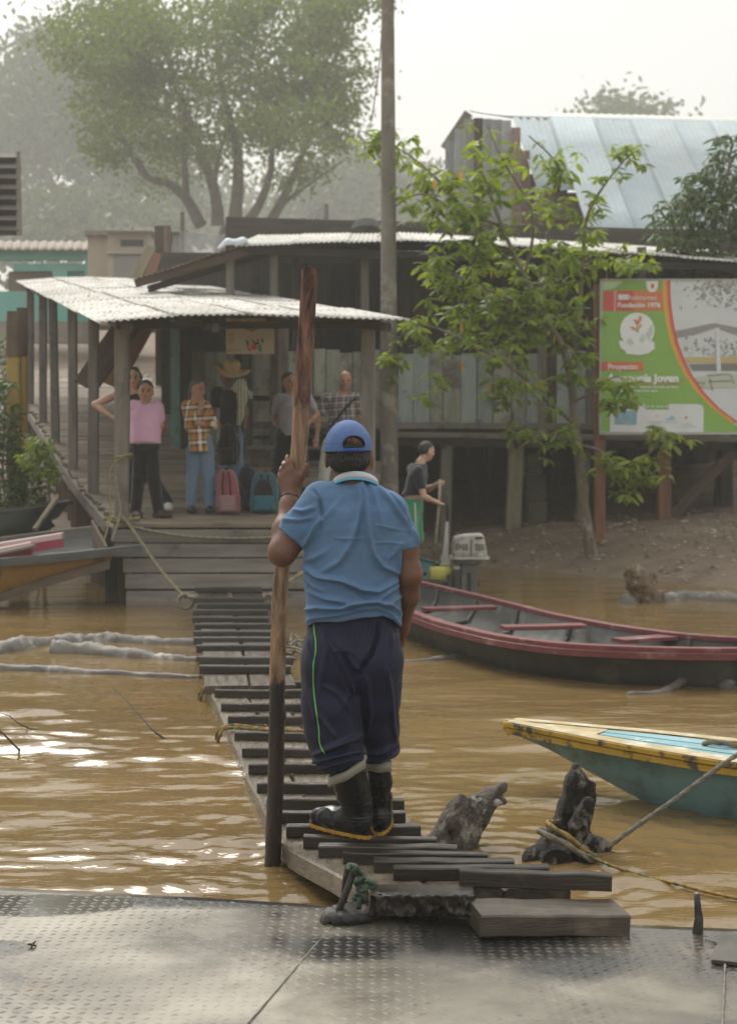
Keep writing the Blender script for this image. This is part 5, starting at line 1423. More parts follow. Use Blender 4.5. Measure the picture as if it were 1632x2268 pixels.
cluster_tree('spreading_tree', 'large spreading tree with many bare limbs rising behind the tin roofs', 46, [(478, 640), (490, 540), (500, 500)], big_limbs,
    [(250, 100, 100, 85, 56, 0), (330, 40, 120, 60, 56, 0), (215, 45, 50, 40, 12, 0), (140, 85, 32, 22, 8, 0), (450, 55, 120, 70, 44, 0), (600, 50, 130, 60, 56, 0), (720, 60, 70, 60, 30, 0), (690, 150, 100, 70, 50, 0), (650, 230, 120, 55, 66, 0), (750, 230, 45, 40, 18, 0), (480, 160, 90, 60, 26, 0), (300, 170, 100, 55, 36, 0), (250, 240, 70, 60, 20, 0), (330, 260, 80, 60, 22, 0), (430, 230, 60, 50, 16, 0), (260, 320, 50, 40, 12, 0), (380, 330, 60, 45, 14, 0), (560, 290, 70, 40, 20, 0), (690, 300, 70, 30, 18, 0), (780, 10, 60, 20, 12, 0), (790, 160, 20, 20, 3, 0), (640, 380, 60, 35, 7, .2), (330, 380, 50, 30, 6, .2), (480, 330, 50, 40, 8, 0), (560, 180, 50, 40, 10, 0)],
    0.185, 111, 'leaf_far', clump=0.43, per=135, spread=5, thin=.46, far=1.7)
cluster_tree('misty_tree', 'broad misty tree mass behind the turquoise house at the left', 68, [(170, 640), (165, 500), (160, 420)], [([(165, 500), (100, 380), (60, 300)], .4), ([(162, 450), (210, 330), (220, 250)], .4), ([(165, 480), (260, 400), (330, 350)], .35), ([(165, 520), (120, 470), (40, 440)], .25)],
    [(105, 100, 34, 45, 30, 0), (70, 210, 70, 60, 60, 0), (150, 180, 80, 80, 90, 0), (240, 210, 90, 80, 90, 0), (40, 270, 60, 60, 60, 0), (120, 280, 110, 60, 100, 0), (250, 320, 110, 70, 80, 0), (330, 360, 70, 80, 60, 0), (30, 360, 50, 60, 30, 0), (380, 420, 60, 60, 40, 0), (300, 450, 80, 60, 60, 0), (-60, 300, 80, 120, 100, 0)],
    0.42, 121, 'leaf_misty', clump=0.95, per=30, spread=6)
cluster_tree('misty_tree', 'low misty shrubby tree beneath the tall mass, above the turquoise house', 58, [(120, 640), (115, 560)], [([(118, 600), (80, 520)], .15), ([(118, 600), (170, 500)], .15)],
    [(60, 470, 60, 60, 50, 0), (150, 500, 70, 60, 60, 0), (20, 530, 40, 40, 26, 0), (230, 480, 50, 50, 36, 0), (90, 540, 60, 20, 22, 0), (-40, 500, 40, 60, 30, 0), (320, 500, 60, 40, 36, 0)],
    0.36, 122, 'leaf_misty', clump=0.7, per=30, spread=4)
cluster_tree('misty_tree', 'hazy round tree between the spreading tree and the pole', 72, [(790, 620), (790, 480)], [([(790, 520), (750, 440)], .3), ([(790, 520), (830, 430)], .3)],
    [(750, 420, 70, 60, 60, 0), (800, 380, 50, 50, 46, 0), (840, 430, 60, 80, 70, 0), (700, 470, 60, 50, 50, 0), (900, 450, 60, 70, 50, 0), (780, 480, 80, 50, 60, 0), (640, 490, 50, 40, 30, 0), (960, 480, 50, 60, 40, 0)],
    0.42, 123, 'leaf_misty', clump=0.95, per=28, spread=5)
cluster_tree('misty_tree', 'small pale tree top showing above the barn ridge', 64, [(1380, 640), (1380, 300)], [([(1380, 320), (1340, 250)], .15), ([(1380, 310), (1420, 260)], .15)],
    [(1345, 240, 38, 20, 16, 0), (1395, 246, 40, 16, 16, 0), (1450, 252, 30, 12, 8, 0), (1310, 300, 60, 40, 20, 0), (1400, 300, 80, 40, 20, 0)],
    0.36, 124, 'leaf_misty', clump=0.6, per=22, spread=2)
cluster_tree('misty_tree', 'distant tree closing the view far behind the barn', 90, [(1000, 640), (1000, 480)], [([(1000, 520), (960, 430)], .3)],
    [(520, 480, 120, 50, 60, 0), (450, 500, 80, 40, 40, 0), (1000, 470, 60, 60, 50, 0)], 0.55, 125, 'leaf_misty', clump=1.2, per=24, spread=5)
# far wood along the horizon that reads as one mass
def far_wood():
    r = np.random.RandomState(131); quads = []
    for _ in range(1300):
        x = r.uniform(-75, 75); y = r.uniform(105, 130)
        z = 6.5 + r.uniform(0, 5.0) + 1.5 * math.sin(x * .22)
        m = 18; c = np.array([x, y, z]); pos = c + r.normal(size=(m, 3)) * np.array([1.6, 1.6, 1.1])
        d = r.normal(size=(m, 3)); d /= np.linalg.norm(d, axis=1)[:,None]; u = np.cross(d, r.normal(size=(m, 3))); u /= np.linalg.norm(u, axis=1)[:,None]
        s_ = 1.1 * r.uniform(.6, 1.3, (m, 1))
        quads.append(np.stack([pos, pos + d*s_*.5 + u*s_*.35, pos + d*s_, pos + d*s_*.5 - u*s_*.35], 1).reshape(-1, 3))
    V = np.concatenate(quads); o = world_obj('far_wood', V, np.arange(len(V)).reshape(-1, 4).tolist(), MAT['leaf_misty'], None, False); o['kind'] = 'stuff'
far_wood()
# ================================================================= boats, stumps, logs, ropes
def resample(poly, n):
    p = [np.array(q, float) for q in poly]; acc = [0]
    for i in range(len(p)-1): acc.append(acc[-1] + np.linalg.norm(p[i+1]-p[i]))
    out = []
    for k in range(n):
        s = acc[-1] * k / (n-1); j = max(i for i in range(len(acc)) if acc[i] <= s + 1e-9); j = min(j, len(p)-2)
        t = (s - acc[j]) / max(acc[j+1]-acc[j], 1e-9); out.append(p[j] + (p[j+1]-p[j]) * t)
    return np.array(out)
def smooth_poly(poly, n, it=3):
    A = resample(poly, n)
    for _ in range(it):
        B = A.copy(); B[1:-1] = 0.25*A[:-2] + 0.5*A[1:-1] + 0.25*A[2:]; A = B
    return A
def strip_obj(name, rows, mat, parent, smooth=True, closed=False):
    """rows: list of equal-length point arrays"""
    m = len(rows); n = len(rows[0]); V = np.concatenate(rows)
    F = []
    for i in range(m - (0 if closed else 1)):
        for j in range(n-1):
            a = i*n + j; b = ((i+1) % m)*n + j; F.append([a, a+1, b+1, b])
    return world_obj(name, V, F, mat, parent, smooth)
def rail_obj(name, line, w, h, mat, parent, side=None):
    """rectangular rail swept along a line (w horizontal, h vertical, top at the line)"""
    A = np.array(line); T = np.gradient(A, axis=0); T[:,2] = 0; T /= np.linalg.norm(T, axis=1)[:,None]
    S = np.stack([T[:,1], -T[:,0], np.zeros(len(A))], 1)
    b = 0.004
    prof = [(-w/2, -h), (w/2, -h), (w/2, -b), (w/2-b, 0), (-w/2+b, 0), (-w/2, -b)]
    rows = [A + S*a + np.array([0, 0, c]) for a, c in prof]
    V = np.concatenate(rows); n = len(A); F = []
    for i in range(6):
        for j in range(n-1): F.append([i*n+j, i*n+j+1, ((i+1)%6)*n+j+1, ((i+1)%6)*n+j])
    F.append([i*n for i in range(6)]); F.append([i*n+n-1 for i in range(6)][::-1])
    return world_obj(name, V, F, mat, parent, False)
MAT['canoe_red'] = wood('canoe_red', (0.10, 0.020, 0.023), (0.18, 0.048, 0.048), c3=(0.28, 0.17, 0.155), c3scale=4, c3lo=0.55, c3hi=0.7, rough=0.5, bump=0.25, vary=0.08)
MAT['canoe_grey'] = M('canoe_grey', (0.03, 0.031, 0.029), (0.072, 0.073, 0.068), scale=3, rough=0.65, bump=0.3, c3=(0.13, 0.127, 0.115), c3scale=2.4, c3lo=0.55, c3hi=0.7, vary=0)
MAT['canoe_dark'] = M('canoe_dark', (0.028, 0.03, 0.028), (0.065, 0.064, 0.058), scale=3, rough=0.55, bump=0.3, c3=(0.10, 0.09, 0.075), c3scale=3, vary=0)
MAT['yellow_rail'] = M('yellow_rail', (0.34, 0.205, 0.018), (0.45, 0.28, 0.03), scale=9, stretch=(.6, .6, 2), rough=0.5, bump=0.4, c3=(0.055, 0.045, 0.035), c3scale=9, c3lo=0.51, c3hi=0.6, vary=0)
MAT['cream_top'] = M('cream_top', (0.36, 0.28, 0.14), (0.48, 0.40, 0.24), scale=8, rough=0.85, bump=0.3, c3=(0.58, 0.54, 0.44), c3scale=5, c3lo=0.45, c3hi=0.62, vary=0)
MAT['teal_hull'] = M('teal_hull', (0.12, 0.235, 0.25), (0.18, 0.31, 0.32), scale=2.4, stretch=(1, 1, 3), rough=0.5, bump=0.25, c3=(0.085, 0.105, 0.085), c3scale=4.4, c3lo=0.5, c3hi=0.7, vary=0)
MAT['cyan_deck'] = M('cyan_deck', (0.17, 0.32, 0.355), (0.25, 0.40, 0.43), scale=5, rough=0.85, bump=0.2, c3=(0.62, 0.64, 0.58), c3scale=6, c3lo=0.56, c3hi=0.66, vary=0.1)

def make_red_canoe():
    z0 = 0.27
    near = [G(x, y, z0) for x, y in ((1632, 1439), (1518, 1438), (1371, 1434), (1249, 1428), (1107, 1410), (980, 1380), (906, 1353.6))]
    far = [G(x, y, z0) for x, y in ((1632, 1415), (1518, 1407), (1371, 1388), (1225, 1361), (1078, 1324), (933, 1290))]
    tip = Vector((3.75, 10.45, 0.36))
    nearp = [tip, Vector((3.1, 10.52, 0.30))] + near + [Vector((0.12, 14.1, 0.27)), Vector((0.02, 15.3, 0.28))]
    farp = [tip, Vector((3.2, 10.9, 0.30))] + far + [Vector((0.36, 16.2, 0.28)), Vector((0.12, 16.4, 0.28))]
    N = 60
    A = smooth_poly(nearp, N, 3); B = smooth_poly(farp, N, 3)
    t = thing('canoe', tuple((A[30] + B[30]) / 2 * np.array([1, 1, 0])), 'long grey wooden canoe with faded red gunwales and benches moored in the shallows', 'canoe')
    C = (A + B) / 2
    def row(u, dz): # u: -1 near .. 1 far
        R = C + (B - A) / 2 * u; R[:,2] += dz; return R
    taper = np.clip(np.linspace(0, 1, N) / 0.25, 0, 1)[:,None] * np.array([0, 0, 1])
    strip_obj('hull', [row(-0.98, -0.03), row(-0.90, -0.14), row(-0.80, -0.26), row(-0.55, -0.36)], MAT['canoe_dark'], t)
    strip_obj('hull', [row(0.98, -0.03), row(0.90, -0.14), row(0.80, -0.26), row(0.55, -0.36), row(-0.55, -0.36)], MAT['canoe_dark'], t)
    strip_obj('lining', [row(-0.94, -0.02), row(-0.84, -0.14), row(-0.66, -0.225), row(0.66, -0.225), row(0.84, -0.14), row(0.94, -0.02)], MAT['canoe_grey'], t)
    rail_obj('gunwale', A + [0, 0, 0.012], 0.085, 0.035, MAT['canoe_red'], t); rail_obj('gunwale', B + [0, 0, 0.012], 0.075, 0.035, MAT['canoe_red'], t)
    Ao = A + (A - B) / np.linalg.norm(A - B, axis=1)[:,None].clip(.1) * 0.05
    rail_obj('rub_rail', Ao[4:] + [0, 0, -0.022], 0.03, 0.045, MAT['canoe_red'], t)
    r = random.Random(4)
    for k, ((x0, y0), (x1, y1)) in enumerate((((938, 1349), (1094, 1345)), ((1112, 1390), (1292, 1386)), ((1368, 1419), (1484, 1411)))):
        plank('bench', G(x0, y0, 0.245), G(x1, y1, 0.245), 0.17, 0.03, MAT['canoe_red'], t, rng=r, jit=0.002)
    for i in (14, 25, 33, 41, 49):
        pts = [Vector(C[i] + (B[i] - A[i]) / 2 * u + np.array([0, 0, dz])) for u, dz in ((0.9, -0.03), (0.80, -0.14), (0.62, -0.205), (-0.62, -0.205), (-0.80, -0.14), (-0.9, -0.03))]
        V, F = tube_geo(pts, 0.02, 6); world_obj('rib', V, [list(f) for f in F], MAT['canoe_dark'], t, False)
    return t
make_red_canoe()

def make_bow_boat():
    tip = np.array(P(1133, 1600, 7.62)); n1 = np.array(P(1632, 1690, 6.72)); f1 = np.array(P(1632, 1647, 7.30))
    t = thing('boat', (1.6, 7.0, 0), 'teal wooden boat bow with worn yellow gunwales and pale cyan deck boards', 'boat')
    d = (n1 + f1) / 2 - tip
    # stations s = 0 (tip) .. 1 (picture edge) .. 2.3
    S = np.array([0, .06, .15, .3, .45, .6, .8, 1.0, 1.3, 1.7, 2.3])
    wid = np.interp(S, [0, .06, .3, .6, 1.0, 1.6, 2.3], [0.045, 0.09, 0.30, 0.52, 0.70, 0.86, 0.9]) 
    ax = d / np.linalg.norm(d[:2]); per = np.array([ax[1], -ax[0], 0])
    if per[1] > 0: per = -per                                   # towards the viewer
    Cc = tip + np.outer(S, d); Cc[:,2] = np.interp(S, [0, 1, 2.3], [tip[2], (n1[2] + f1[2]) / 2 - 0.0, 0.27])
    ratio = np.linalg.norm(n1 - f1) / 0.70
    A = Cc + np.outer(wid / 2 * ratio * .74, per); B = Cc - np.outer(wid / 2 * ratio * .74, per)
    # keel line seen in the picture
    K = Cc.copy()
    for i, s_ in enumerate(S):
        K[i] = Cc[i]; K[i,2] = np.interp(s_, [0, .06, .15, .3, .6, .8, 1.0, 1.4, 2.3], [tip[2] - .05, tip[2] - .075, .205, .135, .0, -.08, -.14, -.2, -.22])
    def side(E):
        rows = []
        for u, b in ((0, 0), (.25, .05), (.5, .09), (.75, .08), (1, 0)):
            R = E + (K - E) * u; out = (E - Cc); out[:,2] = 0
            R = R + out * (b * 1.6); rows.append(R)
        rows[0] = rows[0] - np.array([0, 0, 0.02])
        rows = [smooth_poly(list(x), 40, 1) for x in rows]
        return rows
    strip_obj('hull', side(A), MAT['teal_hull'], t); strip_obj('hull', side(B), MAT['teal_hull'], t)
    A4, B4 = smooth_poly(list(A), 50, 1), smooth_poly(list(B), 50, 1)
    outA = (A4 - B4) / np.linalg.norm(A4 - B4, axis=1)[:,None].clip(.02)
    rail_obj('gunwale', A4 + outA * .012 + [0, 0, 0.012], 0.075, 0.024, [MAT['yellow_rail']], t); rail_obj('gunwale', B4 - outA * .012 + [0, 0, 0.012], 0.075, 0.024, MAT['yellow_rail'], t)
    rail_obj('rub_rail', A4 + outA * .028 + [0, 0, -0.017], 0.032, 0.030, MAT['yellow_rail'], t); rail_obj('rub_rail', B4 - outA * .028 + [0, 0, -0.022], 0.032, 0.040, MAT['yellow_rail'], t)
    # worn cream tops and deck boards
    strip_obj('gunwale_top', [A4 + outA * .045 + [0, 0, .0145], A4 - outA * .105 * np.linspace(.3, 1, 50).clip(0, 1)[:,None] + [0, 0, .0145]], MAT['cream_top'], t, False)
    strip_obj('gunwale_top', [B4 - outA * .045 + [0, 0, .0145], B4 + outA * .055 * np.linspace(.3, 1, 50)[:,None] + [0, 0, .0145]], MAT['cream_top'], t, False)
    L = [A4 - outA * .029 + [0, 0, .004], B4 + outA * .029 + [0, 0, .004]]
    for k in range(3):
        u0, u1 = k / 3 + .012, (k + 1) / 3 - .012
        i0 = 9
        a = L[0] + (L[1] - L[0]) * u0; b = L[0] + (L[1] - L[0]) * u1
        h = 0.002 * k
        strip_obj('deck_board', [a[i0:] + [0, 0, -.02 + h], a[i0:] + [0, 0, h], b[i0:] + [0, 0, h], b[i0:] + [0, 0, -.02 + h]], MAT['cyan_deck'], t, False)
    strip_obj('deck_board', [(L[0])[:10] + [0, 0, .006], (L[1])[:10] + [0, 0, .006]], MAT['cream_top'], t, False)
    V, F = tube_geo([Vector(tip + [-.012, .0, .012]), Vector(tip + [-.016, 0, -.02]), Vector(tip + [.0, 0, -.055])], [0.028, .03, .022], 8); world_obj('stem', V, [list(f) for f in F], MAT['yellow_rail'], t, True)
    return t, A4
bow_boat, _bowA = make_bow_boat()

def make_left_boat():
    t = thing('boat', tuple(P(100, 1290, 16)), 'old open boat with dark gunwale beams and peeling orange hull beside the landing', 'boat')
    r = random.Random(6)
    nb = [P(-120, 1246, 15.6), P(0, 1236, 15.7), P(160, 1222, 15.9), P(312, 1206, 16.1)]
    fb = [P(-120, 1202, 17.0), P(0, 1190, 17.0), P(110, 1176, 17.05), P(222, 1163, 17.1)]
    for (pl, w, h, mat) in ((nb, 0.13, 0.085, 'dark_grey_wood'), (fb, 0.12, 0.075, 'grey_wood')):
        rail_obj('gunwale', smooth_poly(pl, 24, 1), w, h, MAT[mat], t)
    n2 = smooth_poly([P(-120, 1248, 15.68), P(0, 1246, 15.75), P(110, 1238, 15.9), P(215, 1228, 16.0), P(255, 1226, 16.05)], 30, 1)
    k2 = smooth_poly([P(-120, 1345, 15.9), P(0, 1322, 15.9), P(80, 1292, 15.95), P(170, 1266, 16.0), P(245, 1246, 16.05)], 30, 1)
    strip_obj('hull', [n2, n2*.66 + k2*.34 + [0, -.04, 0], n2*.33 + k2*.67 + [0, -.03, 0], k2], MAT['orange_hull'], t)
    f2 = smooth_poly([P(-120, 1206, 16.9), P(0, 1198, 16.95), P(110, 1182, 17.0), P(215, 1172, 17.0)], 30, 1)
    kf = k2 + [0, .9, 0]
    strip_obj('hull', [f2, f2*.5 + kf*.5 + [0, .05, 0], kf], MAT['orange_hull'], t)
    strip_obj('lining', [n2 + [0, .05, 0], k2*.7 + n2*.3 + [0, .15, .06], k2*.8 + n2*.2 + [0, .4, .10], kf*.7 + f2*.3 + [0, -.12, .06], f2 + [0, -.05, 0]], MAT['dark_wood2'], t)
    rail_obj('keel_beam', k2[4:] + [0, -0.02, 0.03], 0.09, 0.09, MAT['brown_wood'], t)
    plank('transom', P(236, 1236, 16.05), P(205, 1176, 16.98), 0.03, 0.25, MAT['brown_wood'], t, rng=r)
    for (p, q, Y0, Y1, w) in (((-60, 1218), (141, 1186), 16.35, 16.4, 0.22), ((-60, 1232), (72, 1206), 15.95, 16.0, 0.16)):
        plank('bench', P(*p, Y0), P(*q, Y1), w, 0.06, MAT['pink_bench'], t, rng=r, bev=.08)
        plank('bench_face', P(p[0], p[1] + 14, Y0 - w*.42), P(q[0], q[1] + 16, Y1 - w*.42), 0.02, 0.09, MAT['crimson_paint'], t, rng=r)
    o = plank('paddle_board', P(-60, 1240, 15.8), P(80, 1208, 15.85), 0.12, 0.03, MAT['grey_wood'], t, rng=r)
    # tiller rope loop
    return t
MAT['orange_hull'] = M('orange_hull', (0.22, 0.12, 0.03), (0.33, 0.19, 0.045), scale=2.5, rough=0.7, bump=0.3, c3=(0.04, 0.035, 0.028), c3scale=2.2, c3lo=0.50, c3hi=0.6, vary=0)
MAT['dark_grey_wood'] = wood('dark_grey_wood', (0.05, 0.052, 0.05), (0.115, 0.118, 0.112), vary=0)
MAT['pink_bench'] = wood('pink_bench', (0.48, 0.33, 0.32), (0.60, 0.44, 0.43), rough=0.5, bump=0.1, vary=0.05)
MAT['crimson_paint'] = wood('crimson_paint', (0.30, 0.035, 0.065), (0.40, 0.06, 0.09), rough=0.5, bump=0.1, vary=0.05)
make_left_boat()
def make_dark_boat():
    t = thing('boat', tuple(P(40, 1180, 18)), 'dark green boat hull drawn up under the bushes at the left edge', 'boat')
    a = smooth_poly([P(-150, 1142, 18.2), P(0, 1132, 18.0), P(70, 1124, 18.1), P(122, 1116, 18.4)], 24, 1); b = smooth_poly([P(-150, 1200, 18.0), P(0, 1190, 17.9), P(60, 1176, 18.1), P(112, 1150, 18.4)], 24, 1)
    m = M('dark_green_hull', (0.018, 0.026, 0.022), (0.045, 0.058, 0.05), scale=3, vary=0, rough=.6)
    strip_obj('hull', [a, a*.5 + b*.5 + [0, -.05, 0], b, b + [0, .3, -.1]], m, t)
    strip_obj('hull', [a + [.05, .7, 0], b + [0, .5, 0]], m, t)
    rail_obj('gunwale', a, 0.06, 0.05, MAT['dark_wood2'], t); rail_obj('gunwale', a + [.05, .7, .02], 0.06, 0.05, MAT['dark_wood2'], t)
    plank('prop', P(78, 1172, 17.9), P(124, 1106, 18.3), 0.06, 0.04, MAT['beam_wood2'], t)
make_dark_boat()

# ---------------------------------------------------------------- teal dugout with outboard where the sweeping man stands
def make_teal_canoe():
    t = thing('canoe', tuple(P(960, 1290, 17.6)), 'small teal dugout canoe with outboard motor behind the man in blue polo', 'canoe')
    a = smooth_poly([P(820, 1290, 17.3), P(900, 1296, 17.25), P(990, 1296, 17.2), P(1030, 1290, 17.25)], 24, 1); b = smooth_poly([P(820, 1238, 18.1), P(900, 1236, 18.2), P(960, 1246, 18.1), P(1012, 1262, 17.9)], 24, 1)
    zz = 0.30
    a[:,2] = np.interp(a[:,0], [0, .5, 1.05], [.22, .18, .16]); b[:,2] = np.interp(b[:,0], [0, .5, 1.05], [.42, .38, .22])
    kA = a + (b - a) * .15; kA[:,2] = -.1; kB = a + (b - a) * .85; kB[:,2] = -.1
    strip_obj('hull', [a, kA, kB, b], MAT['teal_canoe'], t)
    fl = [a + [0, .04, -.02], kA + [0, .1, .16], kB + [0, -.1, .16], b + [0, -.04, -.02]]
    strip_obj('lining', fl, MAT['teal_canoe'], t)
    rail_obj('gunwale', a + [0, 0, .012], 0.06, 0.03, MAT['brown_wood'], t); rail_obj('gunwale', b + [0, 0, .012], 0.05, 0.03, MAT['teal_canoe'], t)
    plank('transom', Vector(a[-1]) + Vector((-.02, 0, -.08)), Vector(b[-1]) + Vector((-.02, 0, -.08)), 0.04, 0.3, MAT['brown_wood'], t)
MAT['teal_canoe'] = M('teal_canoe', (0.03, 0.10, 0.115), (0.05, 0.15, 0.165), scale=3, rough=.6, vary=0, bump=.2)
make_teal_canoe()
def make_outboard():
    Y = 17.25
    t = thing('outboard_motor', tuple(P(1037, 1300, Y)), 'worn white and grey outboard motor tilted at the canoe stern', 'motor')
    Q = lambda x, y, Yp=Y: np.array(P(x, y, Yp))
    zo = lambda u, v, Yp=Y: Q((1100 + u*140/1632) * .886, (1320 + v*180/2098) * .886, Yp)
    # cowl: lofted rounded box
    prof = [(810, 330, 1370), (640, 345, 1345), (400, 365, 1300), (260, 385, 1265), (190, 430, 1240), (150, 640, 1180)]
    V = []; n = 20
    for v, u0, u1 in prof:
        c0, c1 = zo(u0, v), zo(u1, v); cx, rx = (c0[0] + c1[0]) / 2, (c1[0] - c0[0]) / 2
        sl = 0.05 * (c1[0] - c0[0])
        for k in range(n):
            a = 2*math.pi*k/n; ca, sa = math.cos(a), math.sin(a)
            V.append((cx + rx * math.copysign(abs(ca)**.45, ca), Y + .17 * math.copysign(abs(sa)**.45, sa), c0[2] - (v < 250) * 0.02 * (1 - (cx + rx*ca - c0[0]) / (2*rx)) ))
    F = [[i*n+k, i*n+(k+1)%n, (i+1)*n+(k+1)%n, (i+1)*n+k] for i in range(len(prof)-1) for k in range(n)] + [[(len(prof)-1)*n + k for k in range(n)], list(range(n))[::-1]]
    cowl_m = M('cowl_white', (0.36, 0.345, 0.30), (0.50, 0.48, 0.43), scale=6, rough=.5, bump=.1, c3=(0.20, 0.20, 0.185), c3scale=9, c3lo=.55, c3hi=.66, vary=0)
    world_obj('cowl', V, F, cowl_m, t, True)
    grey = M('motor_grey', (0.085, 0.088, 0.082), (0.15, 0.15, 0.14), scale=5, rough=.5, bump=.2, vary=.1); dk = paint('motor_dark', (0.05, 0.05, 0.045), .5)
    def rbox(nm, u0, v0, u1, v1, y0, y1, mat):
        a, b = zo(u0, v1), zo(u1, v0); V, F = beam_geo(((a[0] + b[0])/2, (y0+y1)/2 + Y, a[2]), ((a[0] + b[0])/2, (y0+y1)/2 + Y, b[2]), abs(b[0]-a[0]), abs(y1-y0), (0, 1, 0), .12, 2)
        return world_obj(nm, V, [list(f) for f in F], mat, t, False)
    rbox('base_tray', 280, 810, 1400, 880, -.2, .2, cowl_m); rbox('base_pan', 380, 880, 1180, 1010, -.14, .14, grey)
    for k, v in enumerate((440, 475, 510, 545, 580)): rbox('louvre', 990, v, 1290, v + 16, -.186, -.165, cowl_m if k % 2 else dk)
    rbox('handle_recess', 985, 230, 1210, 290, -.182, -.16, dk); rbox('side_line', 850, 300, 895, 790, -.184, -.165, grey)
    for u in (1100, 1180):
        c = zo(u, 770); V, F = tube_geo([Vector((c[0], Y - .19, c[2])), Vector((c[0], Y - .165, c[2]))], .02, 10); world_obj('knob', V, [list(f) for f in F], cowl_m, t, True)
    rbox('latch', 1090, 650, 1190, 740, -.19, -.165, cowl_m)
    for (u0, v0, u1, v1, y0, y1, mt) in ((560, 1010, 1120, 1300, -.09, .12, grey), (380, 1180, 560, 1750, -.12, .05, dk), (590, 1280, 760, 1900, -.08, .04, grey), (860, 1280, 1060, 1960, -.09, .06, grey), (740, 1300, 880, 1900, -.05, .04, dk), (1060, 1560, 1160, 1680, -.04, .04, dk), (200, 1340, 380, 1720, -.08, .02, dk)):
        rbox('leg', u0, v0, u1, v1, y0, y1, mt)
    a, b, c = zo(820, 1900), zo(840, 2200), zo(980, 2300)
    V, F = tube_geo([Vector(a), Vector(b), Vector(c)], [.06, .05, .03], 10); world_obj('lower_unit', V, [list(f) for f in F], grey, t, True)
    # tiller arm
    rbox('clamp', 380, 1080, 560, 1190, -.1, .1, cowl_m)
    # lettering ghost on the cowl
    r = random.Random(3)
    for k in range(4):
        rbox('lettering', 430 + 95*k, 420 + r.randint(0, 20), 480 + 95*k, 560 + r.randint(-20, 60), -.186, -.165, grey)
    return t
make_outboard()
def make_bucket_paddle():
    Y = 17.35
    t = thing('cut_jug', tuple(P(975, 1290, Y)), 'cut yellow plastic jug lying in the teal canoe', 'jug')
    my = M('yellow_plastic', (0.50, 0.46, 0.08), (0.62, 0.57, 0.13), scale=4, rough=.4, bump=.05, vary=0)
    V = []; n = 14
    for (x, rr) in ((950, .070), (953, .085), (975, .088), (994, .085), (1000, .06), (1006, .02)):
        c = P(x, 1272, Y)
        for k in range(n):
            a = 2*math.pi*k/n; ca, sa = math.cos(a), math.sin(a)
            V.append((c.x, c.y + rr * math.copysign(abs(ca)**.6, ca), c.z + rr * math.copysign(abs(sa)**.6, sa)))
    F = [[i*n+k, i*n+(k+1)%n, (i+1)*n+(k+1)%n, (i+1)*n+k] for i in range(5) for k in range(n)] + [[5*n+k for k in range(n)], list(range(n))[::-1]]
    world_obj('jug_body', V, F, my, t, True)
    mb = MB(); c = P(985, 1254, Y); mb.tube([c + Vector((-.05, 0, -.005)), c + Vector((-.03, 0, .03)), c + Vector((.03, 0, .03)), c + Vector((.05, 0, -.005))], .012, 7); mb.build('handle', my, t, True)
    t = thing('paddle', tuple(P(988, 1262, 17.7)), 'white bladed paddle standing upright in the teal canoe beside the motor', 'paddle')
    V = []
    wpx = [(1150, 5), (1185, 8), (1200, 9), (1225, 11), (1238, 18), (1250, 17), (1262, 8)]
    for y, w in wpx:
        cx = np.interp(y, [1150, 1200, 1235, 1262], [990, 988, 985, 990])
        for (dx, dy) in ((-1, -.012), (1, -.012), (1, .012), (-1, .012)): 
            p = P(cx + dx*w*.5*1.1, y, 17.7); V.append((p.x, p.y + dy, p.z))
    F = [[i*4+j, i*4+(j+1)%4, (i+1)*4+(j+1)%4, (i+1)*4+j] for i in range(6) for j in range(4)] + [[0,1,2,3], [27,26,25,24]]
    world_obj('blade', V, F, paint('paddle_white', (0.42, 0.42, 0.38), .6), t, False)
    mb = MB(); mb.tube([P(991, 1090, 17.7), P(990, 1155, 17.7)], .018, 8); mb.build('shaft', MAT['dark_wood2'], t, True)
make_bucket_paddle()

# ---------------------------------------------------------------- stumps in the river
def stump_mat(name, dark, mid, pale, rough, rot=(0, 0)):
    m, n, b = mk(name)
    v = coords(n, 'Object', (1,1,1), False)
    mp = node(n, 'ShaderNodeMapping'); mp.inputs['Scale'].default_value = (5, 5, 0.6); mp.inputs['Rotation'].default_value = (rot[0], rot[1], 0); n.links.new(v, mp.inputs['Vector'])
    f = noise_(n, mp.outputs[0], 7, 8, 0.75, .5); f2 = noise_(n, v, 9, 6, 0.7)
    col = ramp_(n, f, [(.32, dark), (.6, mid)])
    col = mix_(n, step_(n, f2, .52, .60), col, pale)
    n.links.new(col, b.inputs['Base Color'])
    b.inputs['Roughness'].default_value = rough; b.inputs['Specular IOR Level'].default_value = .3
    bp = node(n, 'ShaderNodeBump'); bp.inputs['Strength'].default_value = 1.0; bp.inputs['Distance'].default_value = .03
    n.links.new(f, bp.inputs['Height']); n.links.new(bp.outputs[0], b.inputs['Normal'])
    return m
def ridged(V, ax, scale, amp, seed):
    """grain ridges running along the axis direction ax"""
    ax = np.array(ax, float); ax /= np.linalg.norm(ax)
    W_ = V - np.outer(V @ ax, ax) * 0.95
    h = amp * (1 - np.abs(vnoise(W_, scale, seed, 3))) + amp * .8 * vnoise(V, scale * .5, seed + 1, 3)
    return h[:,None]
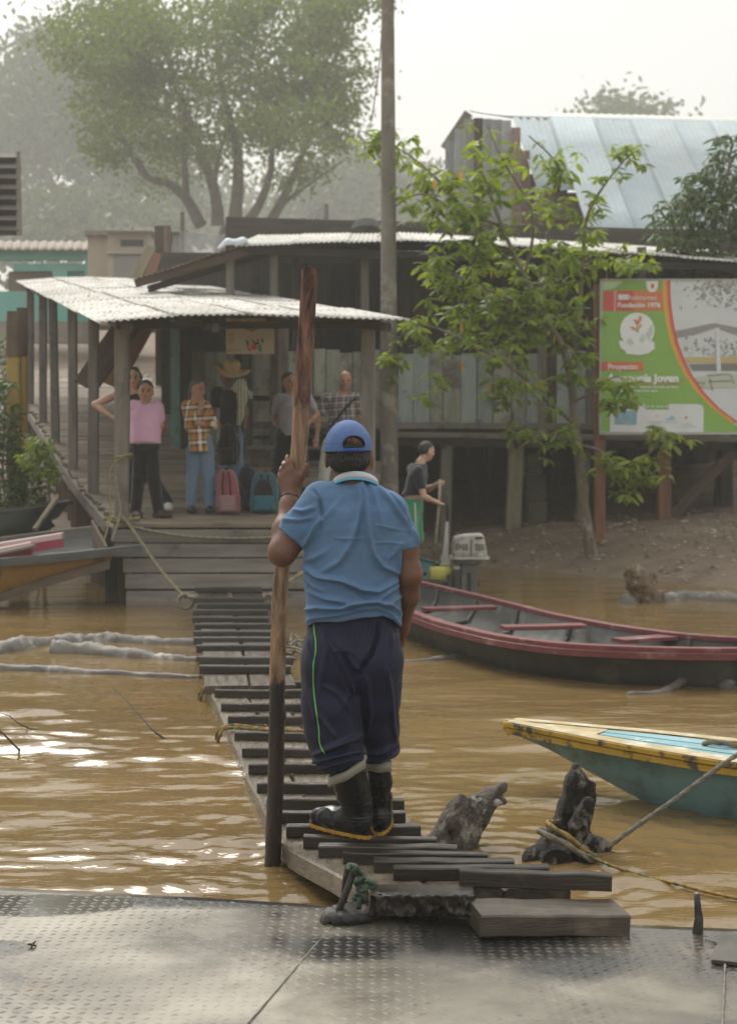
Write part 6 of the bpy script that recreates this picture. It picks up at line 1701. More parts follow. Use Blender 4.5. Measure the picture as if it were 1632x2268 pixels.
def make_stumps():
    Y = 6.42
    t = thing('stump', tuple(P(1030, 1880, Y)), 'pale grey tilted log stump sticking out of the water beside the gangplank', 'stump')
    Q = lambda x, y, Yp=Y: np.array(P(x, y, Yp))
    s = Sdf(Q(915, 1940) - [0, .2, 0], Q(1150, 1715) + [0, .25, 0], .0045)
    s.chain([Q(975, 1930, 6.40), Q(1010, 1865, 6.42), Q(1050, 1800, 6.46), Q(1085, 1765, 6.5)], [.085, .080, .062, .046], .03)
    s.chain([Q(960, 1885, 6.35), Q(1000, 1820, 6.38), Q(1035, 1782, 6.42)], [.05, .05, .03], .03)
    s.chain([Q(1085, 1765, 6.48), Q(1110, 1745, 6.48), Q(1114, 1738, 6.47)], [.030, .020, .012], .015); s.chain([Q(1080, 1772, 6.5), Q(1112, 1775, 6.46)], [.03, .017], .015)
    s.chain([Q(1005, 1790, 6.40), Q(1020, 1765, 6.41)], [.035, .016], .02)
    for (x, y, Yp, rr) in ((1098, 1752, 6.40, .022), (1040, 1830, 6.36, .02), (995, 1850, 6.33, .018), (1062, 1757, 6.42, .018)): s.ell(Q(x, y, Yp), (rr*.6, rr, rr*1.4), .01, 's')
    s.obj('trunk', stump_mat('grey_stump', (0.028, 0.022, 0.017), (0.145, 0.122, 0.098), (0.36, 0.33, 0.285), .5, (0, -.7)), t, 1, lambda V: V + np.array([.5, -.8, .3]) * ridged(V, (.6, .15, .8), 22, .0075, 3))
    s = Sdf(Q(1085, 1762, 6.36), Q(1120, 1790, 6.60), .004); s.ell(Q(1102, 1778, 6.44), (.022, .02, .016), .01); o = s.obj('pale_core', M('pale_core', (0.24, 0.22, 0.19), (0.36, 0.34, 0.30), scale=20, bump=.5, vary=0), t, 1, lambda V: V + .004 * vnoise(V, 30, 5, 2)[:,None])
    t = thing('stump', tuple(P(1245, 1890, 6.3)), 'black forked stump with ropes tied round it in front of the teal bow', 'stump')
    Y = 6.32
    s = Sdf(Q(1120, 1955) - [0, .25, 0], Q(1375, 1670) + [0, .3, 0], .005)
    s.chain([Q(1240, 1940), Q(1255, 1860), Q(1268, 1790), Q(1275, 1735), Q(1273, 1698)], [.11, .088, .062, .046, .018], .03)
    s.chain([Q(1272, 1800), Q(1296, 1765), Q(1308, 1738)], [.055, .040, .018], .02); s.chain([Q(1280, 1830, 6.28), Q(1300, 1780, 6.28)], [.045, .03], .02)
    s.chain([Q(1240, 1870), Q(1185, 1905, 6.25), Q(1150, 1935, 6.2)], [.075, .045, .02], .05); s.chain([Q(1255, 1880), Q(1230, 1915, 6.16), Q(1215, 1935, 6.12)], [.07, .05, .03], .04)
    s.chain([Q(1270, 1870), Q(1320, 1874, 6.36), Q(1342, 1872, 6.36)], [.055, .036, .024], .03); s.chain([Q(1270, 1885, 6.25), Q(1300, 1900, 6.2)], [.05, .035], .03)
    for (x, y, Yp, rr) in ((1288, 1752, 6.30, .022), (1262, 1745, 6.26, .016), (1250, 1830, 6.22, .022), (1290, 1848, 6.24, .02)): s.ell(Q(x, y, Yp), (rr*.55, rr, rr*1.6), .01, 's')
    s.obj('trunk', stump_mat('black_stump', (0.006, 0.005, 0.0045), (0.026, 0.020, 0.015), (0.22, 0.195, 0.155), .42), t, 1, lambda V: V + np.array([.3, -.9, .1]) * ridged(V, (.1, .1, .99), 23, .0085, 5))
    # ropes round the stump and to the boat
    def loop(c, R, tilt, z, n=14, a0=0, a1=6.6):
        return [Vector((c[0] + R*math.cos(a0 + (a1-a0)*k/n), c[1] + R*.9*math.sin(a0 + (a1-a0)*k/n), z + tilt*math.cos(a0 + (a1-a0)*k/n) + .004*k)) for k in range(n+1)]
    px = lambda pts: [P(x, y, Yp) for x, y, Yp in pts]
    o = rope_obj('mooring_rope', px([(1262, 1812, 6.40), (1225, 1822, 6.36), (1212, 1823, 6.26), (1232, 1838, 6.20), (1262, 1856, 6.185), (1290, 1880, 6.185), (1315, 1895, 6.18), (1330, 1903, 6.17)]), .0105, MAT['rope_yellow']); tag(o, 'yellow rope tied round the black stump, upper of its two loops', 'rope')
    o = rope_obj('mooring_rope', px([(1250, 1842, 6.40), (1208, 1842, 6.34), (1194, 1840, 6.24), (1210, 1850, 6.19), (1240, 1863, 6.17), (1272, 1882, 6.165), (1300, 1900, 6.16), (1318, 1908, 6.15)]), .012, MAT['rope_dark']); tag(o, 'grey green rope tied round the black stump, lower of its two loops', 'rope')
    o = rope_obj('mooring_rope', px([(1300, 1893, 6.16), (1325, 1905, 6.12), (1352, 1917, 6.05)]) + [G(1385, 1928, .004), G(1440, 1944, .0), G(1500, 1958, .008), G(1560, 1974, .012), G(1632, 1990, .014), G(1720, 2010, .01)], .0062, MAT['rope_yellow']); tag(o, 'frayed yellow rope trailing across the water from the black stump to the right', 'rope')
    e = Vector(_bowA[int(50 * 1.0 / 2.3)])
    b1 = P(1632, 1672, 6.70)
    o = rope_obj('mooring_rope', [P(1342, 1878, 6.33), P(1420, 1822, 6.40), P(1500, 1766, 6.48), P(1580, 1707, 6.58), P(1625, 1676, 6.66), P(1650, 1662, 6.75), P(1700, 1652, 6.9)], .0095, MAT['rope_dark']); tag(o, 'thick grey rope stretched from the black stump up to the teal bow', 'rope')
    o = rope_obj('mooring_rope', [P(1556, 1648, 7.13), P(1580, 1643, 7.10), P(1606, 1647, 7.08), P(1640, 1652, 7.06)], .012, MAT['rope_dark']); tag(o, 'short grey rope end lying on the pale cyan deck boards', 'rope')
make_stumps()

# ---------------------------------------------------------------- logs and twigs in the water
def make_logs():
    r = random.Random(77)
    for (pts, rad, lab) in (
        ([(-60, 1452), (40, 1436), (150, 1424), (250, 1421), (350, 1424), (460, 1427)], (.12, .06), 'longest pale floating log at the left, running behind the others to the gangplank'),
        ([(118, 1445), (200, 1446), (300, 1455), (400, 1461), (440, 1463)], (.115, .03), 'short pale log with a dark broken end floating before the longest one'),
        ([(-60, 1482), (100, 1486), (250, 1493), (380, 1500), (445, 1502)], (.07, .02), 'smooth thin grey log nearly awash, nearest of the left floating logs'),
        ([(880, 1468), (960, 1462), (1030, 1455), (1080, 1447), (1130, 1443)], (.02, .08), 'pale driftwood branch rising from the water beside the red canoe'),
        ([(1390, 1540), (1470, 1532), (1520, 1517), (1560, 1512), (1620, 1524)], (.02, .06), 'small arched driftwood branch in front of the red canoe at the right'),
        ([(1380, 1334), (1440, 1330), (1520, 1326), (1600, 1330), (1680, 1334)], (.10, .12), 'sandy pale log lying half sunk off the muddy bank at the right')):
        c = [G(x, y, 0.0) for x, y in pts]; n = len(c)
        for i, p in enumerate(c):
            rr = rad[0] + (rad[1] - rad[0]) * i / (n-1); p.z = -rr * .22 + r.uniform(-.008, .008)
            if lab.startswith('pale drift') and i == 4: p.z += .02
            if lab.startswith('small arched') and i in (2, 3): p.z += .06
        sp = spline(c, 10); m = len(sp)
        V, F = tube_geo(sp, [(rad[0] + (rad[1]-rad[0]) * k/(m-1)) * (1 + .10*math.sin(k*.7) + r.uniform(-.05, .05)) for k in range(m)], 14, True, rough=.11, rng=r)
        o = world_obj('log', V, [list(f) for f in F], MAT['driftwood'], None, True); tag(o, lab, 'log', 'logs in the river')
    # knotty stump by the bank
    s = Sdf(P(1380, 1350, 16.6) - Vector((0, .25, 0)), P(1470, 1245, 16.6) + Vector((0, .25, 0)), .012)
    s.chain([P(1440, 1330, 16.6), P(1415, 1290, 16.6), P(1400, 1268, 16.6)], [.14, .13, .09], .05); s.chain([P(1430, 1300, 16.6), P(1440, 1275, 16.6)], [.1, .07], .03); s.chain([P(1425, 1320, 16.6), P(1465, 1318, 16.6)], [.09, .05], .03)
    s.ell(P(1405, 1282, 16.42), (.03, .05, .06), .02, 's')
    o = s.obj('stump', stump_mat('tan_stump', (0.06, 0.042, 0.027), (0.19, 0.135, 0.085), (0.27, 0.2, 0.13), .7), None, 1, lambda V: V + .02 * vnoise(V, 6, 4, 3)[:,None]); tag(o, 'brown knotty stump at the waterline before the muddy bank', 'stump')
    for (pts, rad, lab) in (
        ([(0, 1618), (15, 1632), (32, 1650), (46, 1662)], .006, 'dark bent twig poking from the water at the left edge'),
        ([(-10, 1578), (18, 1584), (40, 1600), (62, 1612), (92, 1618)], .004, 'thin forked twig above the bent one at the left edge'),
        ([(250, 1522), (285, 1555), (320, 1595), (345, 1622), (368, 1638)], .006, 'long straight twig sticking out of the river left of the gangplank')):
        c = [G(x, y, 0.0) for x, y in pts]; n = len(c)
        for i, p in enumerate(c): p.z = .16 * (1 - i/(n-1)) - .01
        e = Vector((0, 0, 0))
        # keep the picture position while raised: move along the line of sight
        c = [G(x, y, .16 * (1 - i/(n-1)) - .01) for i, (x, y) in enumerate(pts)]
        V, F = tube_geo(spline(c, 6), [rad * (0.6 + .5 * k / (6*(n-1))) for k in range(6*(n-1)+1)], 6, True, rough=.1, rng=r)
        o = world_obj('twig', V, [list(f) for f in F], MAT['dark_wood'], None, True); tag(o, lab, 'twig')
    # tangle of sticks behind the pole
    t = thing('stick_tangle', tuple(G(665, 1440, 0)), 'tangle of bare pale sticks caught beside the gangplank behind the pole', 'sticks')
    for k in range(13):
        a = G(r.uniform(635, 690), r.uniform(1415, 1462), r.uniform(-.02, .05)); b_ = a + Vector((r.uniform(-.25, .25), r.uniform(-.5, .5), r.uniform(-.05, .12)))
        V, F = tube_geo(spline([a, a.lerp(b_, .5) + Vector((0, 0, .03)), b_], 5), .010, 6, True, rough=.1, rng=r); world_obj('stick', V, [list(f) for f in F], MAT['driftwood'], t, True)
make_logs()

# ---------------------------------------------------------------- ropes of the gangplank and the landing
def make_ropes():
    def R(ctrl, rad, mat, lab, name='rope'):
        o = rope_obj(name, ctrl, rad, MAT[mat]); tag(o, lab, 'rope')
    R([P(268, 1140, 16.45), P(290, 1166, 16.3), P(330, 1225, 16.0), P(375, 1285, 15.6), P(412, 1323, 15.3)], .016, 'rope', 'pale rope running down from the landing corner to the gangplank head')
    c = P(411, 1332, 15.25); R([c + Vector((.07*math.cos(a), 0, .07*math.sin(a))) for a in np.linspace(1.5, 8.2, 14)], .018, 'rope', 'rope ring knotted at the left corner of the gangplank head')
    R([P(416, 1322, 15.2), P(470, 1322, 15.2), P(540, 1328, 15.2), P(578, 1330, 15.2)], .018, 'rope', 'pale rope laid across the gangplank head')
    R([P(576, 1330, 15.2), P(585, 1318, 15.3), P(602, 1316, 15.5), P(640, 1288, 15.9), P(690, 1255, 16.2), P(760, 1210, 16.35)], .02, 'rope', 'pale rope rising from the gangplank head behind the pole')
    R([P(290, 1166, 16.34), P(400, 1186, 16.3), P(520, 1192, 16.3), P(640, 1188, 16.3), P(720, 1180, 16.35)], .012, 'rope', 'thin line strung along the front boards of the landing')
    R([P(284, 1006, 16.42), P(262, 1018, 16.42), P(246, 1040, 16.4), P(244, 1085, 16.38), P(246, 1130, 16.36), P(240, 1165, 16.3), P(232, 1195, 16.2)], .008, 'rope_y2', 'yellow rope hanging down beside the front canopy post')
    R([P(256, 1040, 16.5), P(262, 1090, 16.44), P(268, 1130, 16.4), P(258, 1170, 16.3), P(248, 1198, 16.2)], .012, 'rope', 'second slack rope beside the yellow one at the front post')
    R([P(258, 1012, 16.44), P(274, 1010, 16.44), P(292, 1006, 16.5), P(290, 1012, 16.7), P(262, 1016, 16.6), P(258, 1012, 16.44)], .012, 'rope_y2', 'yellow turn of rope lashed round the front canopy post')
    r = random.Random(5)
    for k in range(1):
        pts = [P(270 + 34*math.cos(a)*(1 + .3*math.sin(3*a)), 1150 + 7*math.sin(a) + r.uniform(-3, 3), 16.55 + .1*math.sin(a)) for a in np.linspace(0, 15, 26)]
        for p in pts: p.z = dock_z(16.5) + .02 + r.uniform(0, .03)
        R(pts, .013, 'rope_y2', 'loose coil of yellow rope on the landing corner', 'rope_coil')
    z = lambda Y: float(gp_edge(Y)[2]) + .012
    for (Y, y_, lab) in ((8.72, 0, 'yellow and green rope bound across the middle of the long gangplank'), (10.1, 0, 'yellow rope binding the joint of the two gangplanks')):
        xl, w, zz = gp_edge(Y)
        R([Vector((xl - .06, Y + .02, -.01)), Vector((xl - .045, Y - .02, zz - .02)), Vector((xl - .0, Y, zz + .022)), Vector((xl + w*.4, Y - .03, zz + .014)), Vector((xl + w*.8, Y - .05, zz + .014)), Vector((xl + w + .02, Y - .06, zz + .01)), Vector((xl + w + .03, Y - .05, zz - .08))], .009, 'rope_yellow', lab)
        R([Vector((xl - .07, Y + .05, .0)), Vector((xl - .06, Y + .03, zz)), Vector((xl + .02, Y + .045, zz + .03)), Vector((xl + .2, Y + .03, zz + .014)), Vector((xl + .36, Y + .02, zz + .012))], .008, 'rope_yellow', lab.replace('rope', 'loose rope end', 1) if False else ('frayed yellow rope end beside the ' + ('middle binding' if Y < 9 else 'joint binding') + ' of the gangplank'))
    R([P(870, 1829, 6.3), P(890, 1828, 6.3), P(905, 1832, 6.28), P(893, 1840, 6.25)], .006, 'rope_green', 'scrap of green rope on the cleats beside the right boot')
MAT['rope_y2'] = M('rope_y2', (0.17, 0.145, 0.055), (0.28, 0.24, 0.10), scale=30, rough=0.9, bump=0.3, vary=0.1)
make_ropes()

# ---------------------------------------------------------------- iron eye and stub welded on the deck
def make_deck_irons():
    t = thing('mooring_eye', tuple(G(772, 2040, DECK_Z)), 'bent iron mooring eye welded to the steel deck, holding green rope', 'mooring eye')
    Y = 5.0
    Q = lambda x, y, Yp=Y: P(x, y, Yp)
    zz = lambda u, v, Yp=Y: P((820 + u*140/1632) * .886, (2150 + v*170/1982) * .886, Yp)
    V, F = tube_geo(spline([zz(230, 1600), zz(330, 1420), zz(470, 1080), zz(600, 760), zz(700, 480), zz(725, 310), zz(690, 190, 5.03), zz(600, 200, 5.06), zz(545, 420, 5.08), zz(490, 800, 5.10), zz(470, 1150, 5.12)], 8), .0115, 10); world_obj('bar', V, [list(f) for f in F], MAT['iron'], t, True)
    s = Sdf(zz(60, 1850, 5.0) - Vector((.05, .12, .03)), zz(1400, 1200, 5.0) + Vector((.05, .15, .02)), .005)
    s.ell(zz(640, 1600, 5.02), (.085, .07, .028), .03); s.ell(zz(300, 1640), (.05, .04, .02), .03); s.ell(zz(1000, 1620, 5.05), (.07, .05, .02), .03)
    s.obj('weld_base', MAT['iron'], t, 1, lambda V: V + .006 * vnoise(V, 14, 5, 3)[:,None])
    t = thing('rope_tie', tuple(G(790, 2030, DECK_Z)), 'dark green rope knotted through the iron mooring eye', 'rope')
    for ctrl in ([(600, 300), (690, 150), (800, 200), (870, 330), (1000, 420), (1040, 560)], [(840, 260), (900, 480), (930, 560), (820, 620), (870, 760), (1000, 880), (1120, 800), (1040, 660), (860, 600)], [(1040, 620), (1200, 620), (1370, 700), (1300, 800), (1150, 740)], [(900, 760), (900, 900), (960, 1000), (1060, 1120), (990, 1220), (930, 1080), (900, 1300), (890, 1380)], [(760, 1150), (840, 1050), (880, 940)]):
        k = rope_obj('strand', [zz(u, v, 4.955 + .012*math.sin(i*2)) for i, (u, v) in enumerate(ctrl)], .0085, MAT['rope_green'], t, 10, .006)
    t = thing('iron_stub', tuple(G(1545, 2092, DECK_Z)), 'upright rusty iron stub welded on the deck at the right', 'stub')
    zs = lambda u, v, Yp=4.9: P((1640 + u*202/1206) * .886, (2180 + v*380/2268) * .886, Yp)
    V, F = tube_geo([zs(600, 1040), zs(610, 900), zs(628, 700), zs(615, 520), zs(600, 320)], [.022, .017, .0145, .0115, .008], 9, True, rough=.12, rng=random.Random(2)); world_obj('bar', V, [list(f) for f in F], MAT['iron'], t, True)
    V, F = tube_geo([zs(595, 330), zs(598, 310)], [.0082, .005], 8); world_obj('worn_tip', V, [list(f) for f in F], MAT['grey_tin'], t, True)
    o = plank('deck_patch', G(1585, 2100, DECK_Z + .004), G(1760, 2118, DECK_Z + .004), 0.26, 0.012, MAT['steel'], None, bev=.1); tag(o, 'small steel patch plate lying on the deck by the right edge', 'plate')
    for (x, y, lab) in ((72, 2092, 'dead black insect or leaf scrap on the wet steel deck'),):
        c = G(x, y, DECK_Z + .012); mb = MB(); r = random.Random(1)
        for k in range(7):
            a = r.uniform(0, 6.28); mb.tube([c, c + Vector((.014*math.cos(a), .014*math.sin(a), r.uniform(-.008, .01)))], [.004, .002], 5)
        o = mb.build('leaf_scrap', MAT['dark_wood'], None, True); tag(o, 'small black leaf scrap lying on the wet steel deck', 'leaf')
make_deck_irons()
# ================================================================= the man on the gangplank
def sections(s, zs, cx, cy_, rx, ry, k=0.02, p=2.3, op='u'):
    """stack of rounded horizontal sections"""
    zs = np.array(zs, float); o = np.argsort(zs); zs = zs[o]
    f = lambda v: np.array(v, float)[o]
    cx, cy_, rx, ry = f(cx), f(cy_), f(rx), f(ry)
    lo = ((cx - rx).min() - k - .02, (cy_ - ry).min() - k - .02, zs[0] - k - .02); hi = ((cx + rx).max() + k + .02, (cy_ + ry).max() + k + .02, zs[-1] + k + .02)
    S, X, Y, Z = s.sl(lo, hi)
    zl = s.ax[2][S[2]]
    g = lambda v: np.interp(zl, zs, v)[None, None, :]
    RX, RY = g(rx), g(ry)
    q = ((np.abs(X - g(cx)) / RX) ** p + (np.abs(Y - g(cy_)) / RY) ** p) ** (1 / p)
    d = (q - 1) * np.minimum(RX, RY)
    dz = np.maximum(zs[0] - Z, Z - zs[-1])
    d = np.where(dz > 0, np.sqrt(np.maximum(d, 0) ** 2 + dz ** 2), np.maximum(d, dz))
    s.comb(S, d, k, op)
def vnormals(V, F):
    N = np.zeros_like(V)
    Q = np.array([f if len(f) == 4 else list(f) + [f[-1]] for f in F])
    n = np.cross(V[Q[:,2]] - V[Q[:,0]], V[Q[:,3]] - V[Q[:,1]])
    n2 = np.cross(V[Q[:,1]] - V[Q[:,0]], V[Q[:,2]] - V[Q[:,0]])
    tri = Q[:,2] == Q[:,3]; n[tri] = n2[tri]
    for k in range(4):
        for c in range(3): N[:,c] += np.bincount(Q[:,k], n[:,c], len(V))
    return N / np.maximum(np.linalg.norm(N, axis=1), 1e-12)[:,None]
def to_px(V):
    c, s_ = math.cos(TH), math.sin(TH)
    y, z = V[:,1], V[:,2] - CAM_Z
    fw = y * c - z * s_; up = y * s_ + z * c
    return W_PX/2 + F_PX * V[:,0] / fw, H_PX/2 - F_PX * up / fw
def fold_height(x, y, lines):
    """cloth folds: polylines (drawn on the cloth as seen from behind) with height and width"""
    H = np.zeros_like(x)
    for pts, amp, w in lines:
        best = np.full_like(x, 1e9); tt = np.zeros_like(x)
        n = len(pts) - 1
        for i in range(n):
            ax, ay = pts[i]; bx, by = pts[i+1]; dx, dy = bx-ax, by-ay
            t = np.clip(((x-ax)*dx + (y-ay)*dy) / (dx*dx + dy*dy), 0, 1)
            d = np.hypot(x-ax-t*dx, y-ay-t*dy)
            m = d < best; best = np.where(m, d, best); tt = np.where(m, (i+t)/n, tt)
        H += 3.0 * amp * np.exp(-(best/(w*0.72))**2) * np.sin(np.clip(tt*0.9+0.08, 0, 1)*math.pi) ** 0.5
    return H
def cloth_obj(s, name, mat, parent, lines=(), noise_amp=0.002, noise_scale=(9, 9, 9), seed=1, smooth=2, extra=None, conv=None):
    V, F = s.mesh(); V = relax(V, F, smooth)
    a = np.array([f[:3] for f in F]); p0, p1, p2 = V[a[:,0]], V[a[:,1]], V[a[:,2]]
    if (np.cross(p0, p1) * p2).sum() < 0: F = [f[::-1] for f in F]
    N = vnormals(V, F)
    h = noise_amp * vnoise(V * np.array(noise_scale), 1.0, seed, 3)
    if lines:
        x, y = to_px(V)
        h = h + fold_height(x, y, lines) * np.clip(-N[:,1] * 1.6 + 0.25, 0, 1)
    if extra is not None: h = h + extra(V, N)
    V = V + N * h[:,None]
    return world_obj(name, V, F, mat, parent, True), V, F
def surf_pt(bvh, x, y, lift=0.002):
    o = Vector((0, 0, CAM_Z)); d = ray(x, y).normalized()
    hit = bvh.ray_cast(o, d)
    return (hit[0] - d * lift) if hit[0] is not None else None
from mathutils.bvhtree import BVHTree

def fabric(name, c1, c2, scale=500, bump=0.25, rough=0.92, sheen=0.3, blotch=3.0, spec=0.2, crease=0.0, cscale=9.0):
    m, n, b = mk(name)
    v = coords(n, 'Object', (1,1,1), False)
    f = noise_(n, v, blotch, 5, 0.7)
    n.links.new(ramp_(n, f, [(0.3, c1), (0.7, c2)]), b.inputs['Base Color'])
    b.inputs['Roughness'].default_value = rough; b.inputs['Sheen Weight'].default_value = sheen
    b.inputs['Specular IOR Level'].default_value = spec
    f2 = noise_(n, v, scale, 2); f3 = noise_(n, v, 45, 4)
    ad = node(n, 'ShaderNodeMath', operation='ADD'); n.links.new(f2, ad.inputs[0]); n.links.new(f3, ad.inputs[1])
    bp = node(n, 'ShaderNodeBump'); bp.inputs['Strength'].default_value = bump; bp.inputs['Distance'].default_value = 0.002
    n.links.new(ad.outputs[0], bp.inputs['Height'])
    if crease:                                                    # small sharp creases in worn cloth
        t = node(n, 'ShaderNodeTexNoise'); t.noise_type = 'RIDGED_MULTIFRACTAL'; t.inputs['Scale'].default_value = cscale; t.inputs['Detail'].default_value = 3; t.inputs['Distortion'].default_value = 0.9
        n.links.new(v, t.inputs['Vector'])
        b2 = node(n, 'ShaderNodeBump'); b2.inputs['Strength'].default_value = crease; b2.inputs['Distance'].default_value = 0.012
        n.links.new(t.outputs['Fac'], b2.inputs['Height']); n.links.new(bp.outputs[0], b2.inputs['Normal']); n.links.new(b2.outputs[0], b.inputs['Normal'])
    else: n.links.new(bp.outputs[0], b.inputs['Normal'])
    return m
def skin(name, c1, c2):
    m, n, b = mk(name)
    v = coords(n, 'Object', (1,1,1), False)
    f = noise_(n, v, 14, 6, 0.7)
    n.links.new(ramp_(n, f, [(0.3, c1), (0.7, c2)]), b.inputs['Base Color'])
    b.inputs['Roughness'].default_value = 0.5; b.inputs['Specular IOR Level'].default_value = 0.35
    b.inputs['Subsurface Weight'].default_value = 0.06; b.inputs['Subsurface Radius'].default_value = (0.02, 0.008, 0.004); b.inputs['Subsurface Scale'].default_value = 0.25
    f2 = noise_(n, v, 160, 4, 0.7)
    bp = node(n, 'ShaderNodeBump'); bp.inputs['Strength'].default_value = 0.35; bp.inputs['Distance'].default_value = 0.0015
    n.links.new(f2, bp.inputs['Height']); n.links.new(bp.outputs[0], b.inputs['Normal'])
    return m
MAT['skin_man'] = skin('skin_man', (0.115, 0.052, 0.031), (0.175, 0.084, 0.052))
MAT['polo'] = fabric('polo_blue', (0.084, 0.156, 0.265), (0.108, 0.184, 0.30), scale=420, bump=0.25, sheen=0.08, crease=.55, cscale=4.2)
MAT['collar'] = fabric('collar_grey', (0.42, 0.45, 0.50), (0.50, 0.53, 0.58))
MAT['cyan'] = fabric('cyan_piping', (0.02, 0.42, 0.65), (0.03, 0.48, 0.7))
MAT['navy'] = fabric('navy_tracksuit', (0.0058, 0.0082, 0.0275), (0.0095, 0.0130, 0.039), scale=700, bump=0.12, rough=0.6, sheen=0.03, spec=0.3, crease=.7, cscale=5.5)
MAT['neon'] = fabric('neon_green', (0.18, 0.55, 0.08), (0.22, 0.62, 0.1))
MAT['cap'] = None
MAT['rubber'] = M('black_rubber', (0.006, 0.007, 0.008), (0.011, 0.012, 0.014), scale=6, rough=0.27, rvar=0.1, bump=0.1, c3=(0.022, 0.021, 0.019), c3scale=9, c3lo=0.58, c3hi=0.75, rough2=0.5, vary=0, spec=0.35)
MAT['lining'] = fabric('boot_lining', (0.24, 0.225, 0.18), (0.31, 0.295, 0.24))
MAT['sole'] = M('yellow_sole', (0.42, 0.22, 0.03), (0.55, 0.31, 0.05), scale=20, rough=0.6, vary=0)
MAT['hair_black'] = M('hair_black', (0.012, 0.011, 0.010), (0.045, 0.042, 0.040), scale=22, stretch=(3, 3, 0.25), rough=0.5, bump=0.9, bscale=60, vary=0)
def make_capmat():
    m, n, b = mk('blue_cap_mesh')
    v = coords(n, 'Object', (1,1,1), False)
    wv = node(n, 'ShaderNodeTexVoronoi'); wv.inputs['Scale'].default_value = 330; n.links.new(v, wv.inputs['Vector'])
    f = noise_(n, v, 9, 3)
    col = ramp_(n, f, [(0.3, (0.040, 0.092, 0.235)), (0.7, (0.062, 0.122, 0.29))])
    col = mix_(n, step_(n, wv.outputs['Distance'], 0.4, 0.75), col, (0.10, 0.17, 0.36))
    n.links.new(col, b.inputs['Base Color']); b.inputs['Roughness'].default_value = 0.8; b.inputs['Sheen Weight'].default_value = 0.04
    bp = node(n, 'ShaderNodeBump'); bp.inputs['Strength'].default_value = 0.5; bp.inputs['Distance'].default_value = 0.001
    n.links.new(wv.outputs['Distance'], bp.inputs['Height']); n.links.new(bp.outputs[0], b.inputs['Normal'])
    return m
MAT['cap'] = make_capmat()
MAT['cap_band'] = fabric('cap_band', (0.035, 0.075, 0.30), (0.05, 0.095, 0.35))

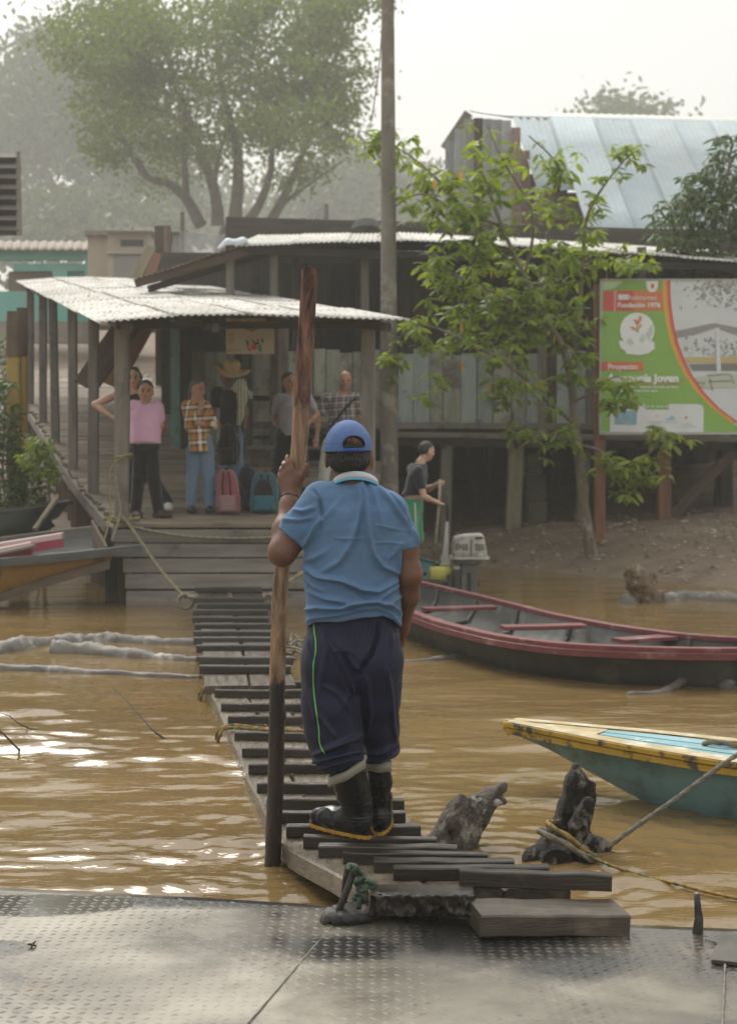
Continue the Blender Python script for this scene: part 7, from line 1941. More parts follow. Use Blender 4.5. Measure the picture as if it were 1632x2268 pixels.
def make_main_man():
    YM = 5.92
    q = lambda x, y, Y=YM: np.array(P(x, y, Y))
    mm = YM / F_PX
    t = thing('person', (P(785, 1866, 5.98).x, 5.98, 0.155), 'man in blue polo, blue cap and rubber boots standing on the gangplank', 'person')
    # ---- body: one continuous surface
    lo = q(575, 1880) + [0, -0.30, -0.05]; hi = q(960, 920) + [0, 0.42, 0.03]
    s = Sdf(lo, hi, 0.0046)
    hc = q(773, 1000, 5.95)
    s.ell(hc + [0, -0.002, 0.012], (0.077, 0.090, 0.096), 0.02)
    s.ell(hc + [0, 0.035, -0.055], (0.062, 0.062, 0.07), 0.03)
    s.ell(hc + [0, 0.075, -0.105], (0.03, 0.025, 0.025), 0.03)
    s.cone(hc + [0, 0.092, -0.02], hc + [0, 0.110, -0.045], 0.010, 0.016, 0.015)               # nose
    s.ell(hc + [0, 0.088, -0.075], (0.025, 0.014, 0.012), 0.01)                                # lips
    for sx in (-1, 1):
        s.ell(hc + [sx*0.030, 0.088, 0.004], (0.022, 0.012, 0.010), 0.01)                      # brow
        s.ell(hc + [sx*0.031, 0.092, -0.014], (0.013, 0.010, 0.011), 0.006, 's')               # eye socket
        e = hc + [sx*0.084, 0.005, -0.030]                                                      # ear
        s.ell(e, (0.011, 0.021, 0.034), 0.008); s.ell(e + [sx*0.010, 0.004, 0.004], (0.006, 0.011, 0.019), 0.005, 's')
    s.chain([q(783, 1030, 5.95), q(788, 1075, 5.93)], [0.058, 0.066], 0.03)
    s.cone(q(705, 1120), q(868, 1138), 0.042, 0.042, 0.04)
    sections(s, [q(0, y)[2] for y in (1110, 1180, 1260, 1330, 1400, 1470)], [q(x, 0)[0] for x in (788, 785, 780, 782, 780, 778)], [YM]*6, [0.10, 0.145, 0.145, 0.145, 0.14, 0.13], [0.06, 0.09, 0.095, 0.095, 0.085, 0.08], 0.04)
    # legs, inside the trousers
    s.chain([q(735, 1470), q(745, 1600, 5.92), q(755, 1660, 5.92)], [0.085, 0.06, 0.05], 0.03)
    s.chain([q(828, 1470, 5.96), q(838, 1600, 6.03), q(841, 1650, 6.06)], [0.075, 0.055, 0.045], 0.03)
    # left arm up to the pole
    sh, el, wr = q(702, 1118, 5.93), q(628, 1224, 5.90), q(644, 1092, 6.075)
    s.chain([sh, (sh + el) / 2, el], [0.056, 0.055, 0.047], 0.03)
    s.ell(el + [-0.010, -0.004, -0.006], (0.041, 0.044, 0.044), 0.03)
    m1 = el * 0.62 + wr * 0.38 + np.array([-0.008, 0, 0])
    s.chain([el + [-0.006, 0.01, 0.01], m1, el * 0.2 + wr * 0.8, wr], [0.046, 0.0405, 0.0315, 0.0285], 0.03, )
    # hand: back of the hand towards the viewer, fingers round the pole
    YH = 6.085
    hz = lambda zx, zy, Y=YH: q(602.5 + 0.0781 * zx, 974.6 + 0.0781 * zy, Y)
    kn = {'index': hz(555, 850), 'middle': hz(435, 915), 'ring': hz(330, 1000), 'pinky': hz(255, 1105)}
    base = hz(500, 1400, YH - 0.004)
    for k_, p_ in kn.items(): s.cone(base + (p_ - hz(420, 960)) * np.array([0.5, 0.3, 0.15]), p_, 0.0185, 0.0128, 0.018)
    s.cone(wr, base + np.array([0.003, 0, 0.01]), 0.028, 0.026, 0.02)
    s.cone(hz(520, 1250), hz(720, 1010), 0.020, 0.014, 0.02)
    fr = 0.0088
    s.chain([kn['index'], hz(470, 640, YH + 0.008), hz(430, 540, YH + 0.02), hz(440, 460, YH + 0.03)], [0.0118, 0.0104, 0.0094, 0.0084], 0.005)
    s.chain([kn['middle'], hz(345, 720, YH + 0.006), hz(345, 655, YH + 0.026), hz(420, 650, YH + 0.045)], [0.0115, 0.0104, 0.0096, 0.0085], 0.005)
    s.chain([kn['ring'], hz(265, 860, YH + 0.006), hz(275, 800, YH + 0.028), hz(370, 800, YH + 0.048)], [0.0110, 0.0098, 0.0092, 0.008], 0.005)
    s.chain([kn['pinky'], hz(212, 1010, YH + 0.004), hz(222, 965, YH + 0.022), hz(310, 970, YH + 0.042)], [0.0100, 0.0086, 0.0080, 0.007], 0.005)
    s.chain([hz(690, 1230), hz(810, 1060, YH + 0.002), hz(905, 880, YH + 0.008), hz(965, 740, YH + 0.016), hz(985, 705, YH + 0.018)], [0.021, 0.0165, 0.0125, 0.0112, 0.0085], 0.008)
    # right arm hanging
    sh2, el2, wr2 = q(876, 1150, 5.91), q(907, 1272, 5.90), q(889, 1392, 6.02)
    s.chain([sh2, (sh2 + el2) / 2 + [0.004, 0, 0], el2], [0.052, 0.051, 0.045], 0.03)
    s.chain([el2, el2 * .6 + wr2 * .4 + [0.006, 0, 0], wr2], [0.044, 0.040, 0.028], 0.03)
    hb = q(880, 1425, 6.05)
    s.chain([wr2, hb], [0.027, 0.028], 0.02)
    for k in range(4):
        a = hb + np.array([-0.002 + 0.004*k, -0.028 + 0.019*k, -0.02])
        s.chain([a, a + [-0.005, 0.004, -0.035], a + [-0.018, 0.006, -0.062 + 0.006*abs(k-1.5)]], [0.0105, 0.009, 0.0078], 0.005)
    s.chain([hb + [-0.005, 0.025, 0.015], hb + [-0.014, 0.05, -0.012], hb + [-0.020, 0.056, -0.035]], [0.014, 0.011, 0.009], 0.006)
    s.obj('body', MAT['skin_man'], t, 1)

    # ---- polo shirt
    s = Sdf(q(600, 1420) + [0, -0.22, 0], q(945, 1040) + [0, 0.26, 0], 0.0048)
    ys = [1082, 1100, 1130, 1170, 1210, 1250, 1290, 1330, 1362, 1402]
    lf = [745, 712, 694, 676, 668, 668, 672, 676, 676, 677]; rt = [832, 862, 884, 892, 893, 889, 886, 888, 890, 888]
    sections(s, [q(0, y)[2] for y in ys], [q((a + b) / 2, 0)[0] for a, b in zip(lf, rt)], [YM+.01, YM+.01, YM, YM, YM, YM, YM, YM, YM, YM],
             [(b - a) / 2 * mm for a, b in zip(lf, rt)], [0.065, 0.085, 0.105, 0.12, 0.125, 0.127, 0.128, 0.132, 0.136, 0.137], 0.03, 2.25)
    s.cone(q(770, 1092), q(712, 1106), 0.052, 0.056, 0.045); s.cone(q(800, 1092), q(858, 1120), 0.052, 0.052, 0.045)
    s.cone(q(712, 1112), el * .50 + sh * .50, 0.072, 0.073, 0.045); s.cone(el * .5 + sh * .5, el * .80 + sh * .2, 0.071, 0.0665, 0.02)
    s.cone(q(866, 1138), el2 * .35 + sh2 * .65, 0.063, 0.063, 0.045); s.cone(el2 * .35 + sh2 * .65, el2 * .8 + sh2 * .2 + [0.006, 0, 0], 0.063, 0.061, 0.02)
    s.cone(q(788, 1048), q(788, 1000), 0.062, 0.062, 0.01, 's')
    # sleeve openings
    for (a, b, f, r_) in ((sh, el, 0.70, 0.060), (sh2, el2, 0.665, 0.0565)):
        d = (b - a) / np.linalg.norm(b - a); c = a + (b - a) * f
        s.plane(c, d, 'i', c - 0.12, c + 0.12 + np.maximum(0, d) * 0.05) if False else None
    V = None
    def cut(c, d, R):
        S, X, Y, Z = s.sl(c - R, c + R)
        pd = (X - c[0]) * d[0] + (Y - c[1]) * d[1] + (Z - c[2]) * d[2]
        rad = np.sqrt((X - c[0])**2 + (Y - c[1])**2 + (Z - c[2])**2)
        a = s.A[S]; s.A[S] = np.where(rad < R, np.maximum(a, pd.astype(np.float32)), a)
    d1 = (el - sh) / np.linalg.norm(el - sh); c1 = sh + (el - sh) * 0.70
    cut(c1 + d1 * 0.055, d1, 0.085) if False else None
    dl = np.array(P(668, 1208, 5.90)) - np.array(P(616, 1168, 5.90)); nl = np.cross(dl, [0, 1, 0]); nl /= np.linalg.norm(nl)
    if nl[2] > 0: nl = -nl
    cl_ = (np.array(P(668, 1208, 5.90)) + np.array(P(616, 1168, 5.90))) / 2
    S, X, Y, Z = s.sl(q(560, 1330) + [0, -.25, 0], q(671, 1120) + [0, .25, 0])
    pd = (X - cl_[0]) * nl[0] + (Y - cl_[1]) * nl[1] + (Z - cl_[2]) * nl[2]
    s.A[S] = np.where(X < q(672 - 0, 0)[0], np.maximum(s.A[S], pd), s.A[S]).astype(np.float32)
    zc = q(0, 1214)[2]
    S, X, Y, Z = s.sl(q(893, 1330) + [0, -.25, 0], q(960, 1120) + [0, .25, 0])
    s.A[S] = np.maximum(s.A[S], (zc + (X - q(900, 0)[0]) * 0.12 - Z)).astype(np.float32)
    s.cone(sh * .3 + el * .7, el, 0.058, 0.050, 0.004, 's'); s.cone(sh2 * .38 + el2 * .62, el2, 0.054, 0.05, 0.004, 's')
    # hem: higher in the middle of the back, hanging lower at the sides
    S, X, Y, Z = s.sl(q(600, 1430) + [0, -.25, 0], q(945, 1340) + [0, .25, 0])
    xp = W_PX/2 + F_PX * X / YM
    hy = np.interp(xp, [660, 680, 700, 750, 800, 850, 872, 895], [1398, 1388, 1374, 1371, 1362, 1359, 1372, 1398])
    hzv = CAM_Z - (hy - HORIZON) * YM / F_PX
    s.A[S] = np.maximum(s.A[S], hzv - Z).astype(np.float32)
    z2 = lambda zx, zy: (567 + .25 * zx, 886 + .25 * zy)
    L = lambda pts, a, w: ([z2(*p) for p in pts], a, w)
    folds = [
        L([(930,730),(975,850),(990,1000),(1000,1200),(1040,1370),(1120,1480),(1270,1540)], 0.010, 7),
        L([(1010,740),(1060,860),(1090,1000),(1120,1150)], 0.004, 8),
        L([(900,740),(930,900),(900,1080),(840,1280),(740,1430),(560,1540)], 0.007, 9),
        L([(760,880),(660,1000),(560,1120)], 0.003, 10),
        L([(1080,790),(1190,900),(1290,1050),(1370,1170)], 0.008, 7),
        L([(1180,830),(1280,930),(1350,1060)], 0.005, 6),
        L([(600,1030),(520,1150),(430,1290)], 0.010, 8),
        L([(560,900),(590,1040),(560,1150)], -0.006, 7),
        L([(340,980),(420,990),(520,950)], 0.006, 7),
        L([(250,1060),(380,1070),(500,1040)], 0.005, 6),
        L([(430,1480),(560,1570),(760,1600),(930,1680),(1080,1700),(1270,1590)], 0.010, 7),
        L([(430,1560),(520,1640),(600,1700)], 0.006, 8),
        L([(480,1700),(620,1760),(800,1790),(960,1830)], 0.007, 8),
        L([(1270,1640),(1150,1720),(1060,1790)], 0.005, 7),
        L([(1280,1740),(1180,1800),(1080,1830)], 0.006, 6),
        L([(800,1650),(900,1690),(980,1760)], -0.005, 7),
        L([(440,1860),(560,1840),(760,1850),(900,1800),(1050,1790),(1200,1830),(1290,1900)], 0.011, 7),
        L([(445,1960),(520,1930),(760,1900),(900,1860),(1060,1840),(1180,1880),(1270,1980)], 0.005, 5),
        L([(1050,1110),(1200,1140),(1350,1165)], 0.002, 3), L([(1040,1270),(1180,1262),(1300,1272)], 0.0025, 3), L([(700,1225),(860,1230),(1000,1222)], 0.0018, 3),
        L([(500,790),(560,860),(585,960),(600,1060)], -0.004, 3.0),
        L([(1330,1000),(1370,1120),(1360,1230)], -0.004, 3.5),
        L([(1390,1150),(1420,1230),(1440,1290)], 0.004, 5),
        L([(440,1420),(520,1400),(640,1330)], 0.004, 9),
        L([(1180,1400),(1240,1330),(1300,1260)], 0.004, 9),
    ]
    def back_form(V, N):
        x, y = to_px(V)
        g = np.exp(-((x - 735) / 30) ** 2 - ((y - 1135) / 38) ** 2) + np.exp(-((x - 848) / 30) ** 2 - ((y - 1150) / 38) ** 2)
        sp = np.exp(-((x - 795) / 13) ** 2) * np.clip((y - 1090) / 60, 0, 1) * np.clip((1330 - y) / 60, 0, 1)
        w = np.clip(-N[:,1], 0, 1)
        return w * (0.010 * g - 0.008 * sp)
    o, V, F = cloth_obj(s, 'polo_shirt', MAT['polo'], t, folds, 0.0026, (7, 7, 9), 3, 2, back_form)
    # hem and sleeve stitching
    # ---- collar with a cyan edge
    def ring(name, mat, zoff, hgt, dr, th):
        c = np.array(P(787, 1060, 5.935)); Vr = []; n = 56; prof = 4
        for k in range(n):
            a = 2 * math.pi * k / n
            x, y = math.cos(a), math.sin(a)
            drop = 0.024 * (1 + y) * 0.5 * 2.2 + 0.010 * abs(x) ** 2
            z0 = c[2] + 0.030 - drop + zoff
            fl = 0.010
            for (dz, rr) in ((0, -dr - th), (0, -dr), (-hgt, fl * hgt / .027 - dr), (-hgt, fl * hgt / .027 - dr - th)):
                Vr.append((c[0] + x * (0.083 + rr) , c[1] + y * (0.078 + rr), z0 + dz))
        Fr = []
        for k in range(n):
            k2 = (k + 1) % n
            for j in range(4): Fr.append([k*4+j, k*4+(j+1)%4, k2*4+(j+1)%4, k2*4+j])
        return world_obj(name, Vr, Fr, mat, t, True)
    ring('collar', MAT['collar'], 0.0, 0.027, 0.0, 0.006)
    o2 = ring('collar_edge', MAT['cyan'], -0.0275, 0.0045, -0.0105, 0.006)
    # ---- trousers
    s = Sdf(q(640, 1740) + [0, -0.24, 0], q(910, 1350) + [0, 0.30, 0], 0.005)
    ys = [1352, 1380, 1410, 1450, 1490, 1515]; lf = [684, 680, 675, 671, 670, 672]; rt = [880, 882, 885, 885, 884, 882]
    sections(s, [q(0, y)[2] for y in ys], [q((a + b) / 2, 0)[0] for a, b in zip(lf, rt)], [YM + .01]*4 + [YM + .02]*2, [(b - a) / 2 * mm for a, b in zip(lf, rt)], [0.118, 0.126, 0.134, 0.142, 0.140, 0.12], 0.04, 2.2)
    s.ell(q(730, 1460, 5.865), (0.095, 0.085, 0.10), 0.05); s.ell(q(832, 1460, 5.885), (0.088, 0.085, 0.10), 0.05)
    s.chain([q(733, 1480, 5.90), q(732, 1560, 5.90), q(738, 1620, 5.905), q(748, 1672, 5.91), q(752, 1696, 5.91)], [0.107, 0.108, 0.104, 0.093, 0.083], 0.03)
    s.chain([q(828, 1470, 5.91), q(834, 1540, 5.94), q(840, 1610, 5.99), q(845, 1666, 6.045), q(846, 1682, 6.05)], [0.098, 0.085, 0.071, 0.062, 0.054], 0.04)
    s.ell(q(752, 1676, 5.91), (0.086, 0.090, 0.034), 0.015); s.ell(q(846, 1658, 6.05), (0.062, 0.068, 0.030), 0.015)
    # gap between the legs
    s.cone(q(803, 1530, 5.72), q(806, 1720, 5.78), 0.03, 0.02, 0.02, 's')
    # slanted cuffs
    S, X, Y, Z = s.sl(q(640, 1760) + [0, -.3, 0], q(811, 1650) + [0, .3, 0])
    xp = W_PX/2 + F_PX * X / YM
    hy = np.interp(xp, [690, 705, 728, 760, 806], [1682, 1696, 1710, 1700, 1682])
    s.A[S] = np.maximum(s.A[S], CAM_Z - (hy - HORIZON) * YM / F_PX - Z).astype(np.float32)
    S, X, Y, Z = s.sl(q(811, 1760) + [0, -.3, 0], q(920, 1640) + [0, .3, 0])
    xp = W_PX/2 + F_PX * X / 6.05
    s.A[S] = np.maximum(s.A[S], CAM_Z - (np.interp(xp, [810, 885], [1692, 1670]) - HORIZON) * 6.05 / F_PX - Z).astype(np.float32)
    z2b = lambda zx, zy: (567 + .2735 * zx, 1329 + .2735 * zy)
    L2 = lambda pts, a, w: ([z2b(*p) for p in pts], a, w)
    folds = [
        L2([(600,330),(680,480),(760,640),(800,800),(820,960),(850,1100)], 0.007, 8),
        L2([(990,200),(980,320),(930,450),(860,560),(790,640)], -0.008, 6),
        L2([(730,420),(780,520),(840,570)], 0.008, 6), L2([(640,420),(720,410),(800,440)], 0.005, 6),
        L2([(540,230),(570,420),(540,600),(520,760)], 0.004, 9),
        L2([(700,620),(740,760),(700,900)], 0.004, 9), L2([(560,700),(660,760),(760,900)], 0.004, 8),
        L2([(480,1250),(600,1190),(760,1130),(850,1090)], 0.008, 7), L2([(470,1310),(600,1270),(760,1235),(870,1220)], 0.009, 6),
        L2([(500,1370),(620,1330),(760,1290),(870,1290)], 0.007, 5), L2([(640,1250),(760,1180),(840,1160)], -0.006, 5),
        L2([(880,1230),(1000,1220),(1150,1160)], 0.009, 6), L2([(880,1300),(1000,1290),(1140,1240)], 0.008, 6), L2([(890,1350),(1000,1330),(1140,1290)], 0.006, 5),
        L2([(1090,250),(1100,400),(1075,540)], 0.004, 5), L2([(1060,560),(1090,760),(1100,1000),(1140,1160)], 0.005, 7),
        L2([(420,230),(425,380),(470,500)], -0.005, 4), L2([(900,640),(930,900),(900,1100)], 0.006, 7),
        L2([(480,900),(560,1000),(640,1120)], 0.004, 8), L2([(420,700),(470,850),(480,1000)], 0.003, 8),
    ]
    def waist(V, N):
        x, y = to_px(V)
        return 0.003 * np.sin(x * 1.15) * np.exp(-((y - 1372) / 9) ** 2) + 0.002 * np.sin(x * 0.5 + y * 0.12) * np.exp(-((y - 1400) / 18) ** 2)
    o, V, F = cloth_obj(s, 'trousers', MAT['navy'], t, folds, 0.0026, (6, 6, 5), 8, 2, waist)
    bvh = BVHTree.FromPolygons([tuple(v) for v in V], F)
    pts = [surf_pt(bvh, *p, 0.0015) for p in [z2b(*p) for p in ((468,192),(472,260),(482,330),(482,420),(465,520),(463,640),(470,760),(482,860),(496,960),(510,1060),(512,1140),(530,1200),(556,1244))]]
    pts = [p for p in pts if p is not None]
    sp = [surf_pt(bvh, *[float(v[0]) for v in to_px(np.array([p]))], 0.001) or p for p in spline(pts, 6)]
    Vt, Ft = tube_geo(sp, 0.0022, 6); world_obj('piping', Vt, [list(f) for f in Ft], MAT['neon'], t, True)
    for line in ([(1098,245),(1100,330),(1098,430),(1075,545)], [(1075,545),(1110,548),(1130,540)], [(1098,245),(1130,250),(1162,262)]):
        pp = [surf_pt(bvh, *z2b(*p), 0.0008) for p in line]; pp = [p for p in pp if p is not None]
        if len(pp) > 1:
            Vt, Ft = tube_geo(spline(pp, 5), 0.0012, 5); world_obj('pocket_seam', Vt, [list(f) for f in Ft], MAT['navy'], t, True)
    # ---- boots
    def boot(side):
        b = bpy.data.objects.new('boot', None); COL.objects.link(b); b.parent = t
        if side == 'L':
            heel = np.array([P(803, 1872, 5.965).x, 5.965, 0.160]); dirf = np.array([-0.70, 0.714, 0.0]); top = q(768, 1704, 5.91)
            rt_, ra = 0.068, 0.052
        else:
            heel = np.array([P(840, 1852, 6.085).x, 6.095, 0.143]); dirf = np.array([0.05, 0.99, 0.0]); top = q(838, 1690, 6.06)
            rt_, ra = 0.049, 0.043
        side_v = np.array([dirf[1], -dirf[0], 0])
        ank = heel + dirf * 0.030 + [0, 0, 0.11]
        s = Sdf(np.minimum(heel, top) - [0.36, 0.16, 0.05], np.maximum(heel, top) + [0.16, 0.42, 0.06], 0.0042)
        s.chain([top + [0, 0, 0.02], top * .5 + ank * .5 + dirf * 0.004, ank + dirf * 0.004], [rt_, (rt_ + ra) / 2 + 0.002, ra], 0.02)
        s.chain([ank, heel + dirf * 0.035 + [0, 0, 0.045]], [ra, 0.043], 0.03)
        s.chain([heel + dirf * 0.10 + [0, 0, 0.055], heel + dirf * 0.18 + [0, 0, 0.040], heel + dirf * 0.245 + [0, 0, 0.034]], [0.043, 0.040, 0.036], 0.03)
        s.cone(heel + dirf * 0.01 + [0, 0, 0.05], heel + dirf * 0.10 + [0, 0, 0.045], 0.040, 0.042, 0.03)
        s.plane(heel + [0, 0, 0.012], (0, 0, -1), 'i')
        tz = top[2]
        S, X, Y, Z = s.sl(s.lo, s.lo + s.h * s.n)
        s.A[S] = np.maximum(s.A[S], (Z - (tz - (X - top[0]) * 0.0))).astype(np.float32)
        def grooves(V, N):
            h = np.zeros(len(V)); rel = V - heel
            u = rel @ dirf; w = rel @ side_v; z = rel[:,2]
            back = np.exp(-((u + 0.03) / 0.05) ** 2)
            for zz in (0.035, 0.047, 0.059, 0.071): h += 0.003 * np.exp(-((z - zz) / 0.0028) ** 2) * (u < 0.035)
            for (a, b_, c, w_) in ((0.115, 0.5, 0.0, 1), (0.175, 0.9, 0.02, 1)):
                ln = z - (a + b_ * (0.04 - u) * 0.6 + 0.012 * np.sin(u * 40))
                h += 0.0022 * np.exp(-(ln / 0.0028) ** 2)
            ph = np.arctan2((V - ank) @ side_v, (V - ank) @ dirf)
            h += 0.0026 * np.exp(-(((np.abs(ph) - 2.7)) * 0.05 / 0.003) ** 2) * (z > 0.08)
            h += 0.002 * np.exp(-((z - 0.026) / 0.004) ** 2)
            h += 0.005 * np.sin(z * 95 + 0.8) * np.exp(-((z - 0.14) / 0.035) ** 2) * np.clip(u / 0.04, 0, 1)
            return h
        cloth_obj(s, 'boot_upper', MAT['rubber'], b, (), 0.0010, (10, 10, 10), 2, 1, grooves)
        # sole with lugs
        n = 40; Vs = []; Fs = []
        outl = []
        for k in range(n):
            a = 2 * math.pi * k / n
            u = 0.125 + 0.158 * math.cos(a); w = (0.040 + 0.008 * math.cos(a - 0.4)) * math.copysign(abs(math.sin(a)) ** 0.75, math.sin(a))
            outl.append((u, w))
        for (dz, sc) in ((-0.008, 1.0), (0.006, 1.03), (0.010, 1.05), (0.014, 1.05)):
            for (u, w) in outl:
                c = heel + dirf * (0.125 + (u - 0.125) * sc) + side_v * w * sc + np.array([0, 0, dz]); Vs.append(c)
        for j in range(3):
            for k in range(n): Fs.append([j*n + k, j*n + (k+1) % n, (j+1)*n + (k+1) % n, (j+1)*n + k])
        Fs.append(list(range(n))[::-1]); Fs.append([3*n + k for k in range(n)])
        world_obj('sole', Vs, Fs, [MAT['sole'], MAT['rubber']], b, False, [0]*n + [1]*n + [1]*n + [0, 1])
        lug = MB()
        for k in range(0, n, 2):
            u, w = outl[k]; c = heel + dirf * u + side_v * w * 1.04
            lug.box(tuple(c + [-0.005, -0.005, -0.009]), tuple(c + [0.005, 0.005, 0.004]))
        lug.build('lug', MAT['sole'], b)
        # folded-down lining at the top
        Vl = []; Fl = []; n = 40
        tl = (0.34 if side == 'L' else -0.04)
        for k in range(n):
            a = 2 * math.pi * k / n; x, y = math.cos(a), math.sin(a)
            for (rr, dz) in ((rt_ + 0.004, -0.026), (rt_ + 0.005, 0.010), (rt_ - 0.004, 0.012), (rt_ - 0.004, -0.02)):
                wob = 0.002 * math.sin(5 * a)
                Vl.append((top[0] + x * rr, top[1] + y * rr, top[2] + dz + x * tl * 1.6 * rt_ + wob))
        for k in range(n):
            k2 = (k + 1) % n
            for j in range(4): Fl.append([k*4+j, k*4+(j+1)%4, k2*4+(j+1)%4, k2*4+j])
        world_obj('lining', Vl, Fl, MAT['lining'], b, True)
    boot('L'); boot('R')
    # ---- hair
    s = Sdf(hc - [0.12, 0.14, 0.12], hc + [0.12, 0.12, 0.10], 0.003)
    s.ell(hc + [0, -0.004, -0.006], (0.083, 0.1005, 0.092), 0.02)
    s.ell(hc + [0.002, -0.050, -0.040], (0.072, 0.058, 0.042), 0.03)
    S, X, Y, Z = s.sl(s.lo, s.lo + s.h * s.n)
    low = hc[2] - 0.078 + 0.03 * np.clip((np.abs(X - hc[0]) - 0.05) / 0.03, 0, 1)
    fr_ = np.where(Z < hc[2] + 0.02, hc[1] + 0.0 + (Z - hc[2]) * 0.5, hc[1] + 0.2)
    s.A[S] = np.maximum(s.A[S], np.maximum(low - Z, Y - fr_)).astype(np.float32)
    def strands(V, N):
        a = np.arctan2(V[:,0] - hc[0], -(V[:,1] - hc[1]))
        return 0.0022 * np.sin(a * 46 + 3 * np.sin(V[:,2] * 60)) + 0.003 * vnoise(V, 45, 4, 2) - 0.002
    cloth_obj(s, 'hair', MAT['hair_black'], t, (), 0.0, (1,1,1), 1, 1, strands)
    # ---- cap
    cap = bpy.data.objects.new('cap', None); COL.objects.link(cap); cap.parent = t
    cc = q(771, 988, 5.95)
    s = Sdf(cc - [0.13, 0.15, 0.06], cc + [0.13, 0.26, 0.14], 0.0030)
    s.ell(cc + [0, 0, -0.004], (0.0895, 0.108, 0.103), 0.002)
    s.cone(cc + [0, 0, -0.006], cc + [0, 0, -0.022], 0.0885, 0.0895, 0.01, 'u', (1, 1.2))
    s.ell(cc + [0, 0, -0.006], (0.0860, 0.1045, 0.099), 0.002, 's'); s.cone(cc + [0, 0, -0.006], cc + [0, 0, -0.05], 0.0855, 0.0865, 0.004, 's', (1, 1.2))
    S, X, Y, Z = s.sl(s.lo, s.lo + s.h * s.n)
    s.A[S] = np.maximum(s.A[S], (cc[2] - 0.021 + (X - cc[0]) * 0.03) - Z).astype(np.float32)
    oc = np.array(P(783.5, 984, 5.85)); ax_ = 0.0405; az = 0.031
    e = np.sqrt(((X - oc[0]) / ax_) ** 2 + ((Z - oc[2]) / az) ** 2); de = (e - 1) * az
    hole = np.maximum(de, np.maximum(Y - 5.93, oc[2] - 0.020 - Z))
    s.A[S] = np.maximum(s.A[S], -hole).astype(np.float32)
    def seams(V, N):
        a = np.arctan2(V[:,0] - cc[0], V[:,1] - cc[1]); h = np.zeros(len(V))
        for k in range(6): h += -0.0016 * np.exp(-((np.abs(((a - k * math.pi / 3) + math.pi) % (2 * math.pi) - math.pi)) * 0.09 / 0.003) ** 2)
        return h + 0.0016 * vnoise(V, 9, 7, 2) - 0.0012 * np.exp(-((V[:,2] - cc[2] - 0.004) / 0.002) ** 2)
    cloth_obj(s, 'crown', MAT['cap'], cap, (), 0.0, (1,1,1), 1, 1, seams)
    Vb = []; n = 24
    for k in range(n + 1):
        x = -0.041 + 0.082 * k / n
        y = -0.1125 * 1.0 * math.sqrt(max(0.0, 1 - ((x + oc[0] - cc[0]) / 0.0905) ** 2)) 
        for (dy, dz) in ((-0.003, -0.004), (-0.003, 0.009), (0.001, 0.009), (0.001, -0.004)): Vb.append((oc[0] + x, cc[1] + y + dy, cc[2] - 0.017 + dz + x * 0.03))
    Fb = [[k*4+j, k*4+(j+1)%4, (k+1)*4+(j+1)%4, (k+1)*4+j] for k in range(n) for j in range(4)] + [[0,1,2,3], [n*4+3,n*4+2,n*4+1,n*4]]
    world_obj('strap', Vb, Fb, MAT['cap_band'], cap, True)
    mbp = MB()
    for row in (0.0005, 0.005):
        for k in range(8):
            x = -0.030 + 0.0062 * k; y = -0.1125 * math.sqrt(1 - ((x + oc[0] - cc[0]) / 0.0905) ** 2)
            c = Vector((oc[0] + x, cc[1] + y - 0.0035, cc[2] - 0.017 + row + x * 0.03))
            mbp.tube([c, c + Vector((0, -0.0018, 0))], 0.0014, 6)
    mbp.build('stud', MAT['cap_band'], cap)
    mb = MB(); mb.tube([Vector(cc + [0, 0, 0.096]), Vector(cc + [0, 0, 0.101]), Vector(cc + [0, 0, 0.104])], [0.0085, 0.008, 0.004], 10); mb.build('button', MAT['cap_band'], cap, True)
    s = Sdf(cc + [-0.11, 0.04, -0.07], cc + [0.11, 0.22, 0.03], 0.004)
    s.ell(cc + [0, 0.10, -0.022], (0.082, 0.095, 0.006), 0.004)
    s.obj('brim', MAT['cap_band'], cap, 1)
    # ---- beads round the wrist
    wc = el * 0.1 + wr * 0.9; dw = (wr - el) / np.linalg.norm(wr - el); u1 = np.cross(dw, [0, 1, 0]); u1 /= np.linalg.norm(u1); u2 = np.cross(dw, u1)
    mb = MB(); rr_ = random.Random(3)
    for k in range(18):
        a = 2 * math.pi * k / 18
        c = Vector(wc + u1 * 0.0335 * math.cos(a) + u2 * 0.0335 * math.sin(a) + dw * rr_.uniform(-.003, .003))
        mb.tube([c + Vector((0,0,-.005)), c + Vector((0,0,-.002)), c + Vector((0,0,.002)), c + Vector((0,0,.005))], [0.002, 0.0052, 0.0052, 0.002], 7)
    mb.build('bracelet', MAT['dark_wood'], t, True)
    return t
main_man = make_main_man()

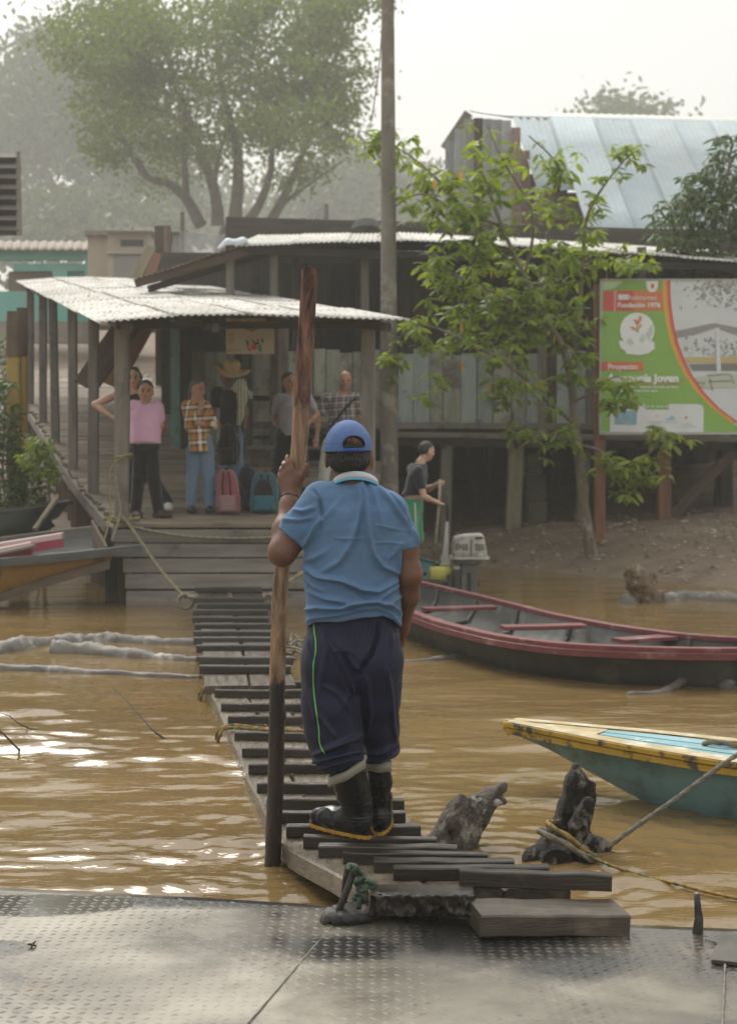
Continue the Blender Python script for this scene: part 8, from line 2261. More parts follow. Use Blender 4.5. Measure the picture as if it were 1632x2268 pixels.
# ---------------------------------------------------------------- the long punting pole he holds
def bark_mat():
    m, n, b = mk('peeled_pole')
    tc = node(n, 'ShaderNodeTexCoord'); sep = node(n, 'ShaderNodeSeparateXYZ'); n.links.new(tc.outputs['Object'], sep.inputs[0])
    mp = node(n, 'ShaderNodeMapping'); mp.inputs['Scale'].default_value = (7, 7, 1.1); n.links.new(tc.outputs['Object'], mp.inputs['Vector'])
    f = noise_(n, mp.outputs[0], 4.0, 7, 0.72, 0.6)
    mp2 = node(n, 'ShaderNodeMapping'); mp2.inputs['Scale'].default_value = (5, 5, 2.2); n.links.new(tc.outputs['Object'], mp2.inputs['Vector'])
    f2 = noise_(n, mp2.outputs[0], 3.0, 5, 0.7, 0.3)
    pale = ramp_(n, f, [(0.36, (0.07, 0.038, 0.022)), (0.47, (0.25, 0.15, 0.085)), (0.56, (0.36, 0.225, 0.13)), (0.68, (0.50, 0.34, 0.21))])
    bark = ramp_(n, f, [(0.38, (0.022, 0.012, 0.009)), (0.50, (0.13, 0.060, 0.038)), (0.59, (0.23, 0.115, 0.073)), (0.67, (0.42, 0.27, 0.18))])
    z = sep.outputs['Z']
    za = node(n, 'ShaderNodeMath', operation='MULTIPLY_ADD', in_1=0.9, in_2=-0.45); n.links.new(f2, za.inputs[0])
    zb = node(n, 'ShaderNodeMath', operation='ADD'); n.links.new(z, zb.inputs[0]); n.links.new(za.outputs[0], zb.inputs[1])
    col = mix_(n, step_(n, zb.outputs[0], 0.66, 0.74), pale, bark)                      # bark left on the upper end
    wet = ramp_(n, f, [(0.3, (0.012, 0.008, 0.007)), (0.7, (0.045, 0.026, 0.019))])
    zc = node(n, 'ShaderNodeMath', operation='MULTIPLY_ADD', in_1=0.06, in_2=0.0); n.links.new(f2, zc.inputs[0])
    zd = node(n, 'ShaderNodeMath', operation='ADD'); n.links.new(z, zd.inputs[0]); n.links.new(zc.outputs[0], zd.inputs[1])
    kd = step_(n, zd.outputs[0], -0.36, -0.345)
    col = mix_(n, kd, wet, col)
    n.links.new(col, b.inputs['Base Color'])
    rr = node(n, 'ShaderNodeMapRange'); rr.inputs['To Min'].default_value = 0.32; rr.inputs['To Max'].default_value = 0.75
    n.links.new(kd, rr.inputs['Value']); n.links.new(rr.outputs[0], b.inputs['Roughness'])
    bp = node(n, 'ShaderNodeBump'); bp.inputs['Strength'].default_value = 1.0; bp.inputs['Distance'].default_value = 0.014
    n.links.new(f, bp.inputs['Height']); n.links.new(bp.outputs[0], b.inputs['Normal'])
    return m
MAT['pole'] = bark_mat()
def make_pole():
    YP = 6.155
    t = thing('punting_pole', tuple(P(603, 1925, YP)), 'thick rough wooden pole held upright in the water by the man in the blue cap', 'pole')
    keys = [(1990, 601, 38), (1925, 603.5, 37), (1850, 606, 36.5), (1750, 610, 36), (1650, 612, 35.5), (1500, 615, 35), (1400, 617.5, 34.5), (1300, 621, 34.5), (1200, 632, 35), (1100, 648, 35.5), (1040, 657, 36), (980, 663, 36.5), (900, 668, 38), (850, 671, 38), (780, 676, 37), (700, 681, 36), (640, 684, 35), (604, 685.5, 34)]
    yy = np.linspace(1990, 604, 130); r = random.Random(3)
    ky = [k[0] for k in keys][::-1]; kx = [k[1] for k in keys][::-1]; kw = [k[2] for k in keys][::-1]
    n = 22; V = []; F = []
    ph = np.array([2 * math.pi * j / n for j in range(n)])
    for i, y in enumerate(yy):
        c = np.array(P(np.interp(y, ky, kx), y, YP)); R = np.interp(y, ky, kw) / 2 * YP / F_PX
        zz = c[2]
        rr = R * (1 + 0.028 * np.sin(3 * ph + zz * 5) + 0.02 * np.sin(5 * ph - zz * 11) + 0.012 * np.sin(9 * ph + zz * 23))
        barkiness = 0.05 if y < 900 else 0.015
        rr = rr * (1 + barkiness * np.sin(7 * ph + 9 * math.sin(zz * 9)) * math.sin(zz * 41 + 2))
        for (yk, pk, ak) in ((870, 4.9, .22), (1585, 6.0, 0.3), (1590, 0.2, .25), (760, 5.4, .12), (1310, 6.2, .12)):
            rr = rr * (1 + ak * np.exp(-((y - yk) / 9) ** 2) * np.exp(-((np.angle(np.exp(1j * (ph - pk)))) / 0.3) ** 2))
        for j in range(n): V.append((c[0] + rr[j] * math.cos(ph[j]), c[1] + rr[j] * math.sin(ph[j]), c[2] + (0.012 * math.cos(ph[j] + 2.2) - 0.010 * math.sin(ph[j]) if i == 129 else 0)))
    for i in range(129):
        for j in range(n): F.append([i*n + j, i*n + (j+1) % n, (i+1)*n + (j+1) % n, (i+1)*n + j])
    F.append([j for j in range(n)][::-1])
    world_obj('shaft', V, F, MAT['pole'], t, True)
    top = np.array(V[-n:]); c = top.mean(0)
    Ve = [tuple(c + (v - c) * 0.999 + [0, 0, 0.0005]) for v in top] + [tuple(c + (v - c) * 0.6 + [0, 0, 0.002]) for v in top] + [tuple(c + [0, 0, 0.002])]
    Fe = [[j, (j+1) % n, n + (j+1) % n, n + j] for j in range(n)] + [[n + j, n + (j+1) % n, 2*n] for j in range(n)]
    world_obj('cut_end', Ve, Fe, M('cut_end', (0.38, 0.29, 0.18), (0.5, 0.4, 0.27), scale=60, vary=0), t, False)
    return t
punting_pole = make_pole()
# ================================================================= the people waiting on the landing, and the man sweeping out the canoe
def plaid(name, bands, per):
    """woven check: the same colour bands along and across the cloth, averaged"""
    m, n, b = mk(name)
    tc = node(n, 'ShaderNodeTexCoord'); mp = node(n, 'ShaderNodeMapping'); n.links.new(tc.outputs['Object'], mp.inputs['Vector']); mp.inputs['Rotation'].default_value = (0, 0.06, 0.5)
    sep = node(n, 'ShaderNodeSeparateXYZ'); n.links.new(mp.outputs[0], sep.inputs[0])
    def prof(out):
        a = node(n, 'ShaderNodeMath', operation='MULTIPLY', in_1=1 / per); n.links.new(out, a.inputs[0])
        f = node(n, 'ShaderNodeMath', operation='FRACT'); n.links.new(a.outputs[0], f.inputs[0])
        r = node(n, 'ShaderNodeValToRGB'); r.color_ramp.interpolation = 'CONSTANT'; e = r.color_ramp.elements
        while len(e) > 1: e.remove(e[-1])
        e[0].position, e[0].color = 0, C4(bands[0][1])
        for p, c in bands[1:]: e.new(p).color = C4(c)
        n.links.new(f.outputs[0], r.inputs['Fac']); return r.outputs['Color']
    n.links.new(mix_(n, 0.5, prof(sep.outputs['X']), prof(sep.outputs['Z'])), b.inputs['Base Color']); b.inputs['Roughness'].default_value = .9
    return m
SK1 = skin('skin_tan', (0.36, 0.19, 0.125), (0.46, 0.26, 0.18)); SK2 = skin('skin_light', (0.44, 0.265, 0.185), (0.54, 0.34, 0.25)); SK3 = skin('skin_brown', (0.14, 0.068, 0.042), (0.20, 0.10, 0.064))
CL = {k: fabric('cloth_' + k, c, tuple(v * 1.2 for v in c), scale=300, bump=.2, blotch=4) for k, c in dict(pink=(0.60, 0.36, 0.50), black=(0.012, 0.012, 0.013), jeans=(0.115, 0.18, 0.25), charcoal=(0.022, 0.020, 0.021), grey=(0.30, 0.29, 0.31), white=(0.56, 0.55, 0.50), green=(0.055, 0.25, 0.12), darknavy=(0.016, 0.018, 0.032), cream=(0.6, 0.55, 0.5), maroon=(0.20, 0.012, 0.05)).items()}
PL1 = plaid('plaid_rust', [(0, (0.44, 0.17, 0.05)), (.24, (0.03, 0.026, 0.022)), (.42, (0.82, 0.78, 0.68)), (.66, (0.03, 0.026, 0.022)), (.80, (0.5, 0.28, 0.06))], .13)
PL2 = plaid('plaid_grey', [(0, (0.46, 0.40, 0.40)), (.34, (0.03, 0.028, 0.034)), (.62, (0.28, 0.23, 0.23)), (.80, (0.03, 0.028, 0.034))], .085)
def stripes_mat():
    m, n, b = mk('striped_scarf'); tc = node(n, 'ShaderNodeTexCoord'); sep = node(n, 'ShaderNodeSeparateXYZ'); n.links.new(tc.outputs['Object'], sep.inputs[0])
    a = node(n, 'ShaderNodeMath', operation='MULTIPLY', in_1=170.0); n.links.new(sep.outputs['X'], a.inputs[0]); s_ = node(n, 'ShaderNodeMath', operation='SINE'); n.links.new(a.outputs[0], s_.inputs[0])
    n.links.new(mix_(n, step_(n, s_.outputs[0], .1, .5), (0.50, 0.48, 0.38), (0.16, 0.17, 0.13)), b.inputs['Base Color']); b.inputs['Roughness'].default_value = .95; return m
HAIR_GREY = M('hair_greying', (0.04, 0.038, 0.036), (0.13, 0.125, 0.12), scale=30, stretch=(2, 2, .4), rough=.6, bump=.5, vary=0)
EYE = paint('eye_dark', (0.012, 0.010, 0.009), .3); LIP = paint('lip', (0.17, 0.062, 0.05), .5)
SHOE = M('shoe_brown', (0.03, 0.018, 0.015), (0.06, 0.036, 0.03), scale=8, rough=.35, vary=0); SNEAK = M('sneaker_white', (0.5, 0.49, 0.46), (0.62, 0.61, 0.58), scale=8, rough=.6, vary=0); SHOE2 = M('shoe_dark', (0.018, 0.019, 0.022), (0.035, 0.036, 0.04), scale=8, rough=.5, vary=0)

def human(label, Y, J, face, skin_m, top, bottom, hair=None, k=1.0, sleeve=.5, hem=None, hair_kind='short', shoes=SHOE, skirt=False, group='people waiting on the landing', belly=0.0, wid=1.0, tank=False, floor=None):
    """J: joints in picture coordinates (x, y[, dY]); face: direction of the face in plan"""
    q = {n: np.array(P(v[0], v[1], Y + (v[2] if len(v) > 2 else 0))) for n, v in J.items()}
    fl = dock_z(Y) if floor is None else floor
    t = thing('person', (float(q['hip'][0]), Y, fl), label, 'person', group)
    fd = np.array([face[0], face[1], 0.0]); fd /= np.linalg.norm(fd); sd = np.array([-fd[1], fd[0], 0])
    allp = np.array(list(q.values())); lo = allp.min(0) - [.22, .28, .2]; hi = allp.max(0) + [.22, .28, .24]
    HC = q['head']
    up = HC - q['neck']; up = up / np.linalg.norm(up); up = up * .4 + np.array([0, 0, .6]); up /= np.linalg.norm(up)
    # ---- body
    s = Sdf(lo, hi, .0085)
    hh = .108 * k
    R_ = np.stack([sd, fd, np.cross(sd, fd)], 1)
    s.ell(HC + up * .02 * k, (.074*k, .092*k, .098*k), .02, R=R_); s.ell(HC + fd * .028*k - up * .05*k, (.058*k, .062*k, .066*k), .03, R=R_)
    s.ell(HC + fd * .058*k - up * .092*k, (.026*k, .022*k, .022*k), .02, R=R_)
    s.cone(HC + fd * .088*k - up * .0*k, HC + fd * .106*k - up * .03*k, .010*k, .015*k, .012)
    for e in (-1, 1):
        s.ell(HC + sd*e*.030*k + fd*.083*k - up*.006*k, (.015*k, .010*k, .009*k), .006, 's', R=R_); s.ell(HC + sd*e*.032*k + fd*.083*k + up*.012*k, (.021*k, .010*k, .008*k), .008, R=R_)
        s.ell(HC + sd*e*.078*k - up*.022*k, (.011*k, .020*k, .032*k), .01, R=R_); s.ell(HC + sd*e*.043*k + fd*.06*k - up*.035*k, (.02*k, .02*k, .02*k), .02, R=R_)
    s.ell(HC + fd*.085*k - up*.062*k, (.024*k, .012*k, .011*k), .008, R=R_)
    s.chain([HC - up*.06*k, q['neck']], [.050*k, .052*k], .03)
    sw = np.linalg.norm(q['shR'] - q['shL'])
    ch = q['neck'] * .62 + q['hip'] * .38; ch[2] = q['neck'][2] * .66 + q['hip'][2] * .34
    s.cone(q['shL'], q['shR'], .050*k, .050*k, .05)
    tz = [q['neck'][2] - .03, q['neck'][2]*.7 + q['hip'][2]*.3, q['neck'][2]*.4 + q['hip'][2]*.6, q['hip'][2], q['hip'][2] - .08]
    tx = [np.interp(z, [q['hip'][2], q['neck'][2]], [q['hip'][0], q['neck'][0]]) for z in tz]; ty = [np.interp(z, [q['hip'][2], q['neck'][2]], [q['hip'][1], q['neck'][1]]) for z in tz]
    rx = [.09*k, .142*k*wid, .138*k*wid, .145*k*wid, .13*k*wid]; ry = [.06*k, .095*k, .10*k, .105*k, .10*k]
    turn = abs(fd[0])                                              # side-on figures show their depth
    RX = [a*(1-turn) + b*turn for a, b in zip(rx, ry)]; RY = [b*(1-turn) + a*turn for a, b in zip(rx, ry)]
    sections(s, tz, tx, ty, RX, RY, .04)
    arms = []
    for e in ('L', 'R'):
        a, b, c = q['sh'+e], q['el'+e], q['wr'+e]
        s.chain([a, (a+b)/2, b], [.048*k, .043*k, .036*k], .03); s.chain([b, b*.6 + c*.4, c], [.036*k, .035*k, .023*k], .02)
        d = (c - b) / np.linalg.norm(c - b); hd = q['ha'+e] - c if 'ha'+e in q else d; hd = hd / np.linalg.norm(hd)
        pv = np.cross(hd, fd); pv = pv / max(np.linalg.norm(pv), .1)
        palm = c + hd * .045*k
        s.cone(c, palm, .022*k, .026*k, .02); s.cone(palm - pv*.012*k, palm + pv*.012*k + hd*.02*k, .020*k, .020*k, .01)
        for j in range(4):
            p0 = palm + pv * (.024 - .016*j)*k + hd*.018*k; l = (.062, .072, .068, .052)[j]*k
            s.chain([p0, p0 + hd*l*.55, p0 + hd*l*.9 + fd*.022*k], [.0092*k, .0085*k, .0075*k], .004)
        s.chain([c + hd*.02*k + pv*.02*k, c + hd*.055*k + pv*.042*k, c + hd*.08*k + pv*.045*k], [.012*k, .010*k, .008*k], .008)
        arms.append((a, b, c))
    for e in ('L', 'R'): s.chain([q['hip'] + (q['kn'+e] - q['hip']) * [.5, 0, .15], q['kn'+e], q['an'+e]], [.075*k, .052*k, .036*k], .04)
    s.obj('body', skin_m, t, 1)
    # ---- top
    s = Sdf(lo, hi, .010)
    hz = q['hip'][2] - .06 if hem is None else P(0, hem, Y)[2]
    tz2 = [q['neck'][2] - .02] + tz[1:4] + [hz]
    tx2 = tx[:4] + [tx[3]]; ty2 = ty[:4] + [ty[3]]
    rx2 = [.095*k, .166*k*wid, .162*k*wid, .163*k*wid, .168*k*wid]; ry2 = [.085*k, .120*k, .118*k + belly, .122*k + belly, .124*k]
    o_ = np.argsort(tz2); keep = [i for i in range(5) if tz2[i] >= hz - 1e-6]
    RX = [a*(1-turn) + b*turn for a, b in zip(rx2, ry2)]; RY = [b*(1-turn) + a*turn for a, b in zip(rx2, ry2)]
    sections(s, [tz2[i] for i in keep], [tx2[i] for i in keep], [ty2[i] for i in keep], [RX[i] for i in keep], [RY[i] for i in keep], .03)
    if not tank:
        s.cone(q['shL']*.9 + q['neck']*.1, q['shR']*.9 + q['neck']*.1, .062*k, .062*k, .05)
        for a, b, c in arms:
            if sleeve <= 1: s.chain([a, a + (b-a)*sleeve], [.066*k, .060*k], .035)
            else: s.chain([a, b, b + (c-b)*min(1, sleeve-1)], [.060*k, .052*k, .042*k], .03)
    s.plane((0, 0, hz), (0, 0, -1), 'i')
    s.ell(q['neck'] + fd*.05 + [0, 0, .03], (.055*k, .055*k, .07*k), .01, 's')
    cloth_obj(s, 'shirt' if not tank else 'tank_top', top, t, (), .005, (5, 5, 4), int(abs(q['hip'][0])*100) % 50 + 1, 2)
    # ---- trousers or skirt
    s = Sdf(lo - [.08, .05, .02], hi + [.08, .05, 0], .010)
    if skirt:
        an = (q['anL'] + q['anR']) / 2; bz = an[2] + .12
        zs = [q['hip'][2] + .10, q['hip'][2], bz]
        sections(s, zs, [q['hip'][0], q['hip'][0], an[0]], [q['hip'][1]]*3, [.15*k, .19*k, .25*k], [.12*k, .15*k, .20*k], .02)
    else:
        sections(s, [q['hip'][2] - .08, q['hip'][2], q['hip'][2] + .10], [q['hip'][0]]*3, [q['hip'][1]]*3, [(.155*(1-turn) + .125*turn)*k*wid]*3, [(.125*(1-turn) + .15*turn)*k]*3, .03)
        for e in ('L', 'R'):
            h0 = q['hip'] + np.array([(q['kn'+e][0] - q['hip'][0]) * .75, (q['kn'+e][1] - q['hip'][1]) * .6, -.06])
            end = q['an'+e] + [0, 0, .02] if bottom is not CL['green'] else q['kn'+e] + [0, 0, .02]
            s.chain([h0, q['kn'+e], end] if bottom is not CL['green'] else [h0, end], [.090*k, .074*k, .062*k] if bottom is not CL['green'] else [.095*k, .10*k], .03)
    if not skirt or True: s.plane((0, 0, (q['anL'][2] + q['anR'][2]) / 2 - .03), (0, 0, -1), 'i')
    cloth_obj(s, 'skirt' if skirt else ('shorts' if bottom is CL['green'] else 'trousers'), bottom, t, (), .006, (6, 6, 2.5), 7, 2)
    # ---- shoes
    for e in ('L', 'R'):
        toe = q['to'+e] if 'to'+e in q else q['an'+e] + fd * .15
        b0 = q['an'+e].copy(); b0[2] = max(fl, q['an'+e][2] - .08) + .035; t0 = toe.copy(); t0[2] = b0[2] - .005
        s = Sdf(np.minimum(b0, t0) - .12, np.maximum(b0, t0) + .14, .009)
        s.chain([b0 - (t0 - b0)*.25, b0 + (t0 - b0)*.35, t0 - (t0 - b0) * .1], [.042*k, .046*k, .036*k], .03); s.cone(b0, b0 + [0, 0, .05], .042*k, .044*k, .03)
        s.plane((0, 0, b0[2] - .034), (0, 0, -1), 'i'); s.obj('shoe', shoes, t, 1)
    # ---- hair and features
    if hair is not None:
        s = Sdf(HC - .2*k - np.array([0, 0, .34*k]), HC + .2*k, .008)
        s.ell(HC + up*.030*k - fd*.012*k, (.083*k, .098*k, .096*k), .02, R=R_)
        S, X, Y_, Z = s.sl(s.lo, s.lo + s.h * s.n)
        f_ = (X - HC[0])*fd[0] + (Y_ - HC[1])*fd[1]; u_ = Z - HC[2]
        cutv = np.maximum(f_ - (-.008*k + np.clip(u_ - .035*k, 0, 1) * 3.2), -(u_ + (.05*k + np.clip(-f_ - .02, 0, .05)*.8)))
        s.A[S] = np.maximum(s.A[S], cutv).astype(np.float32)
        if hair_kind == 'pony':
            s.chain([HC - fd*.085*k + up*.0, HC - fd*.12*k - up*.09*k, HC - fd*.11*k - up*.2*k, HC - fd*.08*k - up*.30*k], [.038*k, .036*k, .030*k, .014*k], .03)
        if hair_kind == 'bun': s.ell(HC - fd*.095*k - up*.01*k, (.04*k, .04*k, .045*k), .02); s.chain([HC - fd*.10*k - up*.03*k, HC - fd*.11*k - up*.14*k], [.04*k, .025*k], .03)
        if hair_kind == 'long':
            for e in (-1, 1): s.chain([HC + sd*e*.072*k - fd*.01*k + up*.01*k, HC + sd*e*.078*k - fd*.02*k - up*.10*k, HC + sd*e*.07*k - fd*.05*k - up*.20*k], [.028*k, .034*k, .03*k], .04)
        s.obj('hair', hair, t, 1, lambda V: V + .004 * vnoise(V, 18, 5, 2)[:,None])
    mb = MB()
    for e in (-1, 1):
        c = Vector(HC + sd*e*.030*k + fd*.084*k - up*.006*k)
        V, F = tube_geo([c - Vector(sd)*.013*k, c - Vector(sd)*.006*k, c + Vector(sd)*.006*k, c + Vector(sd)*.013*k], [.003, .0085*k, .0085*k, .003], 7); world_obj('eye', V, [list(f) for f in F], EYE, t, True)
        if hair is not None:
            c = c + Vector(up)*.022*k + Vector(fd)*.007*k
            V, F = tube_geo([c - Vector(sd)*.018*k, c, c + Vector(sd)*.018*k], [.003, .0065*k, .003], 6); world_obj('eyebrow', V, [list(f) for f in F], EYE, t, True)
    c = Vector(HC + fd*.094*k - up*.062*k); V, F = tube_geo([c - Vector(sd)*.022*k - Vector(fd)*.008*k, c, c + Vector(sd)*.022*k - Vector(fd)*.008*k], [.003, .0066*k, .003], 7); world_obj('mouth', V, [list(f) for f in F], LIP, t, True)
    return t, q, fd, sd, up

# girl half hidden by the front post
human('young woman in dark tank top half hidden by the front canopy post, elbow out', 17.45, dict(head=(296, 836), neck=(292, 868), shL=(262, 872), shR=(322, 874), elL=(211, 896, -.05), wrL=(252, 924, -.12), haL=(268, 932, -.1), elR=(338, 925), wrR=(330, 965), hip=(298, 975), knL=(288, 1050), knR=(330, 1050), anL=(284, 1118), anR=(372, 1114), toL=(286, 1128, -.15), toR=(376, 1128, -.15)), (.12, -1), SK2, CL['charcoal'], CL['darknavy'], MAT['hair_black'], .98, tank=True, hair_kind='long', shoes=SNEAK, wid=.9)
# boy in the pink shirt
tboy, qb, fdb, sdb, upb = human('smiling person in pink shirt and black trousers at the front of the landing', 16.9, dict(head=(324, 866), neck=(322, 892), shL=(297, 900), shR=(349, 902), elL=(287, 940, .05), wrL=(300, 965, .16), elR=(358, 942, .06), wrR=(346, 968, .17), hip=(323, 978), knL=(308, 1060), knR=(340, 1060), anL=(301, 1134), anR=(352, 1133), toL=(312, 1150, -.14), toR=(378, 1148, -.10)), (.1, -1), SK1, CL['pink'], CL['black'], MAT['hair_black'], .98, sleeve=.62, hem=983, belly=.03, wid=1.06)
# woman in checked shirt, hand at her mouth
human('older woman in rust checked shirt and jeans with her hand at her mouth', 17.3, dict(head=(438, 862), neck=(432, 888), shL=(414, 900), shR=(456, 900), elL=(420, 945, -.12), wrL=(444, 905, -.20), haL=(447, 884, -.18), elR=(475, 940, -.06), wrR=(448, 938, -.18), hip=(444, 985), knL=(427, 1060), knR=(462, 1060), anL=(424, 1126), anR=(463, 1126), toL=(428, 1138, -.16), toR=(468, 1138, -.16)), (.75, -.65), SK1, PL1, CL['jeans'], HAIR_GREY, .95, sleeve=1.75, hem=1000, hair_kind='bun', shoes=SHOE2, wid=1.0)
# man under the straw hat
th, qh, fdh, sdh, uph = human('man in wide straw hat and black shirt with striped scarf behind the checked woman', 18.9, dict(head=(506, 832), neck=(508, 862), shL=(478, 868), shR=(538, 870), elL=(470, 915, -.1), wrL=(488, 945, -.2), elR=(544, 912), wrR=(542, 938, -.05), haR=(540, 950, -.05), hip=(512, 950), knL=(500, 1020), knR=(525, 1020), anL=(498, 1086), anR=(528, 1086)), (-.7, -.6), SK3, CL['charcoal'], CL['jeans'], MAT['hair_black'], 1.0, sleeve=.6, shoes=SHOE2)
def straw_hat():
    t = thing('straw_hat', tuple(P(512, 812, 18.85)), 'wide brimmed straw hat tilted on the man in the black shirt', 'hat')
    m = M('straw', (0.40, 0.28, 0.14), (0.54, 0.40, 0.22), scale=24, rough=.9, bump=.4, vary=0)
    c = np.array(P(513, 818, 18.86)); ax = np.array([.22, -.30, .93]); ax /= np.linalg.norm(ax); u = np.cross(ax, [0, 1, 0]); u /= np.linalg.norm(u); v = np.cross(ax, u)
    def lathe(nm, prof, n=28, warp=0):
        V = []; F = []
        for (r_, h) in prof:
            for k in range(n):
                a = 2*math.pi*k/n; w = warp * math.cos(2*a) * max(0, r_ - .1)
                V.append(c + u*r_*math.cos(a)*1.08 + v*r_*math.sin(a) + ax*(h + w))
        for i in range(len(prof)-1):
            for k in range(n): F.append([i*n+k, i*n+(k+1)%n, (i+1)*n+(k+1)%n, (i+1)*n+k])
        world_obj(nm, V, F, m, t, True)
    lathe('brim', [(.085, .0), (.14, -.012), (.21, -.01), (.213, -.004), (.14, -.004), (.086, .008)], warp=.35); lathe('crown', [(.096, .0), (.092, .05), (.084, .095), (.06, .118), (.02, .112), (.001, .110)])
straw_hat()
def scarf():
    s = Sdf(np.array(P(490, 965, 18.6)) - [.1, .2, .05], np.array(P(560, 845, 18.9)) + [.1, .25, .1], .010)
    s.chain([P(522, 862, 18.85), P(532, 850, 18.74), P(538, 880, 18.70), P(534, 915, 18.68), P(530, 938, 18.68)], [.05, .055, .055, .05, .03], .03); s.chain([P(540, 868, 18.74), P(552, 874, 18.70), P(556, 882, 18.70)], [.05, .035, .02], .02)
    o = s.obj('scarf', stripes_mat(), th, 1, lambda V: V + .012 * vnoise(V * np.array([1, 1, .35]), 7, 5, 2)[:,None])
scarf()
human('woman in grey top and long black skirt standing behind the pole, dark ponytail', 19.3, dict(head=(640, 845), neck=(645, 875), shL=(618, 884), shR=(682, 884), elL=(606, 925, .1), wrL=(622, 955, .05), elR=(702, 918, .06), wrR=(680, 940, -.06), hip=(646, 962), knL=(630, 1030), knR=(655, 1030), anL=(622, 1080), anR=(662, 1080)), (.55, -.8), SK1, CL['grey'], CL['black'], MAT['hair_black'], .98, sleeve=.55, hem=966, hair_kind='pony', skirt=True, shoes=SHOE2, wid=1.12)
t6, q6, f6, s6, u6 = human('bald man in grey checked shirt and white trousers with a shoulder strap', 19.9, dict(head=(765, 843), neck=(760, 872), shL=(722, 884), shR=(788, 882), elL=(706, 930), wrL=(702, 968, -.05), elR=(800, 930), wrR=(800, 968), hip=(752, 975), knL=(722, 1030), knR=(772, 1030), anL=(714, 1086), anR=(776, 1086)), (.05, -1), SK1, PL2, CL['white'], None, 1.02, sleeve=.62, hem=990, shoes=SHOE2)
def strap6():
    V, F = tube_geo(spline([P(790, 878, 19.80), P(768, 900, 19.755), P(740, 935, 19.75), P(714, 968, 19.77)], 6), .02, 7, True, flat=.35); world_obj('strap', V, [list(f) for f in F], CL['black'], t6, True)
strap6()
t7, q7, f7, s7, u7 = human('man in navy shirt and green shorts bending over the teal canoe', 17.7, dict(head=(944, 1000, .05), neck=(930, 1024), shL=(912, 1040, .15), shR=(926, 1046, -.16), elL=(946, 1085, .2), wrL=(965, 1074, .1), haL=(974, 1071, .05), elR=(938, 1100, -.2), wrR=(962, 1110, -.12), haR=(973, 1114, -.08), hip=(912, 1122), knL=(920, 1195, .1), knR=(910, 1195, -.1), anL=(916, 1262, .1), anR=(906, 1264, -.1)), (.85, .45), SK2, CL['darknavy'], CL['green'], MAT['hair_black'], .96, sleeve=.55, hem=1096, shoes=SHOE2, group='people by the canoe', floor=.16)
def stick7():
    t = thing('stick', tuple(P(960, 1251, 17.65)), 'long thin stick held upright by the man in green shorts', 'stick')
    V, F = tube_geo([P(974, 1062, 17.70), P(972, 1115, 17.64), P(966, 1180, 17.63), P(960, 1254, 17.62)], [.016, .017, .018, .018], 9); world_obj('shaft', V, [list(f) for f in F], MAT['beam_wood'], t, True)
    V, F = tube_geo([Vector(q7['hip']) + Vector((.03, -.155, .05)), Vector(q7['knR']) + Vector((.05, -.10, .04))], .008, 6, True); world_obj('side_stripe', V, [list(f) for f in F], CL['white'], t7, True)
stick7()

# ---------------------------------------------------------------- rucksacks
def rucksack(label, Y, x0, x1, y0, y1, cm, pm, tilt=0.0, z_rest=True, dz=.13, group='rucksacks on the landing'):
    a, b = np.array(P(x0, y1, Y)), np.array(P(x1, y0, Y)); w, h = b[0] - a[0], b[2] - a[2]; c = (a + b) / 2
    t = thing('rucksack', (float(c[0]), Y, float(a[2])), label, 'rucksack', group)
    s = Sdf(a - [.08, dz + .1, .04], b + [.08, dz + .1, .06], .009)
    zs = [a[2], a[2] + .04, a[2] + h*.3, a[2] + h*.65, a[2] + h*.86, a[2] + h*.97, b[2]]
    sections(s, zs, [c[0] + tilt * (z - a[2]) for z in zs], [Y + .04 * (z - a[2]) / h for z in zs], [w*.44, w*.49, w*.5, w*.46, w*.40, w*.30, w*.2], [dz*.9, dz, dz, dz*.85, dz*.6, dz*.4, dz*.2], .02, 2.8)
    cloth_obj(s, 'bag', cm, t, (), .006, (5, 5, 5), 4, 2)
    s = Sdf(a - [.05, dz + .16, .02], b + [.05, .02, .02], .009)
    pz = [a[2] + .02, a[2] + h*.1, a[2] + h*.36, a[2] + h*.42]
    sections(s, pz, [c[0] + tilt * (z - a[2]) for z in pz], [Y - dz*.95]*4, [w*.30, w*.34, w*.33, w*.28], [.035, .045, .04, .02], .02, 3); s.obj('front_pocket', pm, t, 2)
    for e in (-.16, .16):
        pts = [Vector((c[0] + tilt*h*f + w*e*(1 if f < .8 else .7), Y - dz*(1.04 if f < .6 else .9 - (f - .6) * .9), a[2] + h*f)) for f in (.42, .55, .7, .85, .95)]
        V, F = tube_geo(spline(pts, 4), .010, 6); world_obj('zip', V, [list(f) for f in F], CL['black'], t, True)
    pts = [Vector((c[0] + tilt*h + w*x_, Y + .02, b[2] - .01 + z_)) for x_, z_ in ((-.07, -.02), (-.05, .015), (.05, .015), (.07, -.02))]
    V, F = tube_geo(spline(pts, 5), .009, 6); world_obj('handle', V, [list(f) for f in F], CL['black'], t, True)
    for e in (-1, 1):
        pts = [Vector((c[0] + e*w*.2 + tilt*h*.9, Y + dz*.8, a[2] + h*.88)), Vector((c[0] + e*w*.52, Y + dz*.9, a[2] + h*.5)), Vector((c[0] + e*w*.45, Y + dz*.8, a[2] + h*.08))]
        V, F = tube_geo(spline(pts, 5), .018, 6, True, flat=.4); world_obj('strap', V, [list(f) for f in F], CL['black'], t, True)
    return t
fb = lambda n_, c: fabric('bag_' + n_, c, tuple(v*1.25 for v in c), scale=200, bump=.2, blotch=5)
rucksack('pink and grey rucksack standing on the landing beside the checked woman', 17.25, 481, 534, 1040, 1136, fb('pink', (0.24, 0.08, 0.09)), fb('pink_pale', (0.24, 0.14, 0.14)), -.06)
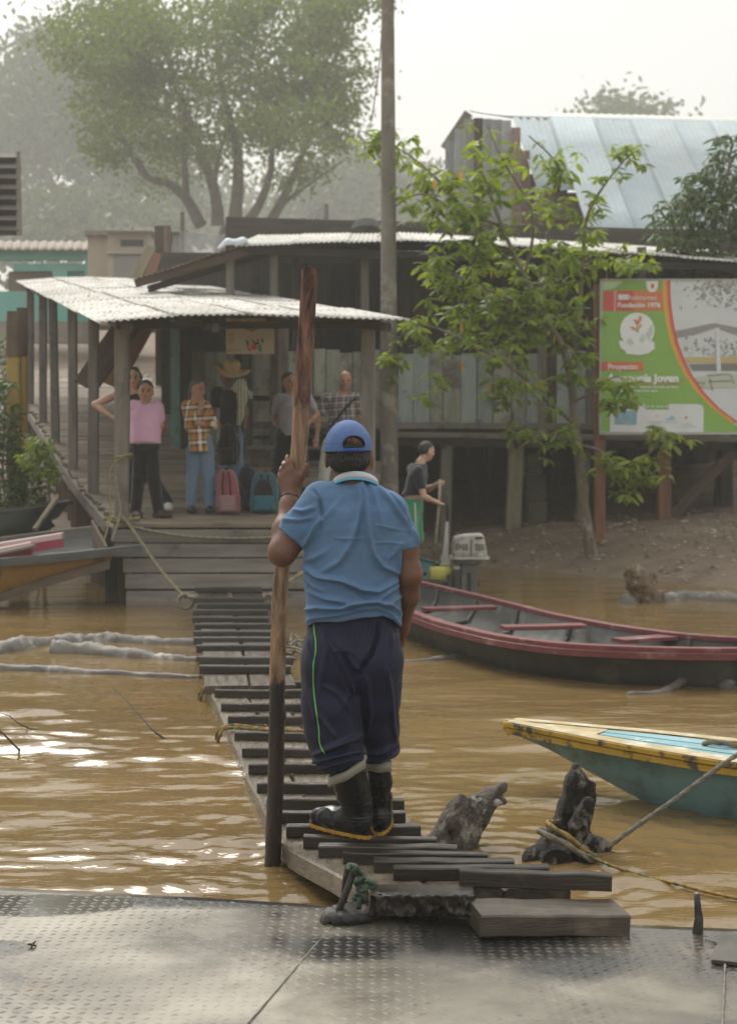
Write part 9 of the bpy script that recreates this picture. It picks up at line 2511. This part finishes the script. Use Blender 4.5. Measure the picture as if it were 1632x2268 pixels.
rucksack('dark navy rucksack standing between the pink and the teal ones', 17.6, 524, 570, 1032, 1126, fb('navy', (0.022, 0.026, 0.05)), fb('navy2', (0.03, 0.034, 0.06)))
rucksack('charcoal rucksack with teal edging standing right of the navy one', 17.3, 553, 618, 1046, 1133, fb('teal', (0.035, 0.09, 0.11)), fb('teal2', (0.03, 0.11, 0.14)), .02)
s_ = rucksack('large black rucksack hanging in front of the man in the straw hat', 18.5, 483, 527, 940, 1030, CL['black'], CL['charcoal'], group='rucksacks on the landing')
def teal_panel():
    a, b = np.array(P(562, 1128, 17.3)), np.array(P(608, 1056, 17.3)); s = Sdf(a - [.03, .26, 0], b + [.03, 0, 0], .008)
    c = (a + b) / 2; s.ell(c + [0, -.118, 0], (.105, .022, .165), .01); s.obj('panel', CL['charcoal'], [o for o in bpy.data.objects if o.get('label', '').startswith('charcoal rucksack')][0], 1)
teal_panel()
def maroon_pack():
    s = Sdf(np.array(P(318, 972, 16.95)) - [.1, .02, .05], np.array(P(372, 890, 17.1)) + [.1, .28, .08], .010)
    s.ell(np.array(P(342, 934, 17.14)), (.135, .09, .19), .02)
    t = thing('rucksack', tuple(P(342, 970, 17.1)), 'crimson rucksack worn on the back of the person in pink', 'rucksack', 'rucksacks on the landing')
    s.obj('bag', CL['maroon'], t, 2, lambda V: V + .006 * vnoise(V, 6, 5, 2)[:,None])
    V, F = tube_geo(spline([P(350, 893, 17.02), P(356, 905, 16.92), P(357, 930, 16.93), P(354, 958, 17.02)], 5), .016, 7, True, flat=.5); world_obj('strap', V, [list(f) for f in F], CL['maroon'], t, True)
maroon_pack()
# ================================================================= morning mist
def make_haze():
    m = bpy.data.materials.new('haze'); m.use_nodes = True; n = m.node_tree; n.nodes.clear()
    v = node(n, 'ShaderNodeVolumePrincipled'); out = node(n, 'ShaderNodeOutputMaterial')
    v.inputs['Color'].default_value = (0.94, 0.945, 0.905, 1); v.inputs['Density'].default_value = HAZE; v.inputs['Anisotropy'].default_value = 0.2
    n.links.new(v.outputs[0], out.inputs['Volume'])
    mb = MB(); mb.box((-320, -70, -2.2), (320, 720, 72.0)); o = mb.build('haze', m); o['kind'] = 'stuff'
HAZE = 0.0020
make_haze()
